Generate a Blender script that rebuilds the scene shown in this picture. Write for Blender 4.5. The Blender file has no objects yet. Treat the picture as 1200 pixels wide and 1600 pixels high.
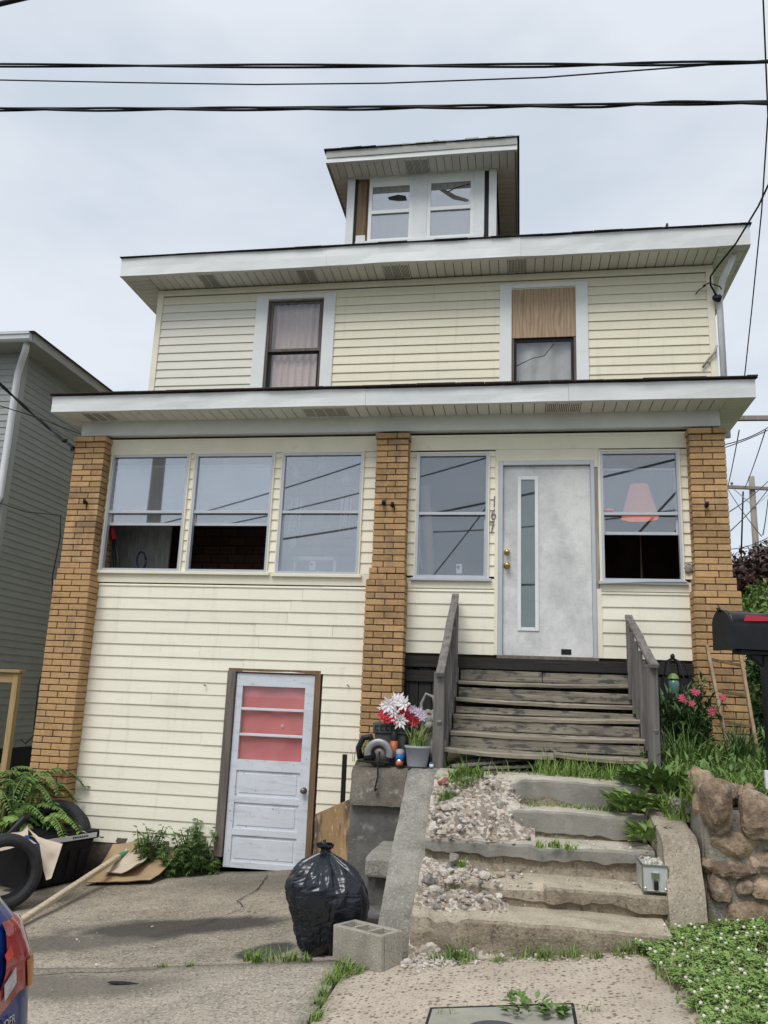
import bpy, bmesh, math, random
from mathutils import Vector, Matrix, noise
R = math.radians
random.seed(11)
scene = bpy.context.scene
COL = scene.collection

# ------------------------------------------------------------------ camera
CAM = Vector((0, 0, 1.65)); FPX = 1275.58
CD = Vector((-0.16527868, 0.96056596, 0.22359785))
CR = Vector((0.98624667, 0.16081837, 0.03814391))
CU = Vector((-0.00068110, -0.22682701, 0.97393483))
cam_d = bpy.data.cameras.new('camera'); cam = bpy.data.objects.new('camera', cam_d); COL.objects.link(cam)
m3 = Matrix((CR, CU, -CD)).transposed()
cam.matrix_world = Matrix.Translation(CAM) @ m3.to_4x4()
cam_d.sensor_fit = 'VERTICAL'; cam_d.sensor_height = 36; cam_d.lens = FPX / 1600 * 36
cam_d.clip_start = 0.05; cam_d.clip_end = 3000
scene.camera = cam
def at(px, py, Y):
    """survey helper: point of the photograph at a known distance Y from the street line"""
    v = CD + CR * ((px - 600) / FPX) - CU * ((py - 800) / FPX)
    return CAM + v * (Y / v.y)

# ------------------------------------------------------------------ sky, sun, exposure
w = bpy.data.worlds.new('World'); scene.world = w; w.use_nodes = True
N = w.node_tree.nodes; L = w.node_tree.links; N.clear()
SUN_EL, SUN_AZ = R(55), R(200)          # azimuth clockwise from +Y: behind the camera, a little to the left
out = N.new('ShaderNodeOutputWorld')
sky = N.new('ShaderNodeTexSky'); sky.sky_type = 'NISHITA'; sky.sun_disc = False
sky.sun_elevation = SUN_EL; sky.sun_rotation = SUN_AZ
b1 = N.new('ShaderNodeBackground'); b1.inputs[1].default_value = 0.1
b2 = N.new('ShaderNodeBackground'); b2.inputs[1].default_value = 1.0
tc = N.new('ShaderNodeTexCoord'); mp = N.new('ShaderNodeMapping'); mp.inputs['Scale'].default_value = (1.0, 1.0, 2.2)
n1 = N.new('ShaderNodeTexNoise'); n1.inputs['Scale'].default_value = 2.6; n1.inputs['Detail'].default_value = 4; n1.inputs['Roughness'].default_value = .5
rp = N.new('ShaderNodeValToRGB')
rp.color_ramp.elements[0].position = .38; rp.color_ramp.elements[0].color = (.455, .503, .562, 1)
rp.color_ramp.elements[1].position = .62; rp.color_ramp.elements[1].color = (.585, .615, .655, 1)
mx = N.new('ShaderNodeMixShader'); mx.inputs[0].default_value = .88
L.new(tc.outputs['Generated'], mp.inputs[0]); L.new(mp.outputs[0], n1.inputs['Vector']); L.new(n1.outputs[0], rp.inputs[0])
L.new(rp.outputs[0], b2.inputs[0]); L.new(sky.outputs[0], b1.inputs[0])
L.new(b1.outputs[0], mx.inputs[1]); L.new(b2.outputs[0], mx.inputs[2]); L.new(mx.outputs[0], out.inputs[0])
sl = bpy.data.lights.new('sun', 'SUN'); sl.energy = 1.45; sl.angle = R(26); sl.color = (1, .975, .94)
so = bpy.data.objects.new('sun', sl); COL.objects.link(so)
sd = Vector((math.sin(SUN_AZ) * math.cos(SUN_EL), math.cos(SUN_AZ) * math.cos(SUN_EL), math.sin(SUN_EL)))
so.rotation_euler = (-sd).to_track_quat('-Z', 'Y').to_euler()
vs = scene.view_settings
vs.view_transform = 'Standard'; vs.look = 'None'; vs.gamma = 1; vs.use_curve_mapping = False; vs.exposure = 0.56
scene.cycles.max_bounces = 8; scene.cycles.transparent_max_bounces = 12

# ------------------------------------------------------------------ helpers: meshes
WL = {}
class MB:
    def __init__(s): s.v = []; s.f = []; s.sm = []
    def face(s, pts, smooth=False):
        i = len(s.v); s.v += [Vector(p) for p in pts]; s.f.append(tuple(range(i, i + len(pts)))); s.sm.append(smooth)
    def box(s, x0, x1, y0, y1, z0, z1, c=0):
        if c <= 0:
            i = len(s.v)
            s.v += [Vector(p) for p in ((x0,y0,z0),(x1,y0,z0),(x1,y1,z0),(x0,y1,z0),(x0,y0,z1),(x1,y0,z1),(x1,y1,z1),(x0,y1,z1))]
            for f in ((0,3,2,1),(4,5,6,7),(0,1,5,4),(1,2,6,5),(2,3,7,6),(3,0,4,7)):
                s.f.append(tuple(i + k for k in f)); s.sm.append(False)
        else:
            s.hexa([(x0,y0,z0),(x1,y0,z0),(x1,y1,z0),(x0,y1,z0),(x0,y0,z1),(x1,y0,z1),(x1,y1,z1),(x0,y1,z1)], c)
        return s
    def hexa(s, P, c=0):
        """a box through eight free corners, chamfered by c"""
        P = [Vector(p) for p in P]
        if c <= 0:
            i = len(s.v); s.v += P
            for f in ((0,3,2,1),(4,5,6,7),(0,1,5,4),(1,2,6,5),(2,3,7,6),(3,0,4,7)):
                s.f.append(tuple(i + k for k in f)); s.sm.append(False)
            return s
        nb = {0:(1,3,4),1:(0,2,5),2:(3,1,6),3:(2,0,7),4:(5,7,0),5:(4,6,1),6:(7,5,2),7:(6,4,3)}   # x, y, z neighbours
        i0 = len(s.v); idx = {}
        for k in range(8):
            d = [(P[n] - P[k]) for n in nb[k]]; d = [q.normalized() * min(c, q.length * .45) for q in d]
            idx[k,'x'] = len(s.v); s.v.append(P[k] + d[1] + d[2])
            idx[k,'y'] = len(s.v); s.v.append(P[k] + d[0] + d[2])
            idx[k,'z'] = len(s.v); s.v.append(P[k] + d[0] + d[1])
        def F(*a): s.f.append(tuple(idx[q] for q in a)); s.sm.append(False)
        for ax, q in (('z',(0,3,2,1)),('z',(4,5,6,7)),('y',(0,1,5,4)),('x',(1,2,6,5)),('y',(2,3,7,6)),('x',(3,0,4,7))): F(*[(k, ax) for k in q])
        for a, b in ((0,1),(3,2),(4,5),(7,6)): F((a,'y'),(a,'z'),(b,'z'),(b,'y'))
        for a, b in ((0,3),(1,2),(4,7),(5,6)): F((a,'x'),(a,'z'),(b,'z'),(b,'x'))
        for a, b in ((0,4),(1,5),(2,6),(3,7)): F((a,'x'),(a,'y'),(b,'y'),(b,'x'))
        for k in range(8): F((k,'x'),(k,'y'),(k,'z'))
        return s
    def bar(s, a, b, wd, th, up=(0,0,1), c=0):
        """a bar of section wd x th from a to b"""
        a = Vector(a); b = Vector(b); d = (b - a).normalized(); up = Vector(up)
        sx = d.cross(up).normalized(); uz = sx.cross(d).normalized()
        h = sx * wd / 2; t = uz * th / 2
        s.hexa([a-h-t, a+h-t, b+h-t, b-h-t, a-h+t, a+h+t, b+h+t, b-h+t], c); return s
    def tube(s, pts, r, n=8, caps=True):
        pts = [Vector(p) for p in pts]; m = len(pts); rr = r if isinstance(r, (list, tuple)) else [r] * m
        i0 = len(s.v); pu = None
        for k, p in enumerate(pts):
            d = (pts[min(k+1, m-1)] - pts[max(k-1, 0)])
            d = d.normalized() if d.length > 1e-9 else Vector((0,0,1))
            if pu is None:
                pu = Vector((0,0,1)) if abs(d.z) < .9 else Vector((1,0,0))
            sx = d.cross(pu)
            if sx.length < 1e-6: sx = d.cross(Vector((0,1,0)))
            sx.normalize(); pu = sx.cross(d).normalized()
            for j in range(n):
                a = 2 * math.pi * j / n; s.v.append(p + (sx * math.cos(a) + pu * math.sin(a)) * rr[k])
        for k in range(m - 1):
            for j in range(n):
                q = i0 + k*n; s.f.append((q+j, q+(j+1)%n, q+n+(j+1)%n, q+n+j)); s.sm.append(True)
        if caps:
            s.f.append(tuple(i0 + j for j in range(n))[::-1]); s.sm.append(False)
            s.f.append(tuple(i0 + (m-1)*n + j for j in range(n))); s.sm.append(False)
        return s
    def lathe(s, prof, o=(0,0,0), n=24, fn=None, ax=None):
        """prof = [(r, z)], turned about z at o; fn(p, a, k) may bend each point; ax = matrix for another axis"""
        o = Vector(o); i0 = len(s.v)
        for k, (r, z) in enumerate(prof):
            for j in range(n):
                a = 2*math.pi*j/n; p = Vector((r*math.cos(a), r*math.sin(a), z))
                if fn: p = fn(p, a, k)
                if ax: p = ax @ p
                s.v.append(o + p)
        for k in range(len(prof)-1):
            for j in range(n):
                q = i0+k*n; s.f.append((q+j, q+(j+1)%n, q+n+(j+1)%n, q+n+j)); s.sm.append(True)
        return s
    def grid(s, nx, ny, fn, smooth=True):
        i0 = len(s.v)
        for j in range(ny+1):
            for i in range(nx+1): s.v.append(Vector(fn(i/nx, j/ny)))
        for j in range(ny):
            for i in range(nx):
                q = i0 + j*(nx+1)+i; s.f.append((q, q+1, q+nx+2, q+nx+1)); s.sm.append(smooth)
        return s
    def blob(s, o, r, sub=2, amp=.2, seed=0, sq=1.0):
        bm = bmesh.new(); bmesh.ops.create_icosphere(bm, subdivisions=sub, radius=1)
        i0 = len(s.v); o = Vector(o); r = Vector(r)
        for v in bm.verts:
            p = v.co.copy()
            if sq != 1.0: p = Vector([math.copysign(abs(c)**sq, c) for c in p])
            k = 1 + amp * noise.noise(v.co * 1.7 + Vector((seed*3.1, seed*1.7, 0)))
            s.v.append(o + Vector((p.x*r.x, p.y*r.y, p.z*r.z)) * k)
        for f in bm.faces: s.f.append(tuple(i0+v.index for v in f.verts)); s.sm.append(sub > 1)
        bm.free(); return s
    def chip(s, o, r, n=9, lo=.62, hi=.9, seed=0, i0=0):
        """knock flat fracture faces off a blob of radii r about o"""
        rs = random.Random(seed*7+3); o = Vector(o); P = []
        for k in range(n):
            v = Vector((rs.gauss(0,1), rs.gauss(0,1), rs.gauss(0,1))).normalized(); P.append((v, rs.uniform(lo, hi)))
        for k in range(i0, len(s.v)):
            q = s.v[k]-o; q = Vector((q.x/r[0], q.y/r[1], q.z/r[2]))
            for v, d in P:
                e = q.dot(v)-d
                if e > 0: q -= v*e
            s.v[k] = o+Vector((q.x*r[0], q.y*r[1], q.z*r[2]))
        for k in range(len(s.sm)): s.sm[k] = False
        return s
    def xf(s, M, i0=0):
        for k in range(i0, len(s.v)): s.v[k] = M @ s.v[k]
        return s
    def mesh(s, name, mat, origin):
        me = bpy.data.meshes.new(name)
        me.from_pydata([tuple(v - origin) for v in s.v], [], s.f)
        me.polygons.foreach_set('use_smooth', s.sm)
        if mat: me.materials.append(mat)
        me.update(); return me
    def build(s, name, mat, parent=None, kind=None, base=False):
        xs = [v.x for v in s.v]; ys = [v.y for v in s.v]; zs = [v.z for v in s.v]
        c = Vector(((min(xs)+max(xs))/2, (min(ys)+max(ys))/2, min(zs) if parent is None else (min(zs)+max(zs))/2))
        o = bpy.data.objects.new(name, s.mesh(name, mat, c)); COL.objects.link(o)
        WL[o] = c
        if parent: o.parent = parent; o.location = c - WL[parent]
        else: o.location = c
        if kind: o['kind'] = kind
        return o
def place(name, me, parent, loc, rot=(0,0,0)):
    o = bpy.data.objects.new(name, me); COL.objects.link(o); loc = Vector(loc); WL[o] = loc
    o.parent = parent; o.location = loc - WL[parent]; o.rotation_euler = rot; return o
def tag(o, label, cat, group=None, kind=None):
    o['label'] = label; o['category'] = cat
    if group: o['group'] = group
    if kind: o['kind'] = kind
    return o
def thing(name, loc, label, cat, group=None):
    o = bpy.data.objects.new(name, None); COL.objects.link(o); o.location = loc; WL[o] = Vector(loc)
    o.empty_display_size = .1
    return tag(o, label, cat, group)
def B(x0, x1, y0, y1, z0, z1, c=0): return MB().box(x0, x1, y0, y1, z0, z1, c)
def text_mesh(name, txt, size, mat, M, parent, extrude=.002):
    cu = bpy.data.curves.new('t', 'FONT'); cu.body = txt; cu.size = size; cu.extrude = extrude; cu.align_x = 'CENTER'
    to = bpy.data.objects.new('t', cu); COL.objects.link(to)
    dg = bpy.context.evaluated_depsgraph_get(); me = bpy.data.meshes.new_from_object(to.evaluated_get(dg))
    bpy.data.objects.remove(to); bpy.data.curves.remove(cu)
    me.transform(M); me.materials.clear(); me.materials.append(mat); me.name = name
    c = sum((v.co for v in me.vertices), Vector()) / max(1, len(me.vertices))
    me.transform(Matrix.Translation(-c))
    return place(name, me, parent, c)

# ------------------------------------------------------------------ helpers: materials
def mk(name, col, rough=.7, var=.12, scale=6., bump=0., bscale=60., metal=0., spec=.3, rnd=0., dirt=None, stretch=(1,1,1), obj=False, detail=5, extra=None, coat=0):
    m = bpy.data.materials.new(name); m.use_nodes = True
    N = m.node_tree.nodes; L = m.node_tree.links; b = N['Principled BSDF']
    b.inputs['Roughness'].default_value = rough; b.inputs['Metallic'].default_value = metal
    b.inputs['Specular IOR Level'].default_value = spec
    if coat: b.inputs['Coat Weight'].default_value = coat; b.inputs['Coat Roughness'].default_value = .05
    if obj: src = N.new('ShaderNodeTexCoord').outputs['Object']
    else: src = N.new('ShaderNodeNewGeometry').outputs['Position']
    mp = N.new('ShaderNodeMapping'); mp.inputs['Scale'].default_value = stretch; L.new(src, mp.inputs[0])
    def nz(sc, dt=detail, ro=.6, vec=None):
        n = N.new('ShaderNodeTexNoise'); n.inputs['Scale'].default_value = sc; n.inputs['Detail'].default_value = dt; n.inputs['Roughness'].default_value = ro
        L.new(vec or mp.outputs[0], n.inputs['Vector']); return n.outputs[0]
    def ramp(fac, a, bb):
        r = N.new('ShaderNodeMapRange'); r.inputs[1].default_value = a; r.inputs[2].default_value = bb; r.clamp = True
        L.new(fac, r.inputs[0]); return r.outputs[0]
    def mix(fac, c0, c1, bt='MIX'):
        x = N.new('ShaderNodeMix'); x.data_type = 'RGBA'; x.blend_type = bt
        for s, q in ((0, fac), (6, c0), (7, c1)):
            if hasattr(q, 'default_value'): L.new(q, x.inputs[s])
            else: x.inputs[s].default_value = q if s == 0 else (*q[:3], 1)
        return x.outputs[2]
    c = mix(ramp(nz(scale), .3, .7), [k*(1-var) for k in col], [min(1, k*(1+var)) for k in col])
    if rnd:
        oi = N.new('ShaderNodeObjectInfo'); r = N.new('ShaderNodeMapRange'); r.inputs[3].default_value = 1-rnd; r.inputs[4].default_value = 1+rnd
        L.new(oi.outputs['Random'], r.inputs[0]); h = N.new('ShaderNodeHueSaturation'); L.new(r.outputs[0], h.inputs['Value']); L.new(c, h.inputs['Color']); c = h.outputs[0]
    for d in (dirt or []):
        dc, dsc, lo, hi = d[:4]; amt = d[4] if len(d) > 4 else 1; st = d[5] if len(d) > 5 else None
        vec = None
        if st:
            m2 = N.new('ShaderNodeMapping'); m2.inputs['Scale'].default_value = st; L.new(src, m2.inputs[0]); vec = m2.outputs[0]
        f = ramp(nz(dsc, 6, .65, vec), lo, hi)
        if amt != 1:
            q = N.new('ShaderNodeMath'); q.operation = 'MULTIPLY'; q.inputs[1].default_value = amt; L.new(f, q.inputs[0]); f = q.outputs[0]
        c = mix(f, c, dc)
    if extra: c = extra(N, L, src, c, mix, nz, ramp)
    L.new(c, b.inputs['Base Color'])
    if bump:
        bp = N.new('ShaderNodeBump'); bp.inputs['Strength'].default_value = min(1, bump); bp.inputs['Distance'].default_value = .01 * max(1, bump)
        L.new(nz(bscale, 4, .6), bp.inputs['Height']); L.new(bp.outputs[0], b.inputs['Normal'])
    return m
def glass(name, refl, tint=(.86,.88,.89), haze=.05, rough=.015, smear=.35):
    """window glass: clear with a film of grime that lights up a little, and a mirror share"""
    m = bpy.data.materials.new(name); m.use_nodes = True; N = m.node_tree.nodes; L = m.node_tree.links; N.clear()
    o = N.new('ShaderNodeOutputMaterial'); t = N.new('ShaderNodeBsdfTransparent'); t.inputs[0].default_value = (*tint, 1)
    g = N.new('ShaderNodeBsdfGlossy'); g.inputs['Roughness'].default_value = rough; g.inputs[0].default_value = (.93,.96,1,1)
    d = N.new('ShaderNodeBsdfDiffuse'); d.inputs[0].default_value = (.55,.56,.56,1)
    p = N.new('ShaderNodeNewGeometry'); nz = N.new('ShaderNodeTexNoise'); nz.inputs['Scale'].default_value = 2.2; nz.inputs['Detail'].default_value = 6
    L.new(p.outputs['Position'], nz.inputs['Vector'])
    r = N.new('ShaderNodeMapRange'); r.inputs[1].default_value = .3; r.inputs[2].default_value = .75; r.inputs[3].default_value = haze*(1-smear); r.inputs[4].default_value = haze*(1+smear*2)
    L.new(nz.outputs[0], r.inputs[0])
    a = N.new('ShaderNodeMixShader'); a.inputs[0].default_value = refl; b = N.new('ShaderNodeMixShader')
    L.new(t.outputs[0], a.inputs[1]); L.new(g.outputs[0], a.inputs[2]); L.new(r.outputs[0], b.inputs[0]); L.new(a.outputs[0], b.inputs[1]); L.new(d.outputs[0], b.inputs[2]); L.new(b.outputs[0], o.inputs[0])
    return m
def stain(cx, cy, rx, ry, ang, col, amt, soft=.35, jag=.35):
    """a spill on the concrete with its own ragged outline (ground coordinates)"""
    def f(N, L, src, c, mix, nz, ramp):
        mp = N.new('ShaderNodeMapping'); mp.vector_type = 'TEXTURE'; mp.inputs['Location'].default_value = (cx, cy, 0); mp.inputs['Rotation'].default_value = (0, 0, ang); mp.inputs['Scale'].default_value = (rx, ry, 60)
        L.new(src, mp.inputs[0]); ln = N.new('ShaderNodeVectorMath'); ln.operation = 'LENGTH'; L.new(mp.outputs[0], ln.inputs[0])
        q = N.new('ShaderNodeMath'); q.operation = 'MULTIPLY_ADD'; q.inputs[1].default_value = jag * 2; L.new(nz(3.2, 5, .6), q.inputs[0]); L.new(ln.outputs['Value'], q.inputs[2])
        r = ramp(q.outputs[0], 1 + jag + soft, 1 + jag - soft)
        k = N.new('ShaderNodeMath'); k.operation = 'MULTIPLY'; k.inputs[1].default_value = amt; L.new(r, k.inputs[0])
        return mix(k.outputs[0], c, col)
    return f
def chain(*fs):
    def f(N, L, src, c, mix, nz, ramp):
        for q in fs: c = q(N, L, src, c, mix, nz, ramp)
        return c
    return f
def pebbles(scale, col, thr, amt):
    def f(N, L, src, c, mix, nz, ramp):
        v = N.new('ShaderNodeTexVoronoi'); v.inputs['Scale'].default_value = scale; L.new(src, v.inputs['Vector'])
        sep = N.new('ShaderNodeSeparateColor'); L.new(v.outputs['Color'], sep.inputs[0])
        a = ramp(v.outputs['Distance'], thr, thr * .6); b = ramp(sep.outputs[0], .55, .6)
        k = N.new('ShaderNodeMath'); k.operation = 'MULTIPLY'; L.new(a, k.inputs[0]); L.new(b, k.inputs[1])
        k2 = N.new('ShaderNodeMath'); k2.operation = 'MULTIPLY'; k2.inputs[1].default_value = amt; L.new(k.outputs[0], k2.inputs[0])
        return mix(k2.outputs[0], c, col)
    return f

M = {}
M['siding_low'] = mk('siding_low', (.87,.825,.68), .5, .03, 3, .06, 200, rnd=.035, dirt=[((.52,.48,.38), 1.4, .54, .72, .30, (7,1,.7)), ((.40,.36,.28), 30, .62, .70, .35),((.46,.42,.32), 2.5, .58, .95, .35)], stretch=(.5,1,3))
M['siding_up'] = mk('siding_up', (.79,.735,.57), .5, .03, 3, .06, 200, rnd=.035, dirt=[((.52,.47,.36), 1.4, .54, .72, .28, (7,1,.7)), ((.40,.36,.28), 30, .62, .70, .35),((.5,.44,.28), 2.5, .58, .95, .3)], stretch=(.5,1,3))
M['siding_pale'] = mk('siding_pale', (.75,.72,.625), .5, .03, 3, .06, 200, rnd=.025, dirt=[((.46,.42,.32), 2.5, .58, .95, .3)], stretch=(.5,1,3))
M['cream'] = mk('cream_trim', (.84,.785,.63), .5, .04, 4, .03, 90, dirt=[((.40,.37,.28), 5, .62, .95, .4)])
M['white_metal'] = mk('white_coil', (.77,.78,.765), .42, .05, 2.5, .25, 3.5, rnd=.03, dirt=[((.42,.43,.41), 3, .58, .9, .45, (.6,1,4))])
M['white_wood'] = mk('white_painted_wood', (.70,.72,.72), .6, .06, 6, .15, 40, dirt=[((.25,.23,.2), 9, .66, .8, .6)])
M['beam'] = mk('grey_white_beam', (.72,.73,.71), .6, .06, 3, .15, 12, dirt=[((.20,.19,.17), 14, .68, .78, .6, (1,1,2.5))])
M['soffit'] = mk('soffit', (.82,.80,.73), .55, .04, 6, 0, 1, rnd=.06, dirt=[((.26,.22,.16), 3.5, .62, .85, .6)])
M['soffit_dark'] = mk('soffit_vent', (.16,.14,.12), .8, .2, 40)
M['brick'] = mk('tan_brick', (.48,.295,.138), .8, .12, 30, .5, 150, rnd=.24, dirt=[((.20,.105,.045), 2.2, .52, .68, .55), ((.60,.42,.24), 40, .54, .66, .4), ((.17,.13,.10), 1.6, .55, .68, .55, (2.5,2.5,.8)), ((.20,.11,.05), 90, .58, .66, .4)])
M['mortar'] = mk('dark_mortar', (.125,.078,.050), .9, .25, 30, .4, 200)
M['roof'] = mk('dark_shingle', (.045,.032,.030), .9, .35, 14, .6, 120)
M['alu'] = mk('aluminium_frame', (.52,.54,.57), .4, .06, 5, 0, 1, metal=.25, dirt=[((.28,.27,.25), 12, .62, .85, .5)])
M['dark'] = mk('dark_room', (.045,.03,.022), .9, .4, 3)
M['room_grey'] = mk('room_grey_board', (.26,.25,.225), .9, .3, 8, stretch=(6,1,.6))
def room_brick(N, L, src, c, mix, nz, ramp):
    mp = N.new('ShaderNodeMapping'); mp.inputs['Rotation'].default_value = (R(90),0,0); L.new(src, mp.inputs[0])
    b = N.new('ShaderNodeTexBrick'); b.inputs['Scale'].default_value = 2.2; b.inputs['Color1'].default_value = (.17,.085,.055,1); b.inputs['Color2'].default_value = (.11,.055,.04,1); b.inputs['Mortar'].default_value = (.05,.035,.03,1)
    L.new(mp.outputs[0], b.inputs['Vector']); return mix(.85, c, b.outputs[0])
M['room_wood'] = mk('room_brown_brick', (.12,.06,.04), .9, .4, 5, extra=room_brick)
M['curtain_pink'] = mk('greyish_pink_curtain', (.78,.63,.58), .9, .10, 5, .3, 120, stretch=(14,1,.4))
M['curtain_white'] = mk('pale_plastic_sheet', (.58,.57,.53), .6, .12, 4, .2, 20)
M['curtain_red'] = mk('salmon_cloth', (.78,.25,.24), .85, .08, 5, .35, 260, dirt=[((.55,.14,.15), 2.5, .45, .7, .5)])
M['glass_bright'] = glass('glass_bright', .30, haze=.05)
M['glass_mid'] = glass('glass_mid', .27, haze=.06)
M['glass_dim'] = glass('glass_dim', .15, haze=.03)
M['glass_up'] = glass('glass_upper', .06, (.93,.93,.93), haze=.02)
M['glass_dorm'] = glass('glass_dormer', .34, haze=.12)
M['glass_door'] = glass('glass_door', .17, (.55,.66,.62), haze=.06)
M['glass_base'] = glass('glass_basement', .04, (.95,.95,.95), haze=.02)
M['door_white'] = mk('dirty_white_door', (.76,.75,.725), .55, .05, 4, .05, 30, dirt=[((.34,.35,.36), 1.7, .44, .66, .60), ((.30,.31,.32), 8, .48, .72, .35), ((.25,.26,.27), 45, .52, .70, .25)])
M['base_door'] = mk('blue_white_door', (.66,.69,.735), .55, .05, 4, .1, 30, dirt=[((.38,.40,.43), 6, .52, .68, .45, (.5,1,3)), ((.10,.09,.08), 30, .645, .665, .7)])
M['brass'] = mk('brass', (.62,.44,.14), .25, .06, 20, 0, 1, metal=1)
M['knob_grey'] = mk('tarnished_knob', (.22,.20,.18), .4, .1, 20, 0, 1, metal=.8)
M['black'] = mk('black_plastic', (.012,.012,.013), .45, .2, 9)
M['black_metal'] = mk('black_iron', (.012,.012,.014), .5, .2, 20)
def woodmat(name, col, ax, dark=(.06,.05,.045), rough=.85, amt=.8, obj=False, paint=None):
    st = [22, 22, 22]; st[ax] = 1.3
    d = [(dark, 1.0, .46, .72, amt, tuple(st))]
    if paint: d.append((paint[0], 5, paint[1], paint[1] + .07, .9, tuple(4 if i != ax else 1.5 for i in range(3))))
    return mk(name, col, rough, .22, 1.6, .6, 3.0, stretch=tuple(st), dirt=d, rnd=.10, obj=obj)
M['wood_x'] = woodmat('weathered_tread', (.285,.25,.195), 0, paint=((.075,.078,.075), .52))
M['wood_nose'] = woodmat('weathered_nosing', (.31,.27,.205), 0)
M['wood_z'] = woodmat('weathered_post', (.17,.155,.145), 2)
M['wood_rail'] = woodmat('weathered_rail', (.22,.20,.18), 1)
M['wood_black'] = woodmat('blackened_plank', (.035,.034,.036), 2, (.012,.012,.013))
M['wood_blackx'] = woodmat('blackened_joist', (.035,.032,.03), 0, (.012,.011,.01))
M['jamb'] = woodmat('grey_jamb', (.17,.145,.125), 2, (.07,.055,.045))
M['jamb_brown'] = woodmat('brown_jamb', (.20,.13,.075), 2, (.07,.045,.03))
M['new_wood'] = woodmat('treated_lumber', (.42,.30,.15), 2, (.27,.18,.085), amt=.5)
M['new_woodx'] = woodmat('treated_lumber_flat', (.42,.29,.14), 0, (.27,.18,.085), amt=.5)
M['pale_wood'] = woodmat('pale_pole', (.50,.42,.30), 0, (.33,.27,.19), amt=.5, obj=True)
M['ladder'] = woodmat('ladder_wood', (.42,.30,.19), 2, (.2,.13,.08))
def ply_extra(N, L, src, c, mix, nz, ramp):
    mp = N.new('ShaderNodeMapping'); mp.inputs['Scale'].default_value = (4.5, 1, .9); L.new(src, mp.inputs[0])
    wv = N.new('ShaderNodeTexWave'); wv.wave_type = 'BANDS'; wv.bands_direction = 'X'; wv.inputs['Scale'].default_value = 1.5; wv.inputs['Distortion'].default_value = 11; wv.inputs['Detail'].default_value = 2; wv.inputs['Detail Scale'].default_value = 1.1
    L.new(mp.outputs[0], wv.inputs['Vector']); return mix(ramp(wv.outputs['Fac'], .5, 1.3), c, (.27,.165,.10))
M['plywood'] = mk('weathered_plywood', (.44,.32,.215), .8, .12, 4, .2, 30, stretch=(8,1,.7), extra=ply_extra)
M['plywood_old'] = mk('water_stained_plywood', (.38,.24,.11), .7, .25, 2.5, .2, 30, dirt=[((.08,.055,.04), 3.2, .47, .58, .85, (1,1,.6)), ((.55,.47,.34), 16, .58, .64, .7)])
M['concrete'] = mk('old_concrete', (.30,.285,.245), .9, .2, 7, .9, 70, dirt=[((.12,.112,.095), 3, .48, .66, .65), ((.50,.47,.40), 55, .53, .62, .5), ((.09,.08,.07), 75, .57, .64, .6)])
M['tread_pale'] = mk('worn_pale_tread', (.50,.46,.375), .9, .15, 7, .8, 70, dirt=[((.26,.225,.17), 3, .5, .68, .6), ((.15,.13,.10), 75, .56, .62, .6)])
M['tread_tan'] = mk('worn_tan_tread', (.47,.405,.305), .9, .15, 7, .8, 70, dirt=[((.24,.20,.15), 3, .5, .68, .6), ((.15,.125,.095), 70, .55, .61, .65)])
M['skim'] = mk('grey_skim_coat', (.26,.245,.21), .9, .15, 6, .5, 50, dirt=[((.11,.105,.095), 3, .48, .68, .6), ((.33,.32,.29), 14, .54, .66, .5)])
M['aggregate'] = mk('exposed_core', (.29,.24,.175), .95, .25, 9, 1, 70, dirt=[((.10,.08,.06), 40, .54, .62, .7), ((.44,.38,.29), 55, .55, .62, .6), ((.12,.10,.075), 3, .5, .66, .5)])
M['concrete_tan'] = mk('old_concrete_tan', (.37,.315,.24), .9, .2, 7, 1, 60, dirt=[((.14,.115,.085), 2.5, .48, .68, .6), ((.54,.48,.39), 50, .53, .62, .55), ((.11,.09,.07), 70, .56, .64, .65)])
M['concrete_dark'] = mk('damp_concrete', (.155,.15,.14), .85, .25, 4, .6, 50, dirt=[((.06,.055,.05), 2.2, .46, .66, .7), ((.40,.39,.37), 9, .55, .68, .5), ((.30,.22,.12), 3.5, .58, .68, .5)])
M['concrete_cap'] = mk('concrete_cap', (.21,.185,.15), .9, .2, 5, .8, 60, dirt=[((.08,.06,.045), 3, .46, .64, .7), ((.46,.44,.40), 18, .56, .66, .6), ((.06,.05,.04), 70, .57, .64, .5)])
M['block'] = mk('cinder_block', (.42,.39,.32), .95, .15, 20, 1, 140, dirt=[((.20,.18,.14), 5, .48, .66, .55), ((.14,.12,.10), 90, .56, .63, .6), ((.6,.57,.5), 60, .56, .64, .5)])
M['stone'] = mk('field_stone', (.30,.22,.15), .9, .4, 9, 1.6, 34, rnd=.38, dirt=[((.10,.068,.05), 5, .48, .62, .7), ((.50,.38,.24), 8, .54, .66, .6), ((.30,.29,.26), 4, .55, .64, .5), ((.07,.05,.04), 50, .57, .63, .6)])
M['stone_mortar'] = mk('wall_mortar', (.29,.255,.21), .95, .2, 12, 1, 90, dirt=[((.12,.10,.08), 3, .48, .66, .6), ((.45,.41,.35), 50, .54, .62, .5), ((.08,.07,.06), 60, .57, .63, .6)])
M['rubble'] = mk('rubble', (.58,.54,.48), .9, .3, 30, .6, 90, dirt=[((.28,.22,.165), 12, .46, .6, .7)])
M['rubble_tan'] = mk('rubble_tan', (.40,.315,.235), .9, .3, 30, .6, 90, dirt=[((.20,.15,.11), 12, .46, .6, .7)])
M['rubble_grey'] = mk('rubble_grey', (.30,.285,.26), .9, .3, 30, .6, 90, dirt=[((.14,.125,.11), 12, .46, .6, .7)])
M['dirt'] = mk('dirt', (.15,.125,.095), .95, .3, 10, 1, 60, dirt=[((.34,.30,.24), 40, .52, .60, .7)])
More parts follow.
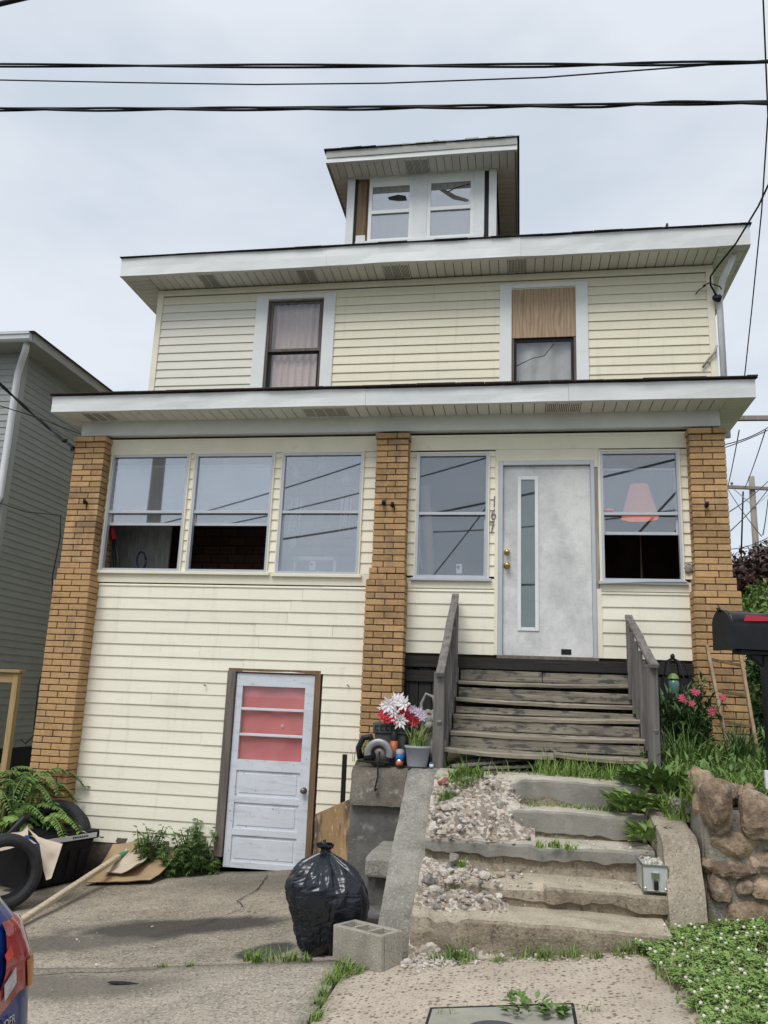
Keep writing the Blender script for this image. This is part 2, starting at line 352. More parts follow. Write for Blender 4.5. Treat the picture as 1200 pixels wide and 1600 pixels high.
M['drive'] = mk('driveway_concrete', (.335,.292,.228), .9, .16, 4, .8, 55,
    dirt=[((.150,.128,.10), 1.1, .45, .64, .6), ((.52,.46,.36), 62, .53, .58, .7), ((.08,.07,.058), 50, .54, .60, .75), ((.10,.088,.072), 14, .56, .66, .5)],
    extra=chain(stain(-2.5, 6.3, .85, .25, .10, (.042,.038,.036), .88, .22, .6), stain(-3.2, 5.9, .8, .22, .30, (.085,.075,.064), .7, .3, .7), stain(-1.62, 5.58, .22, .15, .9, (.045,.046,.048), .9, .15, .4), stain(-2.6, 4.75, .7, .30, .05, (.09,.08,.068), .65), stain(-2.2, 7.9, .9, .5, 0, (.10,.088,.07), .55)))
M['drive_low'] = mk('apron_concrete', (.40,.352,.28), .9, .14, 4, .8, 55,
    dirt=[((.215,.185,.145), 1.3, .47, .66, .55), ((.60,.54,.44), 62, .53, .58, .7), ((.12,.10,.082), 50, .54, .60, .75), ((.20,.17,.135), 14, .56, .66, .5)],
    extra=chain(stain(-2.7, 4.95, .75, .25, .05, (.10,.088,.075), .7)))
M['walk'] = mk('exposed_aggregate', (.50,.425,.335), .9, .14, 6, .8, 70, dirt=[((.64,.57,.47), 60, .53, .60, .6), ((.36,.30,.23), 1.2, .5, .66, .4), ((.20,.15,.11), 75, .57, .63, .6)],
    extra=chain(pebbles(30, (.17,.115,.080), .42, .85), pebbles(52, (.20,.15,.11), .42, .75)))
M['lid'] = mk('utility_lid_concrete', (.36,.345,.285), .9, .12, 8, .7, 90)
M['asphalt'] = mk('asphalt', (.055,.055,.055), .9, .3, 30, .8, 120)
M['earth'] = mk('ground_far', (.075,.095,.045), .95, .3, .6, .6, 8)
M['garden'] = mk('garden_soil', (.075,.075,.040), .95, .35, 8, 1, 40)
M['foundation'] = mk('stone_foundation', (.13,.105,.085), .95, .35, 9, 1, 22)
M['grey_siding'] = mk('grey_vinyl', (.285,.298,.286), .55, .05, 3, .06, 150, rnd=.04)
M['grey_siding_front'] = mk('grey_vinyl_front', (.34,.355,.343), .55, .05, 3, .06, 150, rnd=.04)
M['gutter'] = mk('white_gutter', (.70,.71,.72), .4, .05, 5, dirt=[((.3,.29,.27), 6, .55, .9, .5)])
M['gutter_dull'] = mk('dull_fascia', (.36,.36,.34), .5, .08, 5, dirt=[((.2,.19,.18), 6, .5, .9, .5)])
M['rubber'] = mk('tyre_rubber', (.028,.028,.029), .7, .25, 20, .3, 60)
M['tote'] = mk('black_tote', (.011,.011,.013), .6, .2, 6, spec=.2)
M['label_white'] = mk('label_white', (.7,.7,.72), .5, .04, 10)
M['paper'] = mk('brown_paper', (.55,.46,.36), .85, .08, 5, .3, 14)
M['blue_print'] = mk('blue_bag_print', (.015,.05,.26), .4, .3, 9)
M['cardboard'] = mk('cardboard', (.40,.285,.165), .85, .12, 5, .1, 50, dirt=[((.2,.13,.07), 3, .55, .8, .5)])
M['bag'] = mk('bin_liner', (.009,.012,.019), .27, .2, 8, 0, 1, spec=.55)
M['galv'] = mk('galvanised', (.60,.61,.60), .45, .15, 16, .1, 40, metal=.45, dirt=[((.28,.27,.24), 8, .5, .8, .5)])
M['red'] = mk('red_plastic', (.38,.02,.035), .4, .1, 8)
M['mailbox'] = mk('mailbox_black', (.010,.011,.014), .38, .2, 5, dirt=[((.05,.05,.05), 5, .5, .9, .4)])
M['wire'] = mk('black_cable', (.012,.012,.013), .6, .2, 20)
M['pole_wood'] = mk('utility_pole_wood', (.28,.25,.215), .9, .2, 3, .3, 20, stretch=(8,8,.6))
M['leaf'] = mk('leaf_green', (.12,.20,.05), .55, .35, 9, spec=.35)
M['leaf_light'] = mk('leaf_light_green', (.19,.29,.075), .55, .3, 9, spec=.35)
M['leaf_dark'] = mk('leaf_dark_green', (.060,.115,.035), .5, .4, 7, spec=.4)
M['leaf_red'] = mk('leaf_purple', (.085,.045,.040), .5, .45, 7, spec=.4)
M['grass'] = mk('grass_blade', (.18,.27,.065), .6, .45, 14, spec=.25)
M['grass_dry'] = mk('grass_dry_blade', (.30,.26,.13), .7, .3, 5)
M['clover'] = mk('clover_leaf', (.20,.30,.085), .6, .45, 22, spec=.25)
M['bark'] = mk('bark', (.10,.075,.055), .9, .3, 12, .8, 30)
M['petal_pink'] = mk('pink_petal', (.55,.085,.15), .6, .2, 20)
M['petal_white'] = mk('white_petal', (.75,.70,.71), .6, .05, 20)
M['petal_red'] = mk('red_petal', (.50,.03,.045), .6, .25, 20)
M['petal_lilac'] = mk('lilac_petal', (.55,.46,.60), .6, .1, 20)
M['clover_white'] = mk('clover_flower', (.66,.62,.52), .8, .15, 30)
M['lamp_orange'] = mk('orange_lampshade', (.80,.27,.17), .8, .05, 6)
M['lamp_orange'].node_tree.nodes['Principled BSDF'].inputs['Emission Color'].default_value = (.9,.30,.18,1); M['lamp_orange'].node_tree.nodes['Principled BSDF'].inputs['Emission Strength'].default_value = .33   # the shade is given a weak glow of its own
M['grey_pot'] = mk('grey_plastic_pot', (.34,.35,.38), .5, .05, 8)
M['statue'] = mk('cast_stone', (.30,.29,.26), .85, .3, 18, .5, 60, dirt=[((.10,.10,.09), 6, .5, .7, .7)])
M['planter_dark'] = mk('grey_cast_planter', (.085,.088,.085), .8, .2, 10, .3, 60)
M['saw_grey'] = mk('saw_guard_metal', (.30,.30,.30), .4, .15, 10, 0, 1, metal=.6)
M['tan_roll'] = mk('tan_cardboard_roll', (.45,.33,.25), .8, .08, 4)
M['teal'] = mk('teal_glass', (.10,.20,.19), .15, .2, 12, spec=.6)
M['car_blue'] = mk('car_blue_paint', (.003,.030,.19), .38, .15, 3, 0, 1, metal=.25, coat=.5)
M['car_glass'] = mk('car_glass', (.02,.024,.03), .06, .1, 3, spec=.9)
M['tail_red'] = mk('tail_lamp_red', (.32,.012,.018), .10, .2, 16, spec=.7, coat=.8)
M['tail_bright'] = mk('tail_lamp_bright_red', (.75,.05,.05), .15, .2, 40, spec=.7, coat=.8)
M['tail_clear'] = mk('tail_lamp_clear', (.55,.54,.53), .15, .3, 60, .4, 90, spec=.7, coat=.8)
M['tail_amber'] = mk('side_marker_amber', (.55,.20,.05), .2, .2, 20, spec=.6)
M['chrome'] = mk('chrome', (.70,.70,.72), .2, .05, 20, 0, 1, metal=1)
M['rim'] = mk('alloy_rim', (.45,.45,.47), .3, .1, 10, 0, 1, metal=.9)
M['white_plastic'] = mk('white_plastic', (.72,.72,.74), .45, .03, 10)
M['chime'] = mk('wind_chime', (.66,.67,.68), .4, .05, 10)
M['orange_can'] = mk('orange_can', (.45,.12,.04), .4, .2, 20)
M['blue_can'] = mk('blue_plastic', (.03,.12,.34), .4, .2, 20)
M['tar'] = mk('tar_paper', (.02,.02,.022), .8, .5, 50, .6, 80)
M['chimes_green'] = mk('green_glass_drop', (.35,.48,.36), .3, .2, 12)
def crumb_extra(N, L, src, c, mix, nz, ramp):
    v = N.new('ShaderNodeTexVoronoi'); v.inputs['Scale'].default_value = 42; L.new(src, v.inputs['Vector'])
    s = N.new('ShaderNodeSeparateColor'); L.new(v.outputs['Color'], s.inputs[0])
    c = mix(ramp(s.outputs[0], .35, .4), c, (.56,.50,.43)); c = mix(ramp(s.outputs[1], .62, .66), c, (.27,.225,.18))
    return mix(ramp(nz(26, 5, .7), .55, .66), c, (.15,.12,.095))
M['crumble'] = mk('crumbled_concrete', (.40,.335,.265), .95, .25, 12, 1, 60, dirt=[((.17,.135,.10), 4, .5, .66, .6)], extra=crumb_extra)
M['sapling_dark'] = M['leaf_dark']
M['green_tape'] = mk('green_tape', (.05,.24,.12), .6, .2, 14)
# ================================================================== SETTING
def gz(x, y=5.0):
    if x >= -2.5: return .24 + .12 * min(x, 6) + .02 * max(0, min(x, 60) - 6)
    return -.06 + .08 * max(x + 2.5, -6.5) + .01 * max(-60, min(0, x + 9))
def struct(o): o['kind'] = 'structure'; return o
def lin(a, b, n): return [a + (b - a) * i / n for i in range(n + 1)]
# ground: one sheet to the horizon
gx = [-900, -300, -120, -60, -30] + lin(-18, 14, 32) + [20, 30, 60, 120, 300, 900]
gy = [-900, -300, -120, -60, -30, -15] + lin(-8, 20, 28) + [30, 60, 120, 300, 900]
mb = MB(); nx = len(gx)
for y in gy:
    for x in gx: mb.v.append(Vector((x, y, gz(x, y) - .14 - (.05 if y < 3.2 else 0))))
for j in range(len(gy) - 1):
    for i in range(nx - 1): q = j*nx + i; mb.f.append((q, q+1, q+nx+1, q+nx)); mb.sm.append(True)
struct(mb.build('ground', M['earth']))
def slab(name, x0, x1, y0, y1, mat, dz=0., th=.14, nx=20, ny=12, amp=.004, edge=.0, seed=0):
    mb = MB()
    def top(u, v):
        x = x0 + (x1-x0)*u; y = y0 + (y1-y0)*v
        return (x, y, gz(x, y) + dz + amp * noise.noise(Vector((x*1.3, y*1.3, seed))))
    mb.grid(nx, ny, top)
    n = nx + 1
    ring = [i for i in range(n)] + [j*n + nx for j in range(1, ny+1)] + [ny*n + i for i in range(nx-1, -1, -1)] + [j*n for j in range(ny-1, 0, -1)]
    low = []
    for r in ring: mb.v.append(mb.v[r] - Vector((0, 0, th))); low.append(len(mb.v) - 1)
    for k in range(len(ring)):
        a, b = ring[k], ring[(k+1) % len(ring)]; mb.f.append((low[k], low[(k+1) % len(ring)], b, a)); mb.sm.append(False)
    return struct(mb.build(name, mat))
slab('road', -60, 40, -5.2, 3.05, M['asphalt'], -.13, .2, 100, 10)
slab('kerb', -12, 14, 3.06, 3.2, M['concrete'], .0, .3, 40, 1)
slab('driveway', -5.6, -1.01, 5.325, 8.47, M['drive'], -.005, .14, 30, 20, .006)
slab('driveway_apron', -5.6, -1.01, 3.21, 5.30, M['drive_low'], .0, .14, 30, 14, .005)
slab('sidewalk', -.985, .86, 3.21, 5.25, M['walk'], .008, .14, 16, 14, .004)
slab('sidewalk_slab', 1.33, 9, 3.21, 5.25, M['concrete'], .012, .14, 30, 10, .006)
slab('soil_strip', .87, 1.32, 3.21, 5.6, M['garden'], -.02, .14, 8, 20, .02)
slab('soil_edge', -1.0, 5, 5.26, 6.6, M['dirt'], -.02, .14, 40, 12, .015)
slab('driveway_far', -14, -5.62, 3.21, 9.0, M['dirt'], -.01, .14, 20, 14, .02)
# cracks in the driveway: thin dirt-filled lines standing in the slab
def crack(pts, wd):
    mb = MB(); P = []
    for i in range(len(pts) - 1):
        a, b = Vector(pts[i]), Vector(pts[i+1])
        for k in range(6):
            p = a.lerp(b, k/6); P.append((p.x + random.uniform(-.012, .012), p.y + random.uniform(-.012, .012)))
    P.append(pts[-1])
    for i in range(len(P) - 1):
        (x0, y0), (x1, y1) = P[i], P[i+1]; d = Vector((x1-x0, y1-y0)).normalized(); n = Vector((-d.y, d.x)) * wd * (.5 + .5 * math.sin(i*1.3)**2)
        mb.face([(x0-n.x, y0-n.y, gz(x0)+.0055), (x1-n.x, y1-n.y, gz(x1)+.0055), (x1+n.x, y1+n.y, gz(x1)+.0055), (x0+n.x, y0+n.y, gz(x0)+.0055)])
    return struct(mb.build('driveway_crack', M['tar']))
crack([(-2.42, 8.2), (-2.30, 7.6), (-2.33, 7.1), (-2.2, 6.85)], .006)
crack([(-2.2, 6.75), (-2.35, 6.35), (-2.62, 6.05)], .004)
crack([(-3.2, 5.1), (-2.75, 5.2), (-2.2, 5.24)], .004)
# garden bank on the right of the steps
def front_y(x):
    if x < -.62: return 7.16
    if x < 1.0: return 6.62
    if x < 1.16: return 6.35
    return 5.78
def bank_z(x, y):
    return 1.10 + .05 * (y - 6.6) + .06 * max(0, min(x, 8) - 1) + .03 * noise.noise(Vector((x*1.5, y*1.5, 0)))
mb = MB(); bxs = lin(-1.40, -.63, 5) + lin(-.61, .99, 13) + [1.01, 1.08, 1.15] + lin(1.17, 3, 15) + lin(3.3, 14, 20); ny = 22
for x in bxs:
    f = front_y(x)
    for j in range(ny + 1):
        y = f + (8.42 - f) * j / ny if j < ny else 8.42
        mb.v.append(Vector((x, y, bank_z(x, y) if j > 0 else bank_z(x, y) - .03)))
for i in range(len(bxs) - 1):
    for j in range(ny): q = i*(ny+1)+j; mb.f.append((q, q+ny+1, q+ny+2, q+1)); mb.sm.append(True)
for i in range(len(bxs) - 1):
    a, b = mb.v[i*(ny+1)], mb.v[(i+1)*(ny+1)]; mb.face([(a.x, a.y, gz(a.x)-.2), (b.x, b.y, gz(b.x)-.2), b, a])
for j in range(ny):
    a, b = mb.v[j], mb.v[j+1]; mb.face([b, a, (a.x, a.y, -.4), (b.x, b.y, -.4)])
struct(mb.build('garden_bank', M['garden']))
# slope behind the right side of the house
mb = MB(); mb.grid(16, 24, lambda u, v: (2.4 + 26*u, 8.45 + 40*v, 1.35 + .06*max(0, min(1.4+26*u, 7)) + 1.1*v + .1*noise.noise(Vector((u*9, v*12, 3)))))
struct(mb.build('back_yard', M['earth']))

# ================================================================== THE HOUSE
F = 8.46; PF = 8.29; UY = 10.0
house = thing('house', (-1.4, F, -.1), 'old cream-sided house with brick pillars, enclosed porch and roof dormer', 'house')
def cut(x0, x1, z0, z1, holes):
    """[x0,x1] minus the holes that overlap the band z0..z1 by more than half"""
    seg = [(x0, x1)]
    for (a, b, c, d) in holes:
        ov = min(d, z1) - max(c, z0)
        if ov <= (z1 - z0) * .45: continue
        ns = []
        for s, e in seg:
            if b <= s or a >= e: ns.append((s, e)); continue
            if a > s: ns.append((s, a))
            if b < e: ns.append((b, e))
        seg = ns
    return [s for s in seg if s[1] - s[0] > .015]
def wall_holes(mb, x0, x1, z0, z1, y0, y1, holes):
    zs = sorted({z0, z1} | {min(z1, max(z0, q)) for h in holes for q in h[2:]})
    for a, b in zip(zs, zs[1:]):
        if b - a < 1e-4: continue
        for s, e in cut(x0, x1, a, b, holes): mb.box(s, e, y0, y1, a, b)
    return mb
def board(parent, x0, x1, z, h, y, mat, seed, name='siding_board', lip=.017, axis='x', clip=None):
    """one lapped vinyl course: lip at the bottom, tucked in at the top, slightly wavy"""
    n = max(2, int((x1 - x0) / .25)); mb = MB(); i0 = 0
    for i in range(n + 1):
        x = x0 + (x1-x0) * i / n; wv = .0022 * noise.noise(Vector((x*1.7, z*9, seed))); wy = .002 * noise.noise(Vector((x*2.3, z*7, seed+5)))
        for (dy, zz) in ((0, z), (-lip+wy, z+wv), (-lip+wy+.001, z+.012+wv), (-.004+wy*.3, z+h), (0, z+h)):
            mb.v.append(Vector((x, y+dy, zz)) if axis == 'x' else Vector((y-dy, x, zz)))
    for i in range(n):
        for k in range(5):
            q = i*5; kk = (k+1) % 5; mb.f.append((q+k, q+kk, q+5+kk, q+5+k)); mb.sm.append(False)
    mb.f.append((0,1,2,3,4)); mb.sm.append(False); mb.f.append(tuple(n*5+k for k in (4,3,2,1,0))); mb.sm.append(False)
    return mb.build(name, mat, parent)
def siding(parent, x0, x1, z0, z1, y, exp, holes, mat, seams={}, left=None, z_first=None):
    z = z0; k = 0
    while z < z1 - .02:
        h = min(exp, z1 - z)
        a = left(z) if left else x0
        for s, e in cut(a, x1, z, z + h, holes):
            cuts = [s] + [q for q in seams.get(k, []) if s + .1 < q < e - .1] + [e]
            for p, q in zip(cuts, cuts[1:]):
                mt = mat(p, q, z) if callable(mat) else mat
                board(parent, p, q + (.0 if q == e else -.003), z, h, y - (.0 if p == s else .003), mt, k)
        z += exp; k += 1

# ---- openings of the porch front (outer edge of the casing)
PW = [(-4.66,-3.72,2.95,4.285), (-3.64,-2.72,2.95,4.285), (-2.615,-1.705,2.94,4.285), (-1.10,-.34,2.92,4.26), (.815,1.60,2.91,4.265)]
FD = (-.23,.755,2.12,4.17)
BD = (-3.06,-2.05,-.3,1.91)
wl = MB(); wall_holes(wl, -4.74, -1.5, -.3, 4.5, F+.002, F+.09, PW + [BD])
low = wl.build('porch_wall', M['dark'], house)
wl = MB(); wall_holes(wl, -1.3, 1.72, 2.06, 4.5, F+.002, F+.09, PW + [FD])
lowr = wl.build('porch_wall', M['dark'], house)
hs = [(a-.012, b+.012, c-.02, d+.03) for a, b, c, d in PW]
def left_bot(z):
    return -4.69 if z > .15 else (-4.6 if z > .05 else -3.85)
siding(low, -4.69, -1.58, -.03, 2.80, F, .1275, [(BD[0]-.005, BD[1]+.02, BD[2], BD[3]+.02)], M['siding_low'], {22:[-2.1], 20:[-2.42], 19:[-2.45], 18:[-2.8,-1.95], 17:[-2.75], 21:[-2.3], 16:[-3.4], 12:[-3.9], 9:[-3.3], 15:[-2.9]}, left_bot)
siding(low, -4.71, -1.535, 2.94, 4.30, F, .118, hs, M['siding_low'])
siding(lowr, -1.19, 1.672, 2.13, 2.80, F, .128, [(FD[0], FD[1]+.05, FD[2], FD[3])], M['siding_low'])
siding(lowr, -1.19, 1.692, 2.93, 4.29, F, .118, hs + [(FD[0], FD[1]+.055, FD[2]-.1, FD[3]+.02)], M['siding_low'])
# flat cream bands above and below the windows
B(-4.72,-1.535, F-.022,F, 4.30,4.46, .003).build('header_band', M['cream'], low)
B(-4.72,-1.585, F-.020,F, 2.81,2.935, .003).build('sill_band', M['cream'], low)
B(-4.715,-4.69, F-.024,F+.02, .12,2.81, .003).build('corner_trim', M['cream'], low)
B(-1.19,1.695, F-.022,F, 4.30,4.46, .003).build('header_band', M['cream'], lowr)
B(-1.19,-.24, F-.020,F, 2.80,2.905, .003).build('sill_band', M['cream'], lowr)
B(.81,1.675, F-.020,F, 2.795,2.895, .003).build('sill_band', M['cream'], lowr)
B(-1.2,1.7, F-.028,F-.002, 4.446,4.47).build('trim_strip', M['cream'], lowr)
B(-4.72,-1.535, F-.028,F-.002, 4.455,4.472).build('trim_strip', M['cream'], low)
# stone foundation under the siding
mb = MB(); mb.grid(30, 6, lambda u, v: (-4.75+1.75*u, F-.01+.03*noise.noise(Vector((u*14, v*5, 1))), -.35+.5*v)); mb.build('foundation', M['foundation'], house)

# ---- porch interior (seen through the open sashes)
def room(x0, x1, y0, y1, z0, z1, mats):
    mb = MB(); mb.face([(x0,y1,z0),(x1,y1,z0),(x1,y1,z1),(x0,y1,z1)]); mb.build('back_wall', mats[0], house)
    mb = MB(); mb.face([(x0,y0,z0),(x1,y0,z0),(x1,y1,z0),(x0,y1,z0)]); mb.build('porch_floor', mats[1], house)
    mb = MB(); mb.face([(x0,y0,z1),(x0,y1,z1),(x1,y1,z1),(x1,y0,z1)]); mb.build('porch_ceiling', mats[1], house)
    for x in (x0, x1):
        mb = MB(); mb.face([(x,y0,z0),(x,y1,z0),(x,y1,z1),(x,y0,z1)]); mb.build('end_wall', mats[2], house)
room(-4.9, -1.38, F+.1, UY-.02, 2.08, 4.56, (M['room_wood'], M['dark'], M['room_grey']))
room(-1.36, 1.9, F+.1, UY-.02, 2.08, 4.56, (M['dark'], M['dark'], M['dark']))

B(-4.86,-4.12,9.02,9.05,2.1,3.9).build('interior_board', M['room_grey'], house)
# ---- brick pillars
CO = .0667
BRK = {}
def brick_mesh(wd, seed=0):
    k = round(wd, 3)
    if k not in BRK:
        BRK[k] = MB().box(-wd/2, wd/2, -.21, .21, -(CO-.010)/2, (CO-.010)/2, .0035).mesh('brick', M['brick'], Vector())
    return BRK[k]
def pillar(x0, x1, w0, w1, ztop, zmid, zbot, indiv):
    pil = MB().box(x0+.012, x1-.012, PF+.012, PF+.43, zmid, ztop).box(w0+.012, w1-.012, PF+.013-.05, PF+.44, zbot, zmid-.002).build('brick_pillar', M['mortar'], house)
    rest = MB(); k = 0; z = ztop - CO
    while z > zbot:
        cz = z + CO/2; a, b, y = x0, x1, PF + .21
        if k == 0: a, b, y = x0-.012, x1+.012, PF+.21-.02
        if cz < zmid: a, b, y = w0, w1, PF + .16
        elif cz < zmid + CO*2: a, b, y = x0-(x0-w0)*.45, x1+(w1-x1)*.45, PF+.21-.025
        wd = b - a; ls = []
        if cz > zmid + CO*2: ls = [.36, .64] if k % 2 else [.63, .37]
        else: ls = [.5, .5] if k % 2 else [.25, .49, .26]
        q = a
        for fr in ls:
            bw = wd*fr; me_w = bw - .009
            c = Vector((q + bw/2 + random.uniform(-.001,.001), y + random.uniform(-.003,.003), cz))
            if indiv(cz): place('brick', brick_mesh(me_w), pil, c, (random.uniform(-.006,.006), random.uniform(-.004,.004), random.uniform(-.006,.006)))
            else: rest.box(c.x-me_w/2, c.x+me_w/2, c.y-.21, c.y+.21, cz-(CO-.010)/2, cz+(CO-.010)/2, .0035)
            q += bw
        z -= CO; k += 1
    if rest.v: rest.build('brick_courses', M['brick'], pil, 'stuff')
    return pil
pilL = pillar(-5.07, -4.69, -5.09, -4.65, 4.47, 2.80, -.35, lambda z: z > 3.15)
pilC = pillar(-1.54, -1.185, -1.585, -1.165, 4.455, 2.86, -.1, lambda z: z > 1.02)
pilR = pillar(1.68, 2.035, 1.645, 2.09, 4.46, 2.80, 1.1, lambda z: z > 1.25)
# iron hooks with soot marks on the pillars
for (px, py, pl_) in ((134,785,pilL),(600,787,pilC),(614,790,pilC),(1104,790,pilR)):
    c = at(px, py, PF-.02); mb = MB().tube([c+Vector((0,.03,0)), c+Vector((0,-.035,0)), c+Vector((0,-.04,.03))], .016, 8)
    mb.blob(c+Vector((0,-.01,0)), (.026,.02,.026), 1, .3); mb.build('iron_hook', M['black_metal'], pl_)

# ---- porch beam, fascia, soffit, roof
beam = B(-5.05, 2.01, 8.36, 8.62, 4.50, 4.69, .004).build('porch_beam', M['beam'], house)
def fascia(name, xs, y0, y1, z0, z1, parent, mat, amp=.004):
    """front fascia in lengths of bent metal; xs = joints"""
    for k, (a, b) in enumerate(zip(xs, xs[1:])):
        mb = MB(); n = max(3, int((b-a)/.2)); yy = y0 - (.003 if k % 2 else 0)
        def sag(x): return amp * noise.noise(Vector((x*.9, z0, 4)))
        prof = [(y1, z0), (yy+.02, z0), (yy, z0+.004), (yy, z0+.03), (yy-.002, (z0+z1)/2), (yy-.006, z1-.006), (yy-.002, z1), (y1, z1)]
        for i in range(n+1):
            x = a + (b - a - .002)*i/n
            for (y, z) in prof: mb.v.append(Vector((x, y + .009*noise.noise(Vector((x*2.2, z*7, 1))), z + sag(x))))
        m_ = len(prof)
        for i in range(n):
            for q in range(m_): mb.f.append((i*m_+q, i*m_+(q+1)%m_, (i+1)*m_+(q+1)%m_, (i+1)*m_+q)); mb.sm.append(False)
        mb.f.append(tuple(range(m_))); mb.sm.append(False); mb.f.append(tuple(n*m_+q for q in range(m_))[::-1]); mb.sm.append(False)
        mb.build(name, mat, parent)
fascia('porch_fascia', [-5.24, -3.62, -1.62, .48, 2.27], 8.0, 8.04, 4.665, 4.855, house, M['white_metal'])
def soffit(parent, x0, x1, y0, y1, z, pitch, vents=(), mat=None):
    mat = mat or M['soffit']; n = round((x1-x0)/pitch); w_ = (x1-x0)/n
    me = MB().box(-w_/2+.004, w_/2-.004, -(y1-y0)/2, (y1-y0)/2, 0, .012, .003).mesh('soffit_panel', mat, Vector())
    B(x0, x1, y0, y1, z+.013, z+.02).build('soffit_backing', M['soffit_dark'], parent)
    for i in range(n):
        x = x0 + (i+.5)*w_
        place('soffit_panel', me, parent, (x, (y0+y1)/2, z + .0015*noise.noise(Vector((x*2,0,0)))))
        for (va, vb) in vents:
            if va < x < vb:
                mb = MB()
                for q in range(5): mb.box(x-w_*.36+q*w_*.16, x-w_*.36+q*w_*.16+w_*.08, y0+.05, y1-.05, z-.0015, z+.002)
                mb.build('soffit_vent', M['soffit_dark'], parent)
def soffit_side(parent, x0, x1, y0, y1, z, pitch):
    n = round((y1-y0)/pitch); w_ = (y1-y0)/n
    me = MB().box(-(x1-x0)/2, (x1-x0)/2, -w_/2+.004, w_/2-.004, 0, .012, .003).mesh('soffit_panel', M['soffit'], Vector())
    B(x0, x1, y0, y1, z+.013, z+.02).build('soffit_backing', M['soffit_dark'], parent)
    for i in range(n): place('soffit_panel', me, parent, ((x0+x1)/2, y0+(i+.5)*w_, z))
ps = MB().box(-5.2, 2.23, 8.06, 8.10, 4.70, 4.84).build('porch_eave', M['dark'], house)
soffit(ps, -5.04, 2.02, 8.03, 8.37, 4.672, .118, [(-4.9,-4.6),(-2.3,-1.9),(.2,.55)])
soffit_side(ps, 2.02, 2.245, 8.05, 9.98, 4.672, .1)
soffit_side(ps, -5.22, -5.04, 8.05, 9.98, 4.672, .1)
for x in (2.24, -5.24): B(x, x+.03, 8.045, 10.02, 4.666, 4.85, .003).build('side_fascia', M['white_metal'], house)
def ragged(mb, x0, x1, y, z, th, amp, step=.11):
    x = x0
    while x < x1:
        e = min(x1, x + step*random.uniform(.7, 1.4)); dz = random.uniform(0, amp)
        mb.box(x, e-.003, y-.03-random.uniform(0,.014), y+.12, z, z+th+dz, .002); x = e
    return mb
mb = MB()
mb.hexa([(-5.26,7.98,4.857),(2.29,7.98,4.857),(2.29,10.02,5.43),(-5.26,10.02,5.43),(-5.26,7.98,4.87),(2.29,7.98,4.87),(2.29,10.02,5.45),(-5.26,10.02,5.45)])
pr = mb.build('porch_roof', M['roof'], house)
ragged(MB(), -5.26, 2.29, 7.99, 4.866, .012, .007, .3).build('shingle_edge', M['roof'], pr)
# porch side walls
for x, s in ((1.98, 1), (-5.05, -1)):
    B(x-.03, x+.03, 8.72, 10.0, -.3 if s < 0 else 1.2, 4.69).build('porch_side_wall', M['siding_low'], house)
# ---- upper storey
U1 = (-3.63, -2.50, 5.2, 7.03); U2 = (-.275, .855, 5.2, 7.03)
mb = MB(); wall_holes(mb, -5.08, 2.39, 4.6, 7.25, UY+.002, UY+.1, [(-3.45,-2.66,5.2,7.0), (-.12,.70,5.2,7.0)])
upw = mb.build('upper_wall', M['dark'], house)
def upmat(p, q, z): return M['siding_pale'] if q < -3.5 else M['siding_up']
siding(upw, -5.02, 2.33, 5.40, 7.12, UY, .1225, [(U1[0]+.02,U1[1]-.02,U1[2],U1[3]), (U2[0]+.02,U2[1]-.02,U2[2],U2[3])], upmat, {13:[-1.15], 12:[-1.15, -4.3]})
B(-5.03, 2.34, UY-.024, UY, 7.125, 7.215, .003).build('frieze_board', M['cream'], upw)
B(-5.105,-5.02, UY-.03, UY+.3, 4.8,7.215, .003).build('corner_board', M['cream'], upw)
B(2.325,2.41, UY-.03, UY+.3, 4.8,7.215, .003).build('corner_board', M['cream'], upw)
mb = MB(); mb.box(-5.08,-5.0,UY+.1,18,-.3,7.22).box(2.31,2.385,UY+.1,18,-.3,7.22).box(-5.0,2.31,17.9,18,-.3,7.22)
mb.build('side_walls', M['siding_up'], house)
# upper windows: white casing, dark wooden sashes
def upper_window(x0, x1, ix0, ix1, zt, zm, name='upper_window'):
    mb = MB(); y0, y1 = UY-.035, UY+.02
    mb.box(x0, ix0, y0, y1, 5.2, zt+.065, .004).box(ix1, x1, y0, y1, 5.2, zt+.065, .004).box(ix0+.001, ix1-.001, y0+.002, y1, zt, zt+.062, .004)
    w_ = mb.build(name, M['white_metal'], house)
    mb = MB(); mb.box(ix0, ix0+.03, UY-.01, UY+.05, 5.2, zt).box(ix1-.03, ix1, UY-.01, UY+.05, 5.2, zt).box(ix0+.03, ix1-.03, UY-.008, UY+.05, zt-.03, zt)
    mb.build('jamb', M['jamb'], w_)
    return w_
uw = upper_window(-3.63, -2.50, -3.455, -2.665, 7.0, 6.26)
mb = MB().box(-3.425,-2.695, UY+.012,UY+.04, 6.235,6.275).box(-3.425,-3.39,UY+.014,UY+.038,6.275,6.97).box(-2.73,-2.695,UY+.014,UY+.038,6.275,6.97).box(-3.39,-2.73,UY+.016,UY+.038,6.94,6.97)
mb.build('sash', M['jamb'], uw)
mb = MB().box(-3.425,-3.385,UY+.044,UY+.07,5.3,6.26).box(-2.735,-2.695,UY+.044,UY+.07,5.3,6.26).box(-3.385,-2.735,UY+.046,UY+.07,6.21,6.245); mb.build('sash', M['wood_black'], uw)
B(-3.39,-2.73, UY+.024,UY+.028, 6.276,6.94).build('pane', M['glass_up'], uw); B(-3.385,-2.735,UY+.055,UY+.059,5.3,6.21).build('pane', M['glass_up'], uw)
uw2 = upper_window(-.275, .855, -.12, .70, 7.005, 6.3)
B(-.118,.698, UY-.018,UY-.002, 6.30,7.0, .002).build('plywood_panel', M['plywood'], uw2)
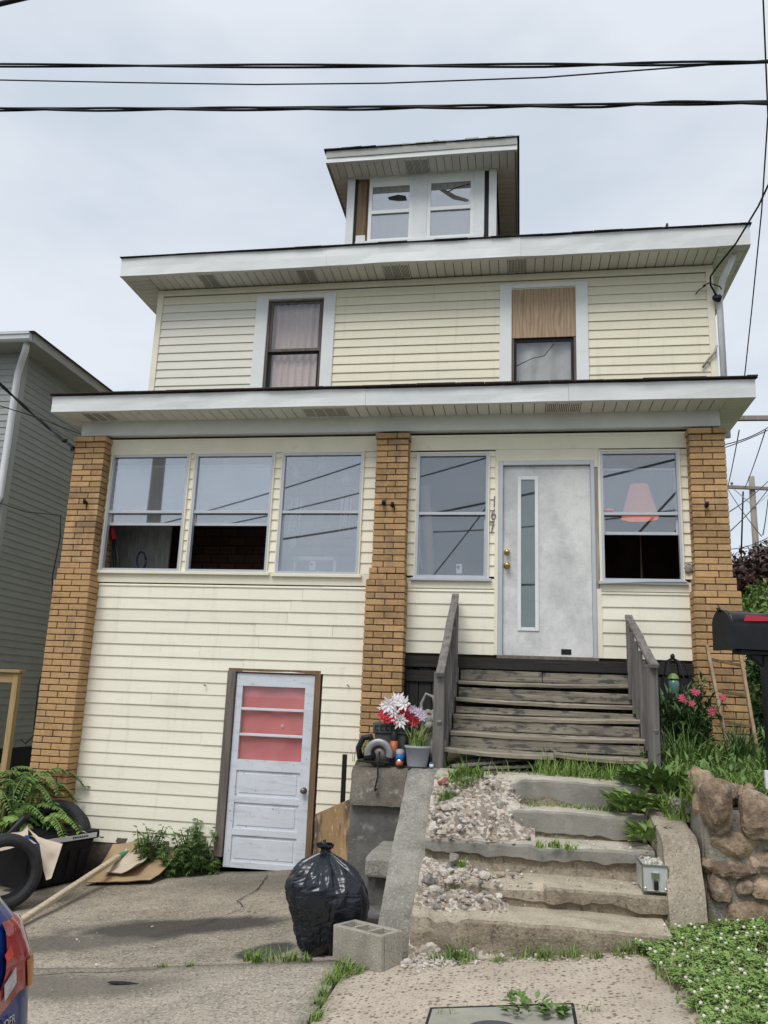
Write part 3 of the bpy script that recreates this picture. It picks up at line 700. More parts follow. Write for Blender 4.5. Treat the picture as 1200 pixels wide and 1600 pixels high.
mb = MB().box(-.088,.668,UY+.012,UY+.045,6.255,6.298); mb.box(-.088,-.055,UY+.014,UY+.04,5.3,6.255).box(.635,.668,UY+.014,UY+.04,5.3,6.255); mb.build('sash', M['wood_black'], uw2)
B(-.055,.635,UY+.024,UY+.028,5.3,6.255).build('pane', M['glass_up'], uw2)
mb = MB().tube([(-.055,UY+.021,5.93),(.15,UY+.021,6.03),(.30,UY+.021,6.06),(.42,UY+.021,6.22)], .005, 5); mb.build('glass_crack', M['black'], uw2)
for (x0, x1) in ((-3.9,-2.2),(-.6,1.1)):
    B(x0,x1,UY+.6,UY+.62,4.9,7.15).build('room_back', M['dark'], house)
def curtain(name, x0, x1, z0, z1, y, mat, folds, amp, label, gather=0):
    mb = MB()
    def f(u, v):
        x = x0 + (x1-x0)*u; z = z0 + (z1-z0)*v
        if gather: x = x0 + (x1-x0)*(u**(1+gather*(1-v)))
        return (x, y + amp*math.sin(u*folds*6.28+noise.noise(Vector((u*3,v*2,folds)))*1.5) + amp*.8*noise.noise(Vector((u*6,v*3,folds))), z)
    mb.grid(60, 14, f); i0 = len(mb.v)
    return tag(mb.build(name, mat), label, 'curtain')
curtain('curtain', -3.44, -2.74, 5.25, 6.97, UY+.12, M['curtain_pink'], 7, .014, 'greyish pink curtain behind the left upstairs window')
curtain('curtain', -.10, .68, 5.25, 6.30, UY+.10, M['curtain_white'], 3, .02, 'pale sheet hung in the upstairs window below the plywood')
# ---- main eave, fascia, roof
fascia('main_fascia', [-5.49, -2.55, .0, 2.77], 9.55, 9.6, 7.225, 7.50, house, M['white_metal'], .012)
me_ = MB().box(-5.44, 2.72, 9.62, 9.66, 7.26, 7.45).build('main_eave', M['dark'], house)
soffit(me_, -5.10, 2.41, 9.585, 10.0, 7.232, .118, [(-4.45,-4.2),(-3.0,-2.8),(-1.85,-1.5),(-.2,.05)])
soffit_side(me_, 2.415, 2.74, 9.59, 18, 7.232, .12); soffit_side(me_, -5.46, -5.105, 9.59, 18, 7.232, .12)
for x in (2.745, -5.49): B(x, x+.03, 9.602, 18.3, 7.226, 7.49, .003).build('side_fascia', M['white_metal'], house)
mb = MB(); e = [(-5.51,9.53,7.505),(2.79,9.53,7.505),(2.79,18.4,7.505),(-5.51,18.4,7.505)]; a1 = (-1.36,13.55,9.70); a2 = (-1.36,14.4,9.70)
mb.face([e[0],e[1],a1]); mb.face([e[1],e[2],a2,a1]); mb.face([e[2],e[3],a2]); mb.face([e[3],e[0],a1,a2]); mb.face([e[3],e[2],e[1],e[0]])
rf = mb.build('main_roof', M['roof'], house)
ragged(MB(), -5.51, 2.79, 9.545, 7.502, .006, .006, .35).build('shingle_edge', M['roof'], rf)
c = at(1041, 349, 9.9); mb = MB().hexa([c+Vector(q) for q in ((-.05,0,-.22),(.03,0,-.22),(.03,.1,-.22),(-.05,.1,-.22),(.005,.03,.02),(.03,.03,.02),(.03,.06,.02),(.005,.06,.02))]); mb.build('roof_flashing', M['black_metal'], rf)
# ---- downspout and conduit at the right upper corner
mb = MB().tube([(2.47,9.97,4.9),(2.47,9.97,6.75),(2.50,9.9,6.95),(2.62,9.75,7.22)], .04, 8); mb.build('downspout', M['gutter'], house)
mb = MB().tube([at(1098,574,9.96),at(1108,560,9.95),at(1117,550,9.93),at(1120,540,9.95)], .016, 6); mb.build('hanging_strap', M['gutter_dull'], house)
# ---- dormer
DY = 10.6
mb = MB().box(-2.545,-.37,DY+.03,13.2,7.9,9.41); dm = mb.build('dormer', M['jamb_brown'], house)
mb = MB()
for a, b in ((-2.57,-2.455),(-.46,-.35)): mb.box(a, b, DY-.01, DY+.04, 7.95, 9.27, .003)
mb.box(-2.455,-.46,DY-.012,DY+.03,9.255,9.415,.003).box(-2.57,-2.456,DY-.011,DY+.03,9.275,9.415,.003).box(-.459,-.35,DY-.011,DY+.03,9.275,9.415,.003)
mb.box(-1.575,-1.36,DY-.014,DY+.03,8.2,9.254,.003).box(-.675,-.525,DY-.013,DY+.03,8.2,9.254,.003).box(-2.41,-.53,DY-.03,DY+.03,8.15,8.20,.003)
mb.build('dormer_trim', M['white_wood'], dm)
B(-2.454,-2.41,DY+.0,DY+.03,8.0,9.254).build('tar_strip', M['tar'], dm); B(-.524,-.461,DY+.0,DY+.03,8.0,9.254).build('tar_strip', M['tar'], dm)
B(-2.409,-2.27,DY+.002,DY+.032,8.3,9.20).build('bare_stud', M['jamb_brown'], dm); B(-2.408,-2.27,DY-.004,DY+.03,8.2,8.31).build('white_patch', M['white_wood'], dm)
for (a, b) in ((-2.235,-1.576),(-1.359,-.676)):
    mb = MB().box(a, a+.05, DY-.006, DY+.03, 8.2, 9.254).box(b-.05, b, DY-.006, DY+.03, 8.2, 9.254).box(a+.05, b-.05, DY-.005, DY+.03, 9.10, 9.254).box(a+.05,b-.05,DY-.016,DY+.03,8.645,8.70).box(a+.05,b-.05,DY-.008,DY+.03,8.2,8.235)
    mb.build('dormer_sash', M['white_metal'], dm)
    B(a+.05,b-.05,DY+.012,DY+.016,8.70,9.10).build('pane', M['glass_dorm'], dm); B(a+.05,b-.05,DY+.010,DY+.014,8.235,8.645).build('pane', M['glass_dorm'], dm)
mb = MB(); hole = [at(606,308,DY+.008), at(622,304,DY+.008), at(634,306,DY+.008), at(636,313,DY+.008), at(622,314,DY+.008), at(608,312,DY+.008)]; mb.face(hole); mb.build('broken_hole', M['black'], dm)
mb = MB(); mb.face([at(687,297,DY+.008),at(696,296,DY+.008),at(712,305,DY+.008),at(733,312,DY+.008),at(730,315,DY+.008),at(708,311,DY+.008)]); mb.build('broken_hole', M['soffit_dark'], dm)
mb = MB().tube([at(699,300,DY+.007),at(710,294,DY+.007),at(733,287,DY+.007)], .006, 4); mb.build('glass_crack', M['black'], dm)
a = at(510,237,10.2); b_ = at(806,213,10.2); x0, x1 = a.x, b_.x + .02; zt = (a.z + b_.z)/2; ft = .205
fascia('dormer_fascia', [x0, x1], 10.2, 10.24, zt-ft, zt-.01, dm, M['white_metal'], .004)
B(x0+.01,x1-.01,10.186,10.195,zt-ft+.075,zt-.015,.002).build('gutter_strip', M['gutter_dull'], dm)
soffit(dm, x0+.03, x1-.03, 10.23, DY+.03, zt-ft+.004, .115, [(-1.72,-1.36)])
soffit_side(dm, -.348, x1-.03, DY+.03, 13.2, zt-ft+.004, .115); soffit_side(dm, x0+.03, -2.572, DY+.03, 13.2, zt-ft+.004, .115)
B(x1-.03,x1,10.245,13.3,zt-ft,zt-.01).build('side_fascia', M['gutter_dull'], dm); B(x0,x0+.03,10.245,13.3,zt-ft,zt-.01).build('side_fascia', M['gutter_dull'], dm)
mb = MB(); zz = zt + .0; xm = (x0+x1)/2; hp = .5
mb.face([(x0-.03,10.17,zz),(x1+.03,10.17,zz),(xm,10.17+1.4,zz+hp)]); mb.face([(x1+.03,10.17,zz),(x1+.03,13.6,zz),(xm,13.6,zz+hp),(xm,11.57,zz+hp)]); mb.face([(x0-.03,13.6,zz),(x0-.03,10.17,zz),(xm,11.57,zz+hp),(xm,13.6,zz+hp)]); mb.face([(x0-.03,10.17,zz-.01),(x0-.03,13.6,zz-.01),(x1+.03,13.6,zz-.01),(x1+.03,10.17,zz-.01)])
mb.build('dormer_roof', M['roof'], dm)
ragged(MB(), x0-.03, x0+.75, 10.19, zz-.008, .012, .02).build('shingle_edge', M['roof'], dm); ragged(MB(), x0+.75, x1+.03, 10.2, zz-.010, .006, .022).build('shingle_edge', M['gutter_dull'], dm)
# ---- porch windows
def porch_window(k, mats, opened=False, zm=3.615, zo=3.48, ztop=4.16):
    x0, x1, z0, z1 = PW[k]; t = .026; mb = MB(); y0, y1 = F-.030, F+.03
    c = MB()                                          # cream casing
    for (a, b, p, q) in ((x0-.014,x0,z0-.035,z1+.02),(x1,x1+.014,z0-.035,z1+.02)): c.box(a, b, F-.036, F+.01, p, q, .003)
    c.box(x0+.0005,x1-.0005,F-.035,F+.01,z1,z1+.019,.003)
    wn = c.build('window', M['cream'], house)
    B(x0-.04, x1+.04, F-.055, F+.02, z0-.045, z0-.012, .004).build('sill', M['cream'] if k < 3 else M['alu'], wn)
    mb.box(x0,x0+t,y0,y1,z0-.012,z1).box(x1-t,x1,y0,y1,z0-.012,z1).box(x0+t,x1-t,y0+.001,y1,z1-t,z1).box(x0+t,x1-t,y0+.001,y1,z0-.012,z0+.018)
    mb.build('frame', M['alu'], wn)
    a, b = x0+t, x1-t
    B(a, b, F-.02, F+.012, zm-.016, zm+.016, .003).build('meeting_rail', M['alu'], wn)
    B(a, b, F+.0, F+.004, zm+.016, z1-t).build('pane', mats[0], wn)
    if opened:
        mb = MB().box(a,b,F+.018,F+.04,zo-.014,zo+.016).box(a,b,F+.018,F+.04,ztop-.014,ztop+.012).box(a,a+.018,F+.019,F+.04,zo+.016,ztop-.014).box(b-.018,b,F+.019,F+.04,zo+.016,ztop-.014)
        mb.build('raised_sash', M['alu'], wn)
        B(a+.018,b-.018,F+.027,F+.031,zo+.016,ztop-.014).build('pane', mats[1], wn)
    else:
        for q in (a, b-.016): B(q,q+.016,F+.016,F+.034,z0+.018,zm-.016).build('sash_stile', M['alu'], wn)
        B(a+.016,b-.016,F+.022,F+.026,z0+.018,zm-.016).build('pane', mats[1], wn)
    return wn
porch_window(0, (M['glass_bright'], M['glass_bright']), True)
porch_window(1, (M['glass_bright'], M['glass_bright']), True)
porch_window(2, (M['glass_mid'], M['glass_mid']))
porch_window(3, (M['glass_dim'], M['glass_dim']), False, 3.60)
w5 = porch_window(4, (M['glass_dim'], M['glass_dim']), True, 3.60, 3.40, 4.08)
mb = MB().bar((.80,F-.06,2.872),(1.25,F-.055,2.895),.03,.012).bar((1.25,F-.055,2.897),(1.62,F-.055,2.90),.03,.012); mb.build('loose_trim', M['alu'], w5)
c = at(950,797,F-.003); B(c.x-.055,c.x+.055,F-.004,F-.002,c.z-.018,c.z+.014,.001).build('sticker', mk('pink_sticker',(.62,.36,.38),.5,.05,30), w5); B(c.x-.05,c.x+.05,F-.0055,F-.0042,c.z-.012,c.z-.006).build('sticker_stripe', mk('sticker_red',(.40,.06,.10),.5,.05,30), w5)
# ---- front door
x0, x1, z0, z1 = FD
mb = MB().box(x0,x0+.045,F-.03,F+.06,z0,z1,.003).box(x1-.04,x1,F-.03,F+.06,z0,z1,.003).box(x0+.045,x1-.04,F-.029,F+.06,z1-.045,z1,.003)
df = mb.build('door_frame', M['alu'], house)
B(x1+.002,x1+.034,F-.012,F+.0,2.82,4.10).build('bare_wood_strip', woodmat('bare_strip',(.36,.32,.28),2,(.15,.12,.10)), house)
B(x1+.036,x1+.052,F-.022,F+.0,2.80,4.30,.003).build('trim_strip', M['cream'], house); B(x1-.0,x1+.035,F-.02,F,4.10,4.30).build('trim_strip', M['cream'], house)
B(x0-.035,x1+.0,F-.02,F,4.172,4.299,.003).build('door_head', M['cream'], house)
B(x0-.04,x0-.001,F-.024,F,2.13,4.171,.003).build('trim_strip', M['cream'], house)
B(x1+.002,x1+.05,F-.02,F,2.13,2.819).build('trim_strip', M['cream'], house)
B(x0-.01,x1+.01,F-.05,F+.05,2.095,2.13,.004).build('threshold', M['jamb'], house)
fd = MB(); gx0, gx1, gz0, gz1 = -.025,.175,2.39,4.0
for (a, b, c, d) in ((-.183,gx0,2.135,4.12),(gx1,.713,2.135,4.12),(gx0,gx1,2.135,gz0),(gx0,gx1,gz1,4.12)): fd.box(a,b,F+.008,F+.05,c,d)
fdo = fd.build('front_door', M['door_white'], house)
mb = MB()
for (a, b, c, d) in ((gx0-.008,gx0+.028,gz0-.008,gz1+.008),(gx1-.03,gx1+.008,gz0-.008,gz1+.008)): mb.box(a,b,F-.004,F+.012,c,d,.003)
mb.box(gx0+.028,gx1-.03,F-.003,F+.012,gz1-.03,gz1+.008,.003).box(gx0+.028,gx1-.03,F-.003,F+.012,gz0-.008,gz0+.028,.003); mb.build('glass_bead', M['white_metal'], fdo)
B(gx0+.028,gx1-.03,F+.012,F+.016,gz0+.028,gz1-.03).build('door_glass', M['glass_door'], fdo)
B(gx0-.02,gx1+.02,F+.09,F+.095,gz0,gz1).build('door_blind', mk('door_blind',(.16,.19,.18),.9,.2,3), fdo)
AX = Matrix.Rotation(R(90), 3, 'X')
for zz, r, nm in ((3.19,.030,'deadbolt'),(3.05,.034,'door_knob')):
    mb = MB().lathe([(0,.0),(r*1.0,.0),(r*1.05,.006),(r*.55,.012),(r*.5,.03),(r*.85,.04),(r*.8,.055),(r*.4,.062),(0,.063)], (-.14,F+.008,zz), 20, ax=AX); mb.build(nm, M['brass'], fdo)
B(.40,.50,F+.004,F+.0078,2.155,2.21,.002).build('scuff_plate', M['black'], fdo)
# house number 167, one digit below the other
for ch, px, py, tilt in (('1',772,784,.06),('6',771,804,.04),('7',770,824,-.12)):
    c = at(px, py, F-.022)
    text_mesh('house_number_digit', ch, .17, M['knob_grey'], Matrix.Translation((c.x, F-.024, c.z-.055)) @ Matrix.Rotation(tilt,4,'Y') @ Matrix.Rotation(R(90),4,'X') @ Matrix.Diagonal((.75,1,1,1)), house)
c = at(1076,888,F-.03); mb = MB().blob(c,(.045,.02,.05),2,.5,4); mb.tube([c+Vector((-.04,-.01,.05)),c+Vector((.05,-.01,.06))],.008,5); mb.build('metal_bracket', M['statue'], house)
# ---- basement door
B(-3.062,-2.972,F-.035,F+.10,.04,1.885,.004).build('basement_jamb', M['jamb'], house)
B(-2.112,-2.05,F-.022,F+.10,-.06,1.885,.004).build('basement_jamb', M['jamb_brown'], house)
B(-3.06,-2.05,F-.02,F+.10,1.872,1.915,.004).build('basement_header', M['jamb_brown'], house)
bd = MB(); X0, X1 = -2.965,-2.118; G0, G1, GB, GT = -2.895,-2.215,.99,1.735
bd.box(X0,G0,F+.0,F+.045,-.055,1.865).box(G1,X1,F+.0,F+.045,-.055,1.865).box(G0,G1,F+.001,F+.045,GT,1.865).box(G0,G1,F+.001,F+.045,.885,GB)
for (p, q) in ((.63,.885),(.315,.57),(-.0,.255)): bd.box(G0,G1,F+.016,F+.04,p,q)
for (p, q) in ((.57,.63),(.255,.315),(-.055,.0)): bd.box(G0,G1,F+.0012,F+.045,p,q)
bdo = bd.build('basement_door', M['base_door'], house)
for (p, q) in ((.63,.885),(.315,.57),(-.0,.255)):
    mb = MB().hexa([(G0+.03,F+.0155,p+.03),(G1-.03,F+.0155,p+.03),(G1-.03,F+.017,p+.03),(G0+.03,F+.017,p+.03),(G0+.03,F+.0155,q-.03),(G1-.03,F+.0155,q-.03),(G1-.03,F+.017,q-.03),(G0+.03,F+.017,q-.03)])
    mb = B(G0+.035,G1-.035,F+.0105,F+.0165,p+.03,q-.03,.005); mb.build('door_panel', M['base_door'], bdo)
for z in (1.24,1.50): B(G0,G1,F+.0,F+.03,z-.014,z+.014,.004).build('muntin', M['base_door'], bdo)
for (p, q) in ((GB,1.226),(1.254,1.486),(1.514,GT)): B(G0,G1,F+.018,F+.021,p,q).build('pane', M['glass_base'], bdo)
mb = MB().lathe([(0,0),(.030,0),(.031,.006),(.014,.012),(.013,.03),(.028,.04),(.027,.06),(.012,.066),(0,.067)], (-2.165,F,.72), 18, ax=AX); mb.build('door_knob', M['knob_grey'], bdo)
def rc(u, v):
    x = -2.915+.72*u; z = .96+.80*v; s = math.exp(-((u-.02-.10*(1-v))/.09)**2)*.5 + .3*math.sin((u+.55*v)*9)*math.exp(-((u+.5*v-.95)/.35)**2)
    return (x, F+.046+.020*s+.012*noise.noise(Vector((u*5,v*4,2))), z)
tag(MB().grid(50,40,rc).build('curtain', M['curtain_red']), 'salmon red cloth behind the basement door panes', 'curtain')
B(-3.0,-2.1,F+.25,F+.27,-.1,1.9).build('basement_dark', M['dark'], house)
c = at(514//1 - 70, 1133, F+.034)
for (px, py) in ((441,1134),):
    c = at(px, py, F+.031); mb = MB().blob(c,(.012,.004,.018),1,.3); mb.build('paint_chip', M['petal_white'], bdo)
# nail and small hooks on the siding
for (px, py) in ((322,1072),(545,1072)):
    c = at(px, py, F-.02); MB().tube([c, c+Vector((-.01,-.04,.012))], .006, 6).build('nail', M['knob_grey'], low)
c = at(118,1271,F-.012); mb = MB(); P = [c+Vector((math.cos(t)*.03*(1+.5*math.sin(3*t)), -.008, math.sin(t)*.028*(1+.4*math.cos(2*t)))) for t in lin(0,5.8,10)]; mb.face(P); mb.build('siding_hole', M['foundation'], low)
# porch skirting beside the stairs: blackened planks and rim joist
B(-1.175,1.655,F-.055,F+.02,1.985,2.092,.004).build('rim_joist', M['wood_blackx'], house)
def skirt(x0, x1, n, zt):
    w_ = (x1-x0)/n
    for i in range(n): B(x0+i*w_+.003, x0+(i+1)*w_-.003, F-.03-random.uniform(0,.008), F+.02, 1.0, zt-random.uniform(0,.03), .003).build('skirt_plank', M['wood_black'], house)
skirt(-1.16,-.62,4,1.98); skirt(1.06,1.64,4,1.98)
B(-1.16,-.62,F-.055,F-.04,1.84,1.95,.003).build('skirt_rail', M['wood_blackx'], house)
# ================================================================== NEIGHBOUR HOUSE (left)
NX, NY = -7.0, 9.88
nb = thing('neighbour_house', (-10, 12, -.4), 'grey vinyl-sided house with white downspout across the alley', 'house')
nbw = MB().box(-14, NX, NY, 19, .75, 6.3).build('wall', M['black'], nb)
z = .8; k = 0
while z < 6.25:
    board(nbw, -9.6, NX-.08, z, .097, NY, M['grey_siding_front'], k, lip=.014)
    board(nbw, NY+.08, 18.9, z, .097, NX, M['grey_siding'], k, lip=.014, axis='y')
    z += .097; k += 1
B(NX-.08, NX+.022, NY-.022, NY+.08, .78, 6.28, .003).build('corner_board', M['grey_siding_front'], nb)
B(-14, NX-.02, NY+.05, 18.9, -.6, .75).build('foundation', M['black'], nb)
# eave: soffit, fascia with gutter, roof
B(-14, NX+.33, NY-.35, NY-.001, 6.28, 6.30).build('soffit', M['gutter_dull'], nb); B(NX+.001, NX+.33, NY, 19.2, 6.28, 6.30).build('soffit', M['gutter_dull'], nb)
def gutter(a, b, nrm):
    a = Vector(a); b = Vector(b); nrm = Vector(nrm); prof = [(0,0),(.05,0),(.075,.02),(.082,.07),(.10,.085),(.10,.11),(.09,.11),(.0,.10)]
    mb = MB(); m_ = len(prof)
    for p in (a, b):
        for (q, z) in prof: mb.v.append(p + nrm*q + Vector((0,0,z)))
    for i in range(m_): mb.f.append((i, (i+1)%m_, m_+(i+1)%m_, m_+i)); mb.sm.append(False)
    mb.f.append(tuple(range(m_))); mb.sm.append(False); mb.f.append(tuple(m_+i for i in range(m_))[::-1]); mb.sm.append(False)
    return mb
gutter((-14,NY-.35,6.285),(NX+.33,NY-.35,6.285),(0,-1,0)).build('gutter', M['gutter'], nb)
B(NX+.325,NX+.36,NY-.36,19.2,6.27,6.44,.004).build('side_fascia', M['gutter_dull'], nb)
mb = MB().face([(-14.4,NY-.46,6.40),(NX+.40,NY-.46,6.40),(-10.5,14.4,8.4)]); 
mb = MB(); mb.face([(-14.4,NY-.44,6.405),(NX+.40,NY-.44,6.405),(NX-3,13.4,8.0),(-11,13.4,8.0)]); mb.face([(NX+.40,NY-.44,6.405),(NX+.40,19.4,6.405),(NX-3,16.0,8.0),(NX-3,13.4,8.0)]); mb.face([(-14.4,NY-.44,6.395),(-14.4,19.4,6.395),(NX+.40,19.4,6.395),(NX+.40,NY-.44,6.395)])
mb.build('roof', mk('brown_shingle',(.13,.10,.085),.9,.25,14,.6,90), nb)
mb = MB().tube([(NX+.22,NY-.30,6.29),(NX+.20,NY-.28,6.20),(NX+.05,NY-.12,6.08),(NX-.02,NY-.06,5.95),(NX-.02,NY-.06,4.9),(NX-.02,NY-.06,4.15),(NX-.04,NY-.10,4.03),(NX-.12,NY-.22,3.93),(NX-.3,NY-.4,3.9)], .048, 10)
mb.build('downspout', M['gutter'], nb)
B(-14,-9.6,NY-.01,NY,.75,6.28).build('front_wall_far', M['grey_siding_front'], nb)
mb = MB().tube([(NX+.02,11.6,.8),(NX+.02,11.6,5.2)], .018, 6); mb.build('cable_conduit', M['gutter_dull'], nb)
mb = MB().tube([at(95,694,11.3)+Vector((0,0,0)) ,at(92,760,11.4),at(85,840,11.4)], .012, 6)
# wooden gate frame in the alley
gt = thing('wood_frame', at(8,1175,9.5), 'new lumber post and rail standing in the alley by the grey wall', 'wood frame')
a = at(33,1048,9.4); B(a.x-.075,a.x+.0,9.36,9.44,-.3,a.z-.03,.004).build('post', M['new_wood'], gt)
B(a.x-1.2,a.x+.03,9.33,9.47,a.z-.03,a.z+.01,.004).build('top_rail', M['new_woodx'], gt); B(a.x-1.2,a.x-.076,9.37,9.43,a.z-.15,a.z-.032,.004).build('rail', M['new_woodx'], gt)
B(a.x-1.2,a.x-.076,9.37,9.43,.62,.72,.004).build('rail', M['jamb_brown'], gt)
B(a.x-.5,a.x-.42,9.365,9.435,-.3,a.z-.152,.004).build('post', M['new_wood'], gt)

# ================================================================== WOODEN STAIRS
st = thing('wooden_stairs', (.2,7.0,1.12), 'weathered grey wooden porch stairs with crooked handrails', 'stairs')
TZ = [1.87, 1.69, 1.555, 1.41, 1.275]; TY = [8.15, 7.87, 7.60, 7.30, 7.0]
for i, (z, y) in enumerate(zip(TZ, TY)):
    yb = (TY[i-1] if i else F-.06)
    sl_ = random.uniform(-.012,.012); x0, x1 = -.60, 1.045 - .008*i
    # tread in two boards, sagging and worn at the edge
    for q, (a, b) in enumerate(((y, (y+yb)/2-.004), ((y+yb)/2+.004, yb+.03))):
        mb = MB(); nn = 10
        def f(u, v): pass
        for xx0, xx1 in ([(x0, x1)] if i != 4 or q else [(x0-.03, .26), (.268, x1)]):
            ns_ = 22; r0 = len(mb.v)
            for s_ in range(ns_+1):
                u_ = s_/ns_; xx = xx0+(xx1-xx0)*u_; zz = z-sl_+2*sl_*u_-.014*math.sin(math.pi*u_)*(1 if q == 0 else .5)+.004*noise.noise(Vector((xx*4,i,q)))
                ea = .012*noise.noise(Vector((xx*6,i*3,q)))+.010*noise.noise(Vector((xx*19,i*3,q))); ch = .010*max(0,noise.noise(Vector((xx*9,i*5,q+7))))
                for (yy, dz_) in ((a+ea,-.036),(a+ea-.002,-.010-ch),(a+ea+.008,-ch*.5),(b,0),(b,-.036)): mb.v.append(Vector((xx,yy,zz+dz_)))
            for s_ in range(ns_):
                for e_ in range(5): mb.f.append((r0+s_*5+e_, r0+s_*5+(e_+1)%5, r0+(s_+1)*5+(e_+1)%5, r0+(s_+1)*5+e_)); mb.sm.append(False)
            mb.f.append((r0,r0+1,r0+2,r0+3,r0+4)); mb.sm.append(False); mb.f.append(tuple(r0+ns_*5+e_ for e_ in (4,3,2,1,0))); mb.sm.append(False)
        mb.build('tread', M['wood_nose'] if q == 0 else M['wood_x'], st)
    # riser of the step above this tread
    zt_ = (TZ[i-1]-.04 if i else 1.985)
    yr = yb + .012
    g = .035 if i in (1, 2) else .008
    hb = zt_ - z - g
    if i in (0,):
        mb = MB().hexa([(x0,yr,z+.0),(.21,yr,z),(.21,yr+.03,z),(x0,yr+.03,z),(x0,yr,z+hb),(.21,yr,z+hb-.004),(.21,yr+.03,z+hb-.004),(x0,yr+.03,z+hb)],.004); mb.build('riser', M['wood_x'], st)
        mb = MB().hexa([(.216,yr+.004,z),(x1,yr+.004,z),(x1,yr+.034,z),(.216,yr+.034,z),(.216,yr+.004,z+hb-.01),(x1,yr+.004,z+hb-.004),(x1,yr+.034,z+hb-.004),(.216,yr+.034,z+hb-.01)],.004); mb.build('riser', M['wood_x'], st)
    else:
        mb = MB().hexa([(x0,yr,z),(x1,yr,z),(x1,yr+.03,z),(x0,yr+.03,z),(x0,yr,z+hb),(x1,yr,z+hb-.01),(x1,yr+.03,z+hb-.01),(x0,yr+.03,z+hb)],.004); mb.build('riser', M['wood_x'], st)
for x in (-.66, 1.05):   # stringers
    mb = MB(); mb.hexa([(x,7.02,1.10),(x+.045,7.02,1.10),(x+.045,8.4,1.72),(x,8.4,1.72),(x,7.02,1.30),(x+.045,7.02,1.30),(x+.045,8.4,2.0),(x,8.4,2.0)],.004); mb.build('stringer', M['wood_rail'], st)
def railing(x, top, bot, zb0, zb1, n):
    post = B(x-.055,x+.035,6.93,7.0,zb0,bot.z+.02,.006); post.build('newel_post', M['wood_z'], st)
    B(x-.03,x+.03,8.28,8.36,zb1,top.z-.02,.006).build('post', M['wood_z'], st)
    mb = MB(); 
    N_ = 8; pts = [Vector((x, 6.88, bot.z)).lerp(Vector((x, 8.38, top.z)), i/N_) for i in range(N_+1)]
    pts = [p + Vector((.012*noise.noise(Vector((p.y*3,x,0))),0,.012*noise.noise(Vector((p.y*4,x,3))))) for p in pts]
    for a, b in zip(pts, pts[1:]): mb.bar(a, b+(b-a)*.03, .07, .036, c=.004)
    mb.build('handrail', M['wood_rail'], st)
    if x > 0: pts = [p+Vector((0,0,-.12)) for p in pts]
    mb = MB(); q = Vector((0,0,-.42)); mb.bar(pts[0]+q*.98+Vector((.0,.05,0)), pts[-1]+q, .035, .08, c=.004); mb.build('lower_rail', M['wood_rail'], st)
    for i in range(n):
        f = (i+.8)/(n+.6); p = Vector((x, 6.95, bot.z)).lerp(Vector((x, 8.32, top.z)), f); sx = .034*(1 if x < 0 else -1)
        B(p.x+sx-.016, p.x+sx+.016, p.y-.022, p.y+.022, max(p.z-.72,1.15)-random.uniform(0,.05), p.z-.02, .004).build('baluster', M['wood_z'], st)
railing(-.66, Vector((0,0,2.72)), Vector((0,0,1.87)), 1.08, 2.0, 6)
railing(1.05, Vector((0,0,2.54)), Vector((0,0,1.985)), 1.16, 2.0, 5)
# broken boards lying under the bottom tread
for k, (p0, p1) in enumerate((((-.55,6.96,1.14),(.05,7.25,1.21)),((-.3,7.0,1.135),(.2,7.15,1.17)),((-.48,7.1,1.17),(-.05,7.45,1.22)))):
    mb = MB().bar(p0, p1, .09, .022, c=.003)
    tag(mb.build('broken_board', M['wood_rail']), ('split grey board lying foremost under the bottom wooden tread','short grey board lying flat under the wooden stairs','grey board wedged deepest under the wooden stairs')[k], 'board', 'boards under the wooden stairs')

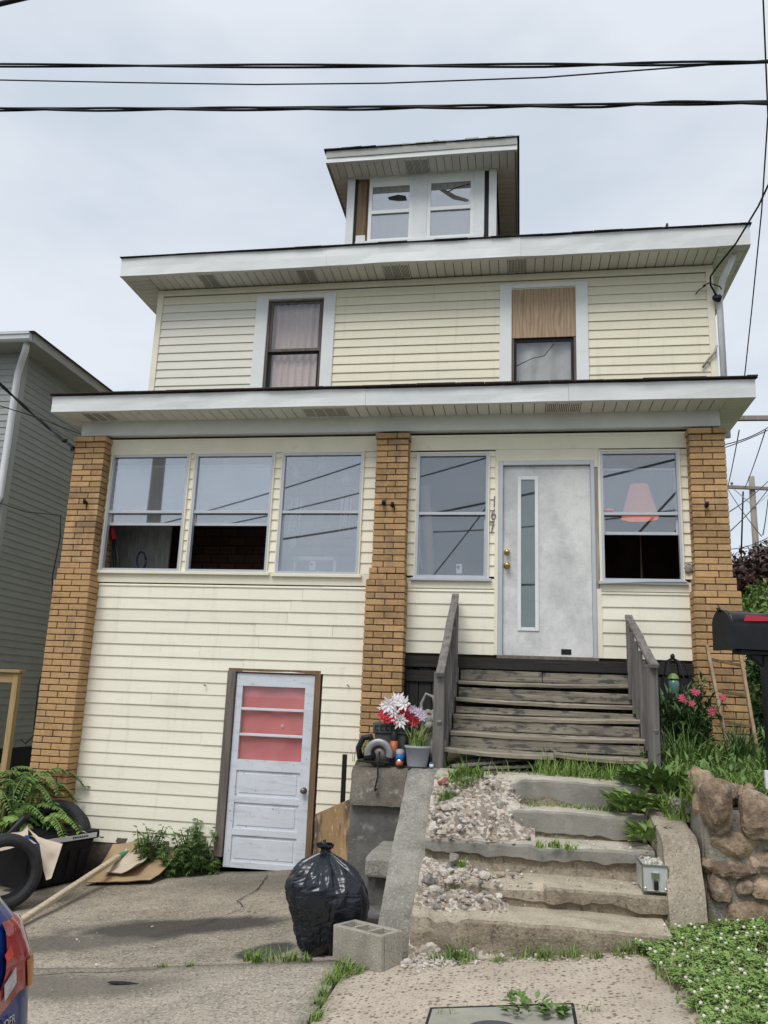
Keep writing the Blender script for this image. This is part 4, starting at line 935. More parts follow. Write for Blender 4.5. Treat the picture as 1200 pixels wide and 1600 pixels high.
# ================================================================== CONCRETE STEPS
cs = thing('concrete_steps', (.15,5.9,.25), 'crumbling concrete entry steps strewn with rubble', 'steps')
SZ = [1.12, .935, .755, .565, .43]; SY = [6.42, 6.15, 5.86, 5.52, 5.18]
def worn(i, x):
    """how far the nosing has broken back at x"""
    n = noise.noise(Vector((x*2.6, i*7.3, 1.5))); n2 = noise.noise(Vector((x*9, i*3.1, 6)))
    lim = (.02, -.02, -.55, -.30, -.22)[i]
    e = max(0, min(1, (lim - x) / .18)) if i not in (2,) else 0
    base = .012 + .012*n2
    w_ = (.16, .17, 0, .14, .11)[i]
    if i == 2 and .05 < x < .35: base += .05*(1-abs(x-.2)/.15)
    if i == 3 and -.25 < x < .15: base += .07
    return max(.0, base + e*w_*(.7+.5*n+.3*n2)), e
for i in range(5):
    x0, x1 = -.64, (.86, .86, .86, .88, .84)[i]; nx = 76; mb = MB(); zb = gz(0)-.25 if i > 2 else SZ[min(4,i+1)] - .22
    yb = (SY[i-1] + .32) if i else 6.9
    rows = 15
    for k in range(nx+1):
        x = x0 + (x1-x0)*k/nx; s, e = worn(i, x); z = SZ[i] + .012*noise.noise(Vector((x*2, i, 0)))
        und = .03 if (i in (1,2,3) and e < .5) else 0
        hgt = max(.04, (.15,.15,.085,.085,.085)[i] + .05*noise.noise(Vector((x*3.2, i*2, 9))) + .02*noise.noise(Vector((x*12, i*2, 9))))
        prof = [(yb, z+.004), (SY[i]+.22, z), (SY[i]+.13, z-s*.10), (SY[i]+.06+s*.5, z-s*.45), (SY[i]+.016+s*.75, z-.004-s*.55), (SY[i]+s*.75, z-.018-s*.62), (SY[i]+.002+s*.5, z-.05-s*.5), (SY[i]+.006+s*.25, z-hgt-.005), (SY[i]+.012+und, z-hgt-.02), (SY[i]+.015+und, z-.14), (SY[i]+.012+und*.5, z-.18), (SY[i]+.01, z-.22), (SY[i]+.01, min(zb, z-.26)), (SY[i]+.2, min(zb, z-.26)), (yb, min(zb, z-.26))]
        for q, (y, zz) in enumerate(prof):
            am = .006 + .02*e
            mb.v.append(Vector((x, y + am*noise.noise(Vector((x*11, zz*13, i))), zz + (am*noise.noise(Vector((x*12, y*9, i+3))) if 0 < q < 11 else 0))))
    for k in range(nx):
        for q in range(rows-1): mb.f.append((k*rows+q, k*rows+q+1, (k+1)*rows+q+1, (k+1)*rows+q)); mb.sm.append(False)
    mb.f.append(tuple(range(rows))); mb.sm.append(False); mb.f.append(tuple(nx*rows+q for q in range(rows))[::-1]); mb.sm.append(False)
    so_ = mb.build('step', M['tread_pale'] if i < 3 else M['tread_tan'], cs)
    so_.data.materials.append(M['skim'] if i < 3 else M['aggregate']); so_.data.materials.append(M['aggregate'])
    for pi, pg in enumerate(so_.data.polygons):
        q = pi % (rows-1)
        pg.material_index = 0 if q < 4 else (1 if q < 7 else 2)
def crumble(x0, x1, y0, y1, zf, seed, fade):
    mb = MB(); nx = int((x1-x0)/.012); ny = int((y1-y0)/.012)
    def f(u, v):
        x = x0+(x1-x0)*u; y = y0+(y1-y0)*v; p = Vector((x*26, y*26, seed)); d = noise.voronoi(p)[0]
        e = min(1, (1-u)/fade) if fade else 1; e = max(0, min(1, e + .5*noise.noise(Vector((x*5,y*5,seed)))*(1 if e < 1 else 0))); e *= min(1, v/.10)
        return (x, y, zf(x, y) - (1-e)*.10 + .016*(1-min(1,d[0]*1.6)) + .022*noise.noise(Vector((x*7,y*7,seed))))
    mb.grid(nx, ny, f, False); return mb.build('crumbled_concrete', M['crumble'], cs)
crumble(-.645,.10,5.93,6.74,lambda x,y: min(1.09, .745+(y-5.86)*.52 + .03*math.sin((y-5.86)*21)), 1, .30)
crumble(-.645,.02,5.14,5.56,lambda x,y: .16+max(0,min(1,(y-5.14)/.30))**.7*.33, 2, .35)
crumble(-.645,-.20,5.58,5.86,lambda x,y: .55+(y-5.58)*.22, 3, .30)
# left cheek wall with sloping top, right cheek wall
def cheek(x0, x1, P, zb, mat, name, par):
    """P = [(y, z)] top line from the back to the front"""
    mb = MB(); n = len(P); pts = []
    for (a, b), (c, d) in zip(P, P[1:]):
        m_ = 8
        for k in range(m_): pts.append((a+(c-a)*k/m_, b+(d-b)*k/m_))
    pts.append(P[-1]); nw = 8
    for (y, z) in pts:
        for k in range(nw+1):
            u = k/nw; x = x0+(x1-x0)*u; ed = .016*(1 if k in (0,nw) else 0)
            mb.v.append(Vector((x+.006*noise.noise(Vector((y*6,z*6,k))), y, z-ed+.010*noise.noise(Vector((x*9,y*7,1)))-.02*max(0,noise.noise(Vector((x*6,y*5,8)))))))
    r_ = nw+1
    for i in range(len(pts)-1):
        for k in range(nw): q = i*r_+k; mb.f.append((q, q+r_, q+r_+1, q+1)); mb.sm.append(True)
    m_ = len(pts)
    for k in (0, nw):
        for i in range(m_-1):
            a, b = mb.v[i*r_+k], mb.v[(i+1)*r_+k]; mb.face([a, b, (b.x,b.y,zb), (a.x,a.y,zb)])
    for i in (0, m_-1):
        for k in range(nw):
            a, b = mb.v[i*r_+k], mb.v[i*r_+k+1]; mb.face([a, b, (b.x,b.y,zb), (a.x,a.y,zb)])
    return mb.build(name, mat, par)
cheek(-.885,-.645,[(7.2,1.125),(6.75,1.12),(6.2,.765),(5.66,.42),(5.58,.36),(5.50,.24),(5.47,.0)],-.1,M['concrete'],'cheek_wall',cs)
cheek(.875,1.09,[(6.5,1.06),(6.0,.93),(5.75,.90),(5.62,.84),(5.56,.70),(5.50,.55),(5.44,.22)],.1,M['concrete_tan'],'cheek_wall',cs)
# pedestal of stacked concrete left of the steps
pd = thing('concrete_pedestal', (-1.15,7.0,.1), 'stained concrete pedestal with thick cap left of the steps', 'pedestal')
def rough_block(x0,x1,y0,y1,z0,z1,mat,name,par,amp=.015,seed=0,n=10):
    mb = MB()
    for ax in range(3):
        for s in (0, 1):
            def f(u, v, ax=ax, s=s):
                t = [0,0,0]; t[ax] = s; t[(ax+1)%3] = u; t[(ax+2)%3] = v
                p = Vector((x0+(x1-x0)*t[0], y0+(y1-y0)*t[1], z0+(z1-z0)*t[2]))
                c = Vector(((x0+x1)/2,(y0+y1)/2,(z0+z1)/2)); d = p - c
                e = sum(1 for q in t if q < .001 or q > .999); k = 1 - (.02 if e == 2 else .045 if e == 3 else 0)
                p = c + d*k
                nn = noise.noise(p*4+Vector((seed,0,0)))*amp + noise.noise(p*14+Vector((seed,0,0)))*amp*.4
                return p + d.normalized()*nn
            mb.grid(n, n, f, True)
    return mb.build(name, mat, par)
rough_block(-1.385,-.90,6.93,7.3,.80,1.105,M['concrete_cap'],'cap_block',pd,.018,1)
rough_block(-1.40,-.93,6.99,7.3,-.1,.805,M['concrete_dark'],'column',pd,.02,2)
rough_block(-1.10,-.88,6.2,6.92,.1,.42,M['concrete_dark'],'ledge_block',pd,.012,3)
rough_block(-1.09,-.88,6.12,6.9,.42,.55,M['concrete'],'ledge_block',pd,.012,4)
rough_block(-1.11,-.88,5.85,6.2,.0,.22,M['concrete_dark'],'ledge_block',pd,.012,5)
tag(B(-1.66,-1.62,7.86,7.90,-.1,1.13,.003).build('black_post', M['black_metal']), 'short black metal post between the siding and the pedestal', 'post')

# ================================================================== STONE WALL (right)
sw = thing('stone_wall', (1.6,5.7,.4), 'low field-stone retaining wall with upright cap stones right of the steps', 'stone wall')
rough_block(1.13,4.6,5.645,5.95,.2,1.05,M['stone_mortar'],'wall_core',sw,.02,6,24)
rough_block(1.12,1.36,5.70,6.75,.3,1.02,M['stone_mortar'],'wall_core',sw,.02,7,12)
sid = 0
def stone(px, py, wx, hz, Y, dep=.10, sq=.75, rot=0.):
    global sid; sid += 1; wx *= 1.16; hz *= 1.14
    c = at(px, py, Y); mb = MB().blob((0,0,0), (wx/2, dep, hz/2), 3, .22, sid, sq); mb.chip((0,0,0), (wx/2, dep, hz/2), 12, .72, .98, sid)
    for v in mb.v:
        v += v.normalized()*(.008*noise.noise(v*16+Vector((sid,0,0)))+.006*noise.noise(v*45+Vector((sid,0,0))))
    mb.xf(Matrix.Translation(c) @ Matrix.Rotation(rot,4,'Y')); mb.build('stone', M['stone'], sw)
stone(1121,1260,.19,.30,5.63,.11,.85); stone(1104,1250,.15,.28,5.86,.11,.85); stone(1097,1240,.16,.29,6.08,.12,.8); stone(1091,1233,.15,.26,6.35,.12,.8)
stone(1190,1275,.22,.31,5.62,.10,.85); stone(1148,1320,.27,.145,5.655,.06,.7); stone(1142,1358,.27,.085,5.65,.06,.6,.05); stone(1124,1390,.12,.17,5.65,.06)
stone(1163,1387,.09,.085,5.65,.05); stone(1198,1390,.16,.12,5.65,.06); stone(1174,1432,.31,.17,5.65,.06,.75); stone(1200,1345,.15,.14,5.65,.06)
for (px, py, s) in ((1143,1236,.10),(1158,1240,.09),(1168,1238,.08),(1105,1352,.07),(1180,1352,.09),(1178,1300,.06)): stone(px, py, s, s*1.1, 5.80 if py < 1250 else 5.67, .06)
for k in range(14):
    x = 1.78 + k % 7 * .38; z = .62 + (k//7)*.34 + random.uniform(-.03,.03); sid += 1
    MB().blob((x,5.63,z),(.14,.07,.12),3,.3,sid,.75).chip((x,5.63,z),(.14,.07,.12),10,.78,1.0,sid).build('stone', M['stone'], sw)
for k in range(6):
    sid += 1; MB().blob((1.14,5.95+.14*k,.72+.06*(k%2)),(.07,.09,.11),3,.3,sid,.8).chip((1.14,5.95+.14*k,.72),(.07,.09,.11),10,.75,1.0,sid).build('stone', M['stone'], sw)
# ================================================================== LOOSE THINGS ON THE DRIVEWAY
# bin bag
def bagf(H, Rm):
    prof = []
    for k in range(110):
        t = k/109; z = H*t
        r = Rm*(.52+.28*min(1,t/.14)**.6) if t < .14 else Rm*(.80+.22*math.sin(min(1,(t-.14)/.42)*1.57))
        if t > .58: r *= max(.07, (1-((t-.58)/.36)**1.9)) if t < .93 else .07
        prof.append((max(r, .028 if t < .97 else .05), z))
    return prof
def bag_bend(p, a, k):
    t = p.z/.63; r = math.hypot(p.x, p.y)
    ridg = 1-abs(noise.noise(Vector((math.cos(a)*2.1, math.sin(a)*2.1, t*2.2))))*2
    fold = .018*ridg + .005*noise.noise(Vector((math.cos(a)*5, math.sin(a)*5, t*15))) + .05*noise.noise(Vector((math.cos(a)*1.2, math.sin(a)*1.2, t*1.6+4)))
    fold += .0055*(1-abs(noise.noise(Vector((math.cos(a)*3.5, math.sin(a)*3.5, t*34+math.sin(a*2)*3)))) *2)
    fold += .006*(1-abs(noise.noise(Vector((math.cos(a)*11, math.sin(a)*11, t*5)))) *3)
    if t > .62: fold += .022*(math.sin(a*13+3*noise.noise(Vector((a,t,1))))) * min(1,(t-.62)*5) * (1 if t < .93 else .3)
    if t < .5: fold += -.02*(.5-t)*2
    s = (r+fold*min(1,r/.12))/max(r,1e-5)
    return Vector((p.x*s*1.0 - .03*(t-.5), p.y*s*.88, p.z + .010*noise.noise(Vector((a*2,t*9,7)))))
bg = MB().lathe(bagf(.63,.248), (-1.225,5.50,gz(-1.25)+.006), 190, bag_bend)
bag = tag(bg.build('trash_bag', M['bag']), 'full black plastic trash bag tied at the top', 'trash bag')
c0 = Vector((-1.24,5.50,gz(-1.25)+.606))
mb = MB()
for k in range(7):
    a = k*.9; h_ = .03+.03*((k*37)%5)/5; mb.face([c0+Vector((0,0,-.03)), c0+Vector((.03*math.cos(a),.03*math.sin(a),h_)), c0+Vector((.055*math.cos(a+.5),.055*math.sin(a+.5),h_*.8)), c0+Vector((.04*math.cos(a+.9),.04*math.sin(a+.9),.005))])
mb.lathe([(.016,-.06),(.026,-.035),(.030,-.015),(.02,.005),(.005,.015)], c0, 14, lambda p,a,k: p*(1+.25*math.sin(a*4+k)))
mb.build('knot', M['bag'], bag)
# cinder block with its cells upward
cbM = Matrix.Translation((-.885,5.165,gz(-.9)+.01)) @ Matrix.Rotation(math.atan2(-.20,.31),4,'Z') @ Matrix.Rotation(R(-2),4,'Y')
mb = MB(); hx, hy, h = .195,.095,.195; ws = [(-hx,-hx+.032),(-.075,-.048),(.048,.075),(hx-.032,hx)]
mb.box(-hx,hx,-hy,-hy+.032,0,h,.006).box(-hx,hx,hy-.032,hy,0,h,.006)
for a, b in ws: mb.box(a+.001,b-.001,-hy+.0325,hy-.0325,.0,h-.002)
mb.box(-hx+.033,hx-.033,-hy+.033,hy-.033,.02,h-.05)
tag(mb.xf(cbM).build('cinder_block', M['block']), 'pale concrete block with open cells beside the trash bag', 'block')
# galvanised box with hasp on the steps
bx0, bx1, by0, by1, bz0, bz1 = .735,.885,5.55,5.83,.572,.722
gb = thing('metal_box', (.81,5.69,bz0), 'small galvanised metal box with black padlock on the steps', 'box')
B(bx0,bx1,by0,by1,bz0,bz1,.004).build('body', M['galv'], gb)
for (a_,b_2,c_,d_,e_,f_) in ((bx0-.004,bx0+.004,by0-.005,by0+.004,bz0+.009,bz1-.007),(bx1-.004,bx1+.004,by0-.005,by0+.004,bz0+.009,bz1-.007),(bx0-.003,bx1+.003,by0-.006,by0+.003,bz1-.006,bz1+.005),(bx0-.003,bx1+.003,by0-.006,by0+.003,bz0,bz0+.008),(bx0-.005,bx0+.003,by0+.005,by1-.004,bz1-.006,bz1+.005)):
    B(a_,b_2,c_,d_,e_,f_).build('edge_trim', M['chrome'], gb)
mb = MB().box(.785,.835,by0-.012,by0-.002,bz0+.075,bz0+.115,.003); mb.build('hasp', M['chrome'], gb)
mb = MB().box(.797,.825,by0-.028,by0-.008,bz0+.015,bz0+.07,.006); mb.build('padlock', M['black'], gb)
for x in (bx0+.015,bx1-.015): MB().lathe([(0,.008),(.007,.006),(.009,0)],(x,by0,bz0+.02),8,ax=AX).build('rivet', M['chrome'], gb)
mb = MB()
for k in range(40): mb.blob((random.uniform(bx0+.02,bx1-.02),random.uniform(by0+.03,by1-.03),bz1+.008),[random.uniform(.006,.018)]*3,1,.5,k)
tag(mb.build('debris', M['rubble'],None,'stuff'), 'crumbs and dry leaves on the metal box lid', 'debris')
# tyres
def tyre(name, loc, axis_dir, ro, wd, ri, label):
    mb = MB(); prof = [(ri,-wd*.36),(ri+.02,-wd*.47),(ro*.86,-wd*.5),(ro*.95,-wd*.46),(ro,-wd*.36),(ro,-wd*.13),(ro-.010,-.015),(ro-.010,.015),(ro,wd*.13),(ro,wd*.36),(ro*.95,wd*.46),(ro*.86,wd*.5),(ri+.02,wd*.47),(ri,wd*.36),(ri+.03,wd*.28),(ro-.03,wd*.2),(ro-.025,-wd*.2),(ri+.03,-wd*.28),(ri,-wd*.36)]
    z_ = Vector(axis_dir).normalized(); q = z_.to_track_quat('Z','Y').to_matrix()
    def tread(p, a, k):
        if k in (4,8): s = 1 - (.018 if int(a*28) % 2 else 0); return Vector((p.x*s,p.y*s,p.z))
        return p
    mb.lathe(prof, loc, 84, tread, q)
    t = tag(mb.build(name, M['rubber']), label, 'tyre', 'old tyres beside the driveway')
    mb = MB().lathe([(ri+.045,wd*.5),(ri+.055,wd*.507),(ri+.06,wd*.5)], loc, 60, None, q); mb.lathe([(ro*.80,wd*.5),(ro*.81,wd*.507),(ro*.82,wd*.5)], loc, 60, None, q); mb.build('sidewall_ring', M['rubber'], t)
tyre('car_tyre', Vector((at(6,1384,6.8).x-.06,6.86,gz(-4.2)+.295)), (.62,-.78,.06), .30,.26,.205, 'black tyre standing on edge nearest the blue car')
tyre('car_tyre', at(82,1305,8.0)+Vector((-.02,.08,-.02)), (.12,-.90,.42), .335,.22,.215, 'black tyre leaning behind the storage tote')
# storage tote with lid, its long side turned to the right
tt = thing('storage_tote', (-4.25,7.6,gz(-4.25)), 'black plastic storage tote with ridged lid and white label strip', 'tote')
a = Vector((-4.47,7.42,gz(-4.3))); d = Vector((.33,.94,0)).normalized(); n_ = Vector((-d.y,d.x,0)); 
def tq(u, v, z): return a + d*u + n_*v + Vector((0,0,z))
Lt, Wt, Ht = .78,.50,.40
mb = MB().hexa([tq(.05,.05,0),tq(Lt-.05,.05,0),tq(Lt-.05,Wt-.05,0),tq(.05,Wt-.05,0),tq(0,0,Ht),tq(Lt,0,Ht),tq(Lt,Wt,Ht),tq(0,Wt,Ht)],.02)
body = mb.build('tub', M['tote'], tt)
for k in range(5):
    u = .08+k*.13; mb = MB().hexa([tq(u,.035,.03),tq(u+.07,.035,.03),tq(u+.07,.06,.03),tq(u,.06,.03),tq(u,-.012,Ht-.1),tq(u+.07,-.012,Ht-.1),tq(u+.07,.02,Ht-.1),tq(u,.02,Ht-.1)],.008); mb.build('rib', M['tote'], body)
mb = MB().hexa([tq(-.03,-.03,Ht-.01),tq(Lt+.03,-.03,Ht-.01),tq(Lt+.03,Wt+.03,Ht-.01),tq(-.03,Wt+.03,Ht-.01),tq(-.03,-.03,Ht+.07),tq(Lt+.03,-.03,Ht+.07),tq(Lt+.03,Wt+.03,Ht+.07),tq(-.03,Wt+.03,Ht+.07)],.015)
mb.hexa([tq(.06,.06,Ht+.07),tq(Lt-.06,.06,Ht+.07),tq(Lt-.06,Wt-.06,Ht+.07),tq(.06,Wt-.06,Ht+.07),tq(.1,.10,Ht+.10),tq(Lt-.1,.10,Ht+.10),tq(Lt-.1,Wt-.10,Ht+.10),tq(.1,Wt-.10,Ht+.10)],.006); mb.build('lid', M['tote'], tt)
mb = MB().hexa([tq(.14,-.034,Ht+.005),tq(Lt-.02,-.034,Ht+.005),tq(Lt-.02,-.031,Ht+.005),tq(.14,-.031,Ht+.005),tq(.14,-.034,Ht+.05),tq(Lt-.02,-.034,Ht+.05),tq(Lt-.02,-.031,Ht+.05),tq(.14,-.031,Ht+.05)]); lb = mb.build('label_strip', M['label_white'], tt)
for k in range(9):
    u = .46+k*.022; MB().hexa([tq(u,-.036,Ht+.018),tq(u+.014,-.036,Ht+.018),tq(u+.014,-.0345,Ht+.018),tq(u,-.0345,Ht+.018),tq(u,-.036,Ht+.036),tq(u+.014,-.036,Ht+.036),tq(u+.014,-.0345,Ht+.036),tq(u,-.0345,Ht+.036)]).build('label_print', M['black'], lb)
# torn paper sack
def sheet(name, pts, mat, label, cat, th=.004, amp=.02, seed=0, par=None):
    """crumpled sheet spanned by a grid of points (rows)"""
    mb = MB(); rows = len(pts)-1; cols = len(pts[0])-1
    def f(u, v, o=0):
        i = min(cols-1,int(u*cols)); j = min(rows-1,int(v*rows)); fu = u*cols-i; fv = v*rows-j
        p = (pts[j][i].lerp(pts[j][i+1],fu)).lerp(pts[j+1][i].lerp(pts[j+1][i+1],fu),fv)
        return p + Vector((.5,-1,.4))*amp*noise.noise(p*9+Vector((seed,0,0))) + Vector((.4,-.9,0))*o
    mb.grid(18,18,f); mb.grid(18,18,lambda u,v: f(u,v,-th))
    o = mb.build(name, mat, par)
    return tag(o, label, cat) if label else o
sk = sheet('paper_sack', [[at(0,1330,7.0),at(45,1318,7.15),at(58,1318,7.1)],[at(0,1312,7.2),at(26,1305,7.35),at(44,1310,7.35)],[at(0,1308,7.3),at(30,1298,7.45),at(44,1287,7.5)]], M['paper'], 'torn brown paper sack with blue print draped over the tote', 'paper sack', amp=.03)
sheet('torn_flap', [[at(68,1360,7.0),at(72,1375,6.98),at(80,1372,7.0)],[at(62,1320,7.1),at(78,1330,7.1),at(92,1336,7.12)],[at(42,1292,7.4),at(60,1308,7.25),at(98,1319,7.25)]], M['paper'], None, None, amp=.03, seed=3, par=sk)
sheet('blue_panel', [[at(33,1322,7.15),at(50,1345,7.05),at(64,1346,7.05)],[at(35,1312,7.25),at(48,1320,7.15),at(64,1330,7.15)],[at(41,1303,7.4),at(44,1306,7.35),at(62,1322,7.25)]], M['blue_print'], None, None, amp=.01, seed=5, par=sk)
# long pale batten
p0 = at(34,1452,6.25)+Vector((-.05,-.06,0)); p0.z = gz(p0.x)+.03; p1 = at(186,1338,8.22)
pb = thing('pale_batten', p0, 'long pale wooden batten leaning across the driveway edge', 'batten')
MB().bar(p0,p1,.055,.045,c=.008).build('shaft', M['pale_wood'], pb)
MB().bar(p1-(p1-p0).normalized()*.02,p1+(p1-p0).normalized()*.16+Vector((.05,0,.0)),.06,.05,c=.01).build('green_wrap', M['green_tape'], pb)
# flattened cardboard
def flat(name, pts, z, mat, label, amp=.015, seed=0, curl=0):
    mb = MB(); P = [Vector((p[0],p[1],0)) for p in pts]
    def f(u, v, o=0):
        p = P[0].lerp(P[1],u).lerp(P[3].lerp(P[2],u),v); return Vector((p.x,p.y,gz(p.x)+z+.16*v**1.5+o+amp*abs(noise.noise(Vector((p.x*4,p.y*4,seed))))+curl*(u**4)))
    mb.grid(14,10,f); mb.grid(14,10,lambda u,v:f(u,v,-.006)); i=0
    return tag(mb.build(name, mat), label, 'cardboard', 'flattened cardboard against the wall')
flat('cardboard_sheet', [(-4.1,7.80),(-3.46,7.86),(-3.40,8.36),(-4.1,8.40)], .03, M['cardboard'], 'flattened brown cardboard sheet lying undermost against the wall', .03, 1)
flat('cardboard_sheet', [(-3.98,7.95),(-3.66,7.92),(-3.60,8.36),(-3.98,8.38)], .08, M['paper'], 'paler folded cardboard piece lying on top of the other', .06, 2, .05)
flat('cardboard_sheet', [(-4.15,8.20),(-3.9,8.24),(-3.85,8.42),(-4.15,8.42)], .12, M['cardboard'], 'small cardboard flap tilted up next to the tote', .05, 4, .05)
# plank on the plant bed and black pipe
tag(MB().bar((-5.6,7.5,.21),(-4.62,7.62,.22),.16,.09,c=.006).build('timber', M['new_woodx']), 'yellowish timber lying beneath the fern-like plant', 'timber')
tag(MB().tube([at(-20,1318,7.3),at(15,1303,7.4),at(38,1278,7.45),at(42,1276,7.5)],[.03,.03,.034,.036],10).build('black_pipe', M['black']), 'black bent pipe resting on the timber by the tyres', 'pipe')
# rubbish scraps
for k,(px,py,Y,mt,lb_) in enumerate(((55,1432,6.8,'petal_white','white torn scrap lying below the standing tyre'),(66,1420,6.95,'black','dark scrap of wrapper next to the batten'),(150,1524-11,5.35,'petal_white','tiny white chip lying alone on the driveway apron'))):
    c = at(px,py,Y); c.z = gz(c.x)+.01; tag(MB().blob(c,(.05,.03,.014) if k < 2 else (.012,.012,.008),1,.6,k+2).build('scrap', M[mt]), lb_, 'litter')
c = at(709//1*1, 945, 5) # (unused survey point)
tag(MB().blob(Vector((-2.28,4.98,gz(-2.28)+.004)),(.12,.02,.008),2,.5,3).build('dark_patch_stick', M['tar']), 'flat dark scrap lying on the driveway apron', 'litter')
# stained plywood leaning behind the bag
A0 = at(492,1272,8.25); B0 = at(552,1246,7.35); A1 = at(490,1345,8.2); B1 = at(548,1345,7.3)
A1.z = gz(-1.9)+.0; B1.z = gz(-1.5)+.0; t_ = Vector((.025,.03,0))
tag(MB().hexa([A1,B1,B1+t_,A1+t_,A0,B0,B0+t_,A0+t_],.003).build('plywood_sheet', M['plywood_old']), 'water-stained plywood sheet leaning against the pedestal', 'plywood')

# ================================================================== ON THE PEDESTAL
# grey pot with grassy plant
pc = Vector((-.835,6.93,1.125))
pt = thing('potted_plant', pc, 'grey plastic pot with limp grassy plant on the concrete ledge', 'potted plant')
MB().lathe([(0,0),(.078,0),(.082,.01),(.103,.145),(.110,.148),(.110,.165),(.098,.165),(.095,.14),(.0,.14)],pc,24).build('pot', M['grey_pot'], pt)
def blades(mb, c, r, n, h, lean=.5, wd=.006, seg=4, zf=None):
    for k in range(n):
        a = random.uniform(0,6.283); rr = r*math.sqrt(random.random()); p = Vector(c)+Vector((rr*math.cos(a),rr*math.sin(a),0))
        if zf: p.z = zf(p.x,p.y)
        hh = h*random.uniform(.5,1.15); b = random.uniform(0,6.283); ln = lean*random.uniform(.2,1.2); dr = Vector((math.cos(b),math.sin(b),0)); sd_ = Vector((-dr.y,dr.x,0))
        i0 = len(mb.v)
        for s in range(seg+1):
            t = s/seg; q = p + dr*(ln*hh*t*t) + Vector((0,0,hh*(t-.38*ln*t*t))); w_ = wd*(1-t*.9)*random.uniform(.9,1.1)
            mb.v += [q-sd_*w_, q+sd_*w_]
        for s in range(seg): q = i0+2*s; mb.f.append((q,q+1,q+3,q+2)); mb.sm.append(True)
    return mb
blades(MB(), pc+Vector((0,0,.14)), .07, 60, .27, .9, .006).build('leaves', M['grass'], pt); blades(MB(), pc+Vector((0,0,.14)), .07, 26, .24, 1.1, .005).build('dry_leaves', M['grass_dry'], pt)
# cast planter with artificial flowers
fc = Vector((-1.08,7.12,1.10))
fp = thing('cast_planter', fc, 'dark cast stone planter box with key-pattern rim', 'planter')
MB().hexa([fc+Vector(q) for q in ((-.11,-.08,0),(.11,-.08,0),(.11,.1,0),(-.11,.1,0),(-.135,-.1,.27),(.135,-.1,.27),(.135,.12,.27),(-.135,.12,.27))],.008).build('box', M['planter_dark'], fp)
B(fc.x-.15,fc.x+.15,fc.y-.115,fc.y+.13,fc.z+.27,fc.z+.36,.008).build('rim', M['planter_dark'], fp)
mb = MB()
for k in range(6):
    x = fc.x-.13+k*.046; mb.box(x,x+.034,fc.y-.122,fc.y-.114,fc.z+.33,fc.z+.337).box(x,x+.007,fc.y-.122,fc.y-.114,fc.z+.295,fc.z+.33).box(x+.007,x+.03,fc.y-.122,fc.y-.114,fc.z+.295,fc.z+.302)
mb.build('key_pattern', M['tar'], fp)
def flower(mb, c, r, n, nrm, cup=.3):
    nrm = Vector(nrm).normalized(); q = nrm.to_track_quat('Z','Y').to_matrix()
    for ring in range(2):
        for k in range(n):
            a = 6.283*(k+.5*ring)/n; rr = r*(1-.25*ring); ca, sa = math.cos(a), math.sin(a)
            def pt_(t, w_): return Vector(c) + q @ Vector((ca*t*rr-sa*w_*rr, sa*t*rr+ca*w_*rr, rr*cup*(t*t)+ring*.012))
            mb.face([pt_(.05,0),pt_(.5,-.20),pt_(1,0),pt_(.5,.20)])
    return mb
fl = thing('artificial_flowers', fc+Vector((0,0,.36)), 'bunch of artificial white and red lilies in the planter', 'flowers')
mb = MB(); mr = MB(); ml = MB(); ms = MB()
for (px,py,m_,r_) in ((608,1102,mb,.085),(622,1096,mb,.09),(632,1100,mb,.08),(601,1108,mb,.07),(625,1126,mb,.08),(615,1112,mb,.07),(600,1118,mr,.07),(612,1122,mr,.075),(632,1110,mr,.08),(642,1118,mr,.08),(636,1122,mr,.07),(648,1128,mr,.065),(604,1124,mr,.06),(622,1112,mr,.06),(654,1114,ml,.06),(660,1120,ml,.05),(645,1108,ml,.045)):
    c = at(px,py,7.02+random.uniform(-.06,.06)); flower(m_, c, r_, 6, (random.uniform(-.5,.5),-1,random.uniform(-.1,.7)), .35); ms.tube([c, fc+Vector((random.uniform(-.05,.05),0,.34))], .004, 4)
mb.build('white_petals', M['petal_white'], fl); mr.build('red_petals', M['petal_red'], fl); ml.build('lilac_petals', M['petal_lilac'], fl); ms.build('stems', M['leaf_dark'], fl)
# cast stone animal statue: seated lion-like figure seen half hidden
sc_ = Vector((-.775,7.16,1.11))
mb = MB().blob(sc_+Vector((0,0,.16)),(.085,.11,.17),3,.25,5).blob(sc_+Vector((.0,-.06,.36)),(.10,.085,.095),3,.35,8).blob(sc_+Vector((.02,-.135,.34)),(.04,.04,.035),2,.2,2)
for s in (-1,1): mb.blob(sc_+Vector((s*.065,-.03,.445)),(.024,.018,.028),2,.2,s+4); mb.tube([sc_+Vector((s*.045,-.09,.22)),sc_+Vector((s*.05,-.12,.02))],[.032,.026],8); mb.blob(sc_+Vector((s*.05,-.14,.02)),(.03,.045,.022),2,.2,3)
for k in range(26):
    a = k*.5; mb.blob(sc_+Vector((.095*math.cos(a),-.04+.05*math.sin(k*1.7),.36+.095*math.sin(a))),(.022,.024,.022),1,.4,k)
stt = tag(mb.build('statue', M['statue']), 'weathered cast-stone lion statue half hidden behind the stair post', 'statue')
tag(MB().tube([sc_+Vector((-.07,.05,.2)),sc_+Vector((-.07,.04,.52)),sc_+Vector((-.03,.04,.60)),sc_+Vector((.03,.03,.58)),sc_+Vector((.05,.03,.50))],.014,8).build('hook_handle', M['statue']), 'grey curved cane handle rising behind the lion statue', 'cane')
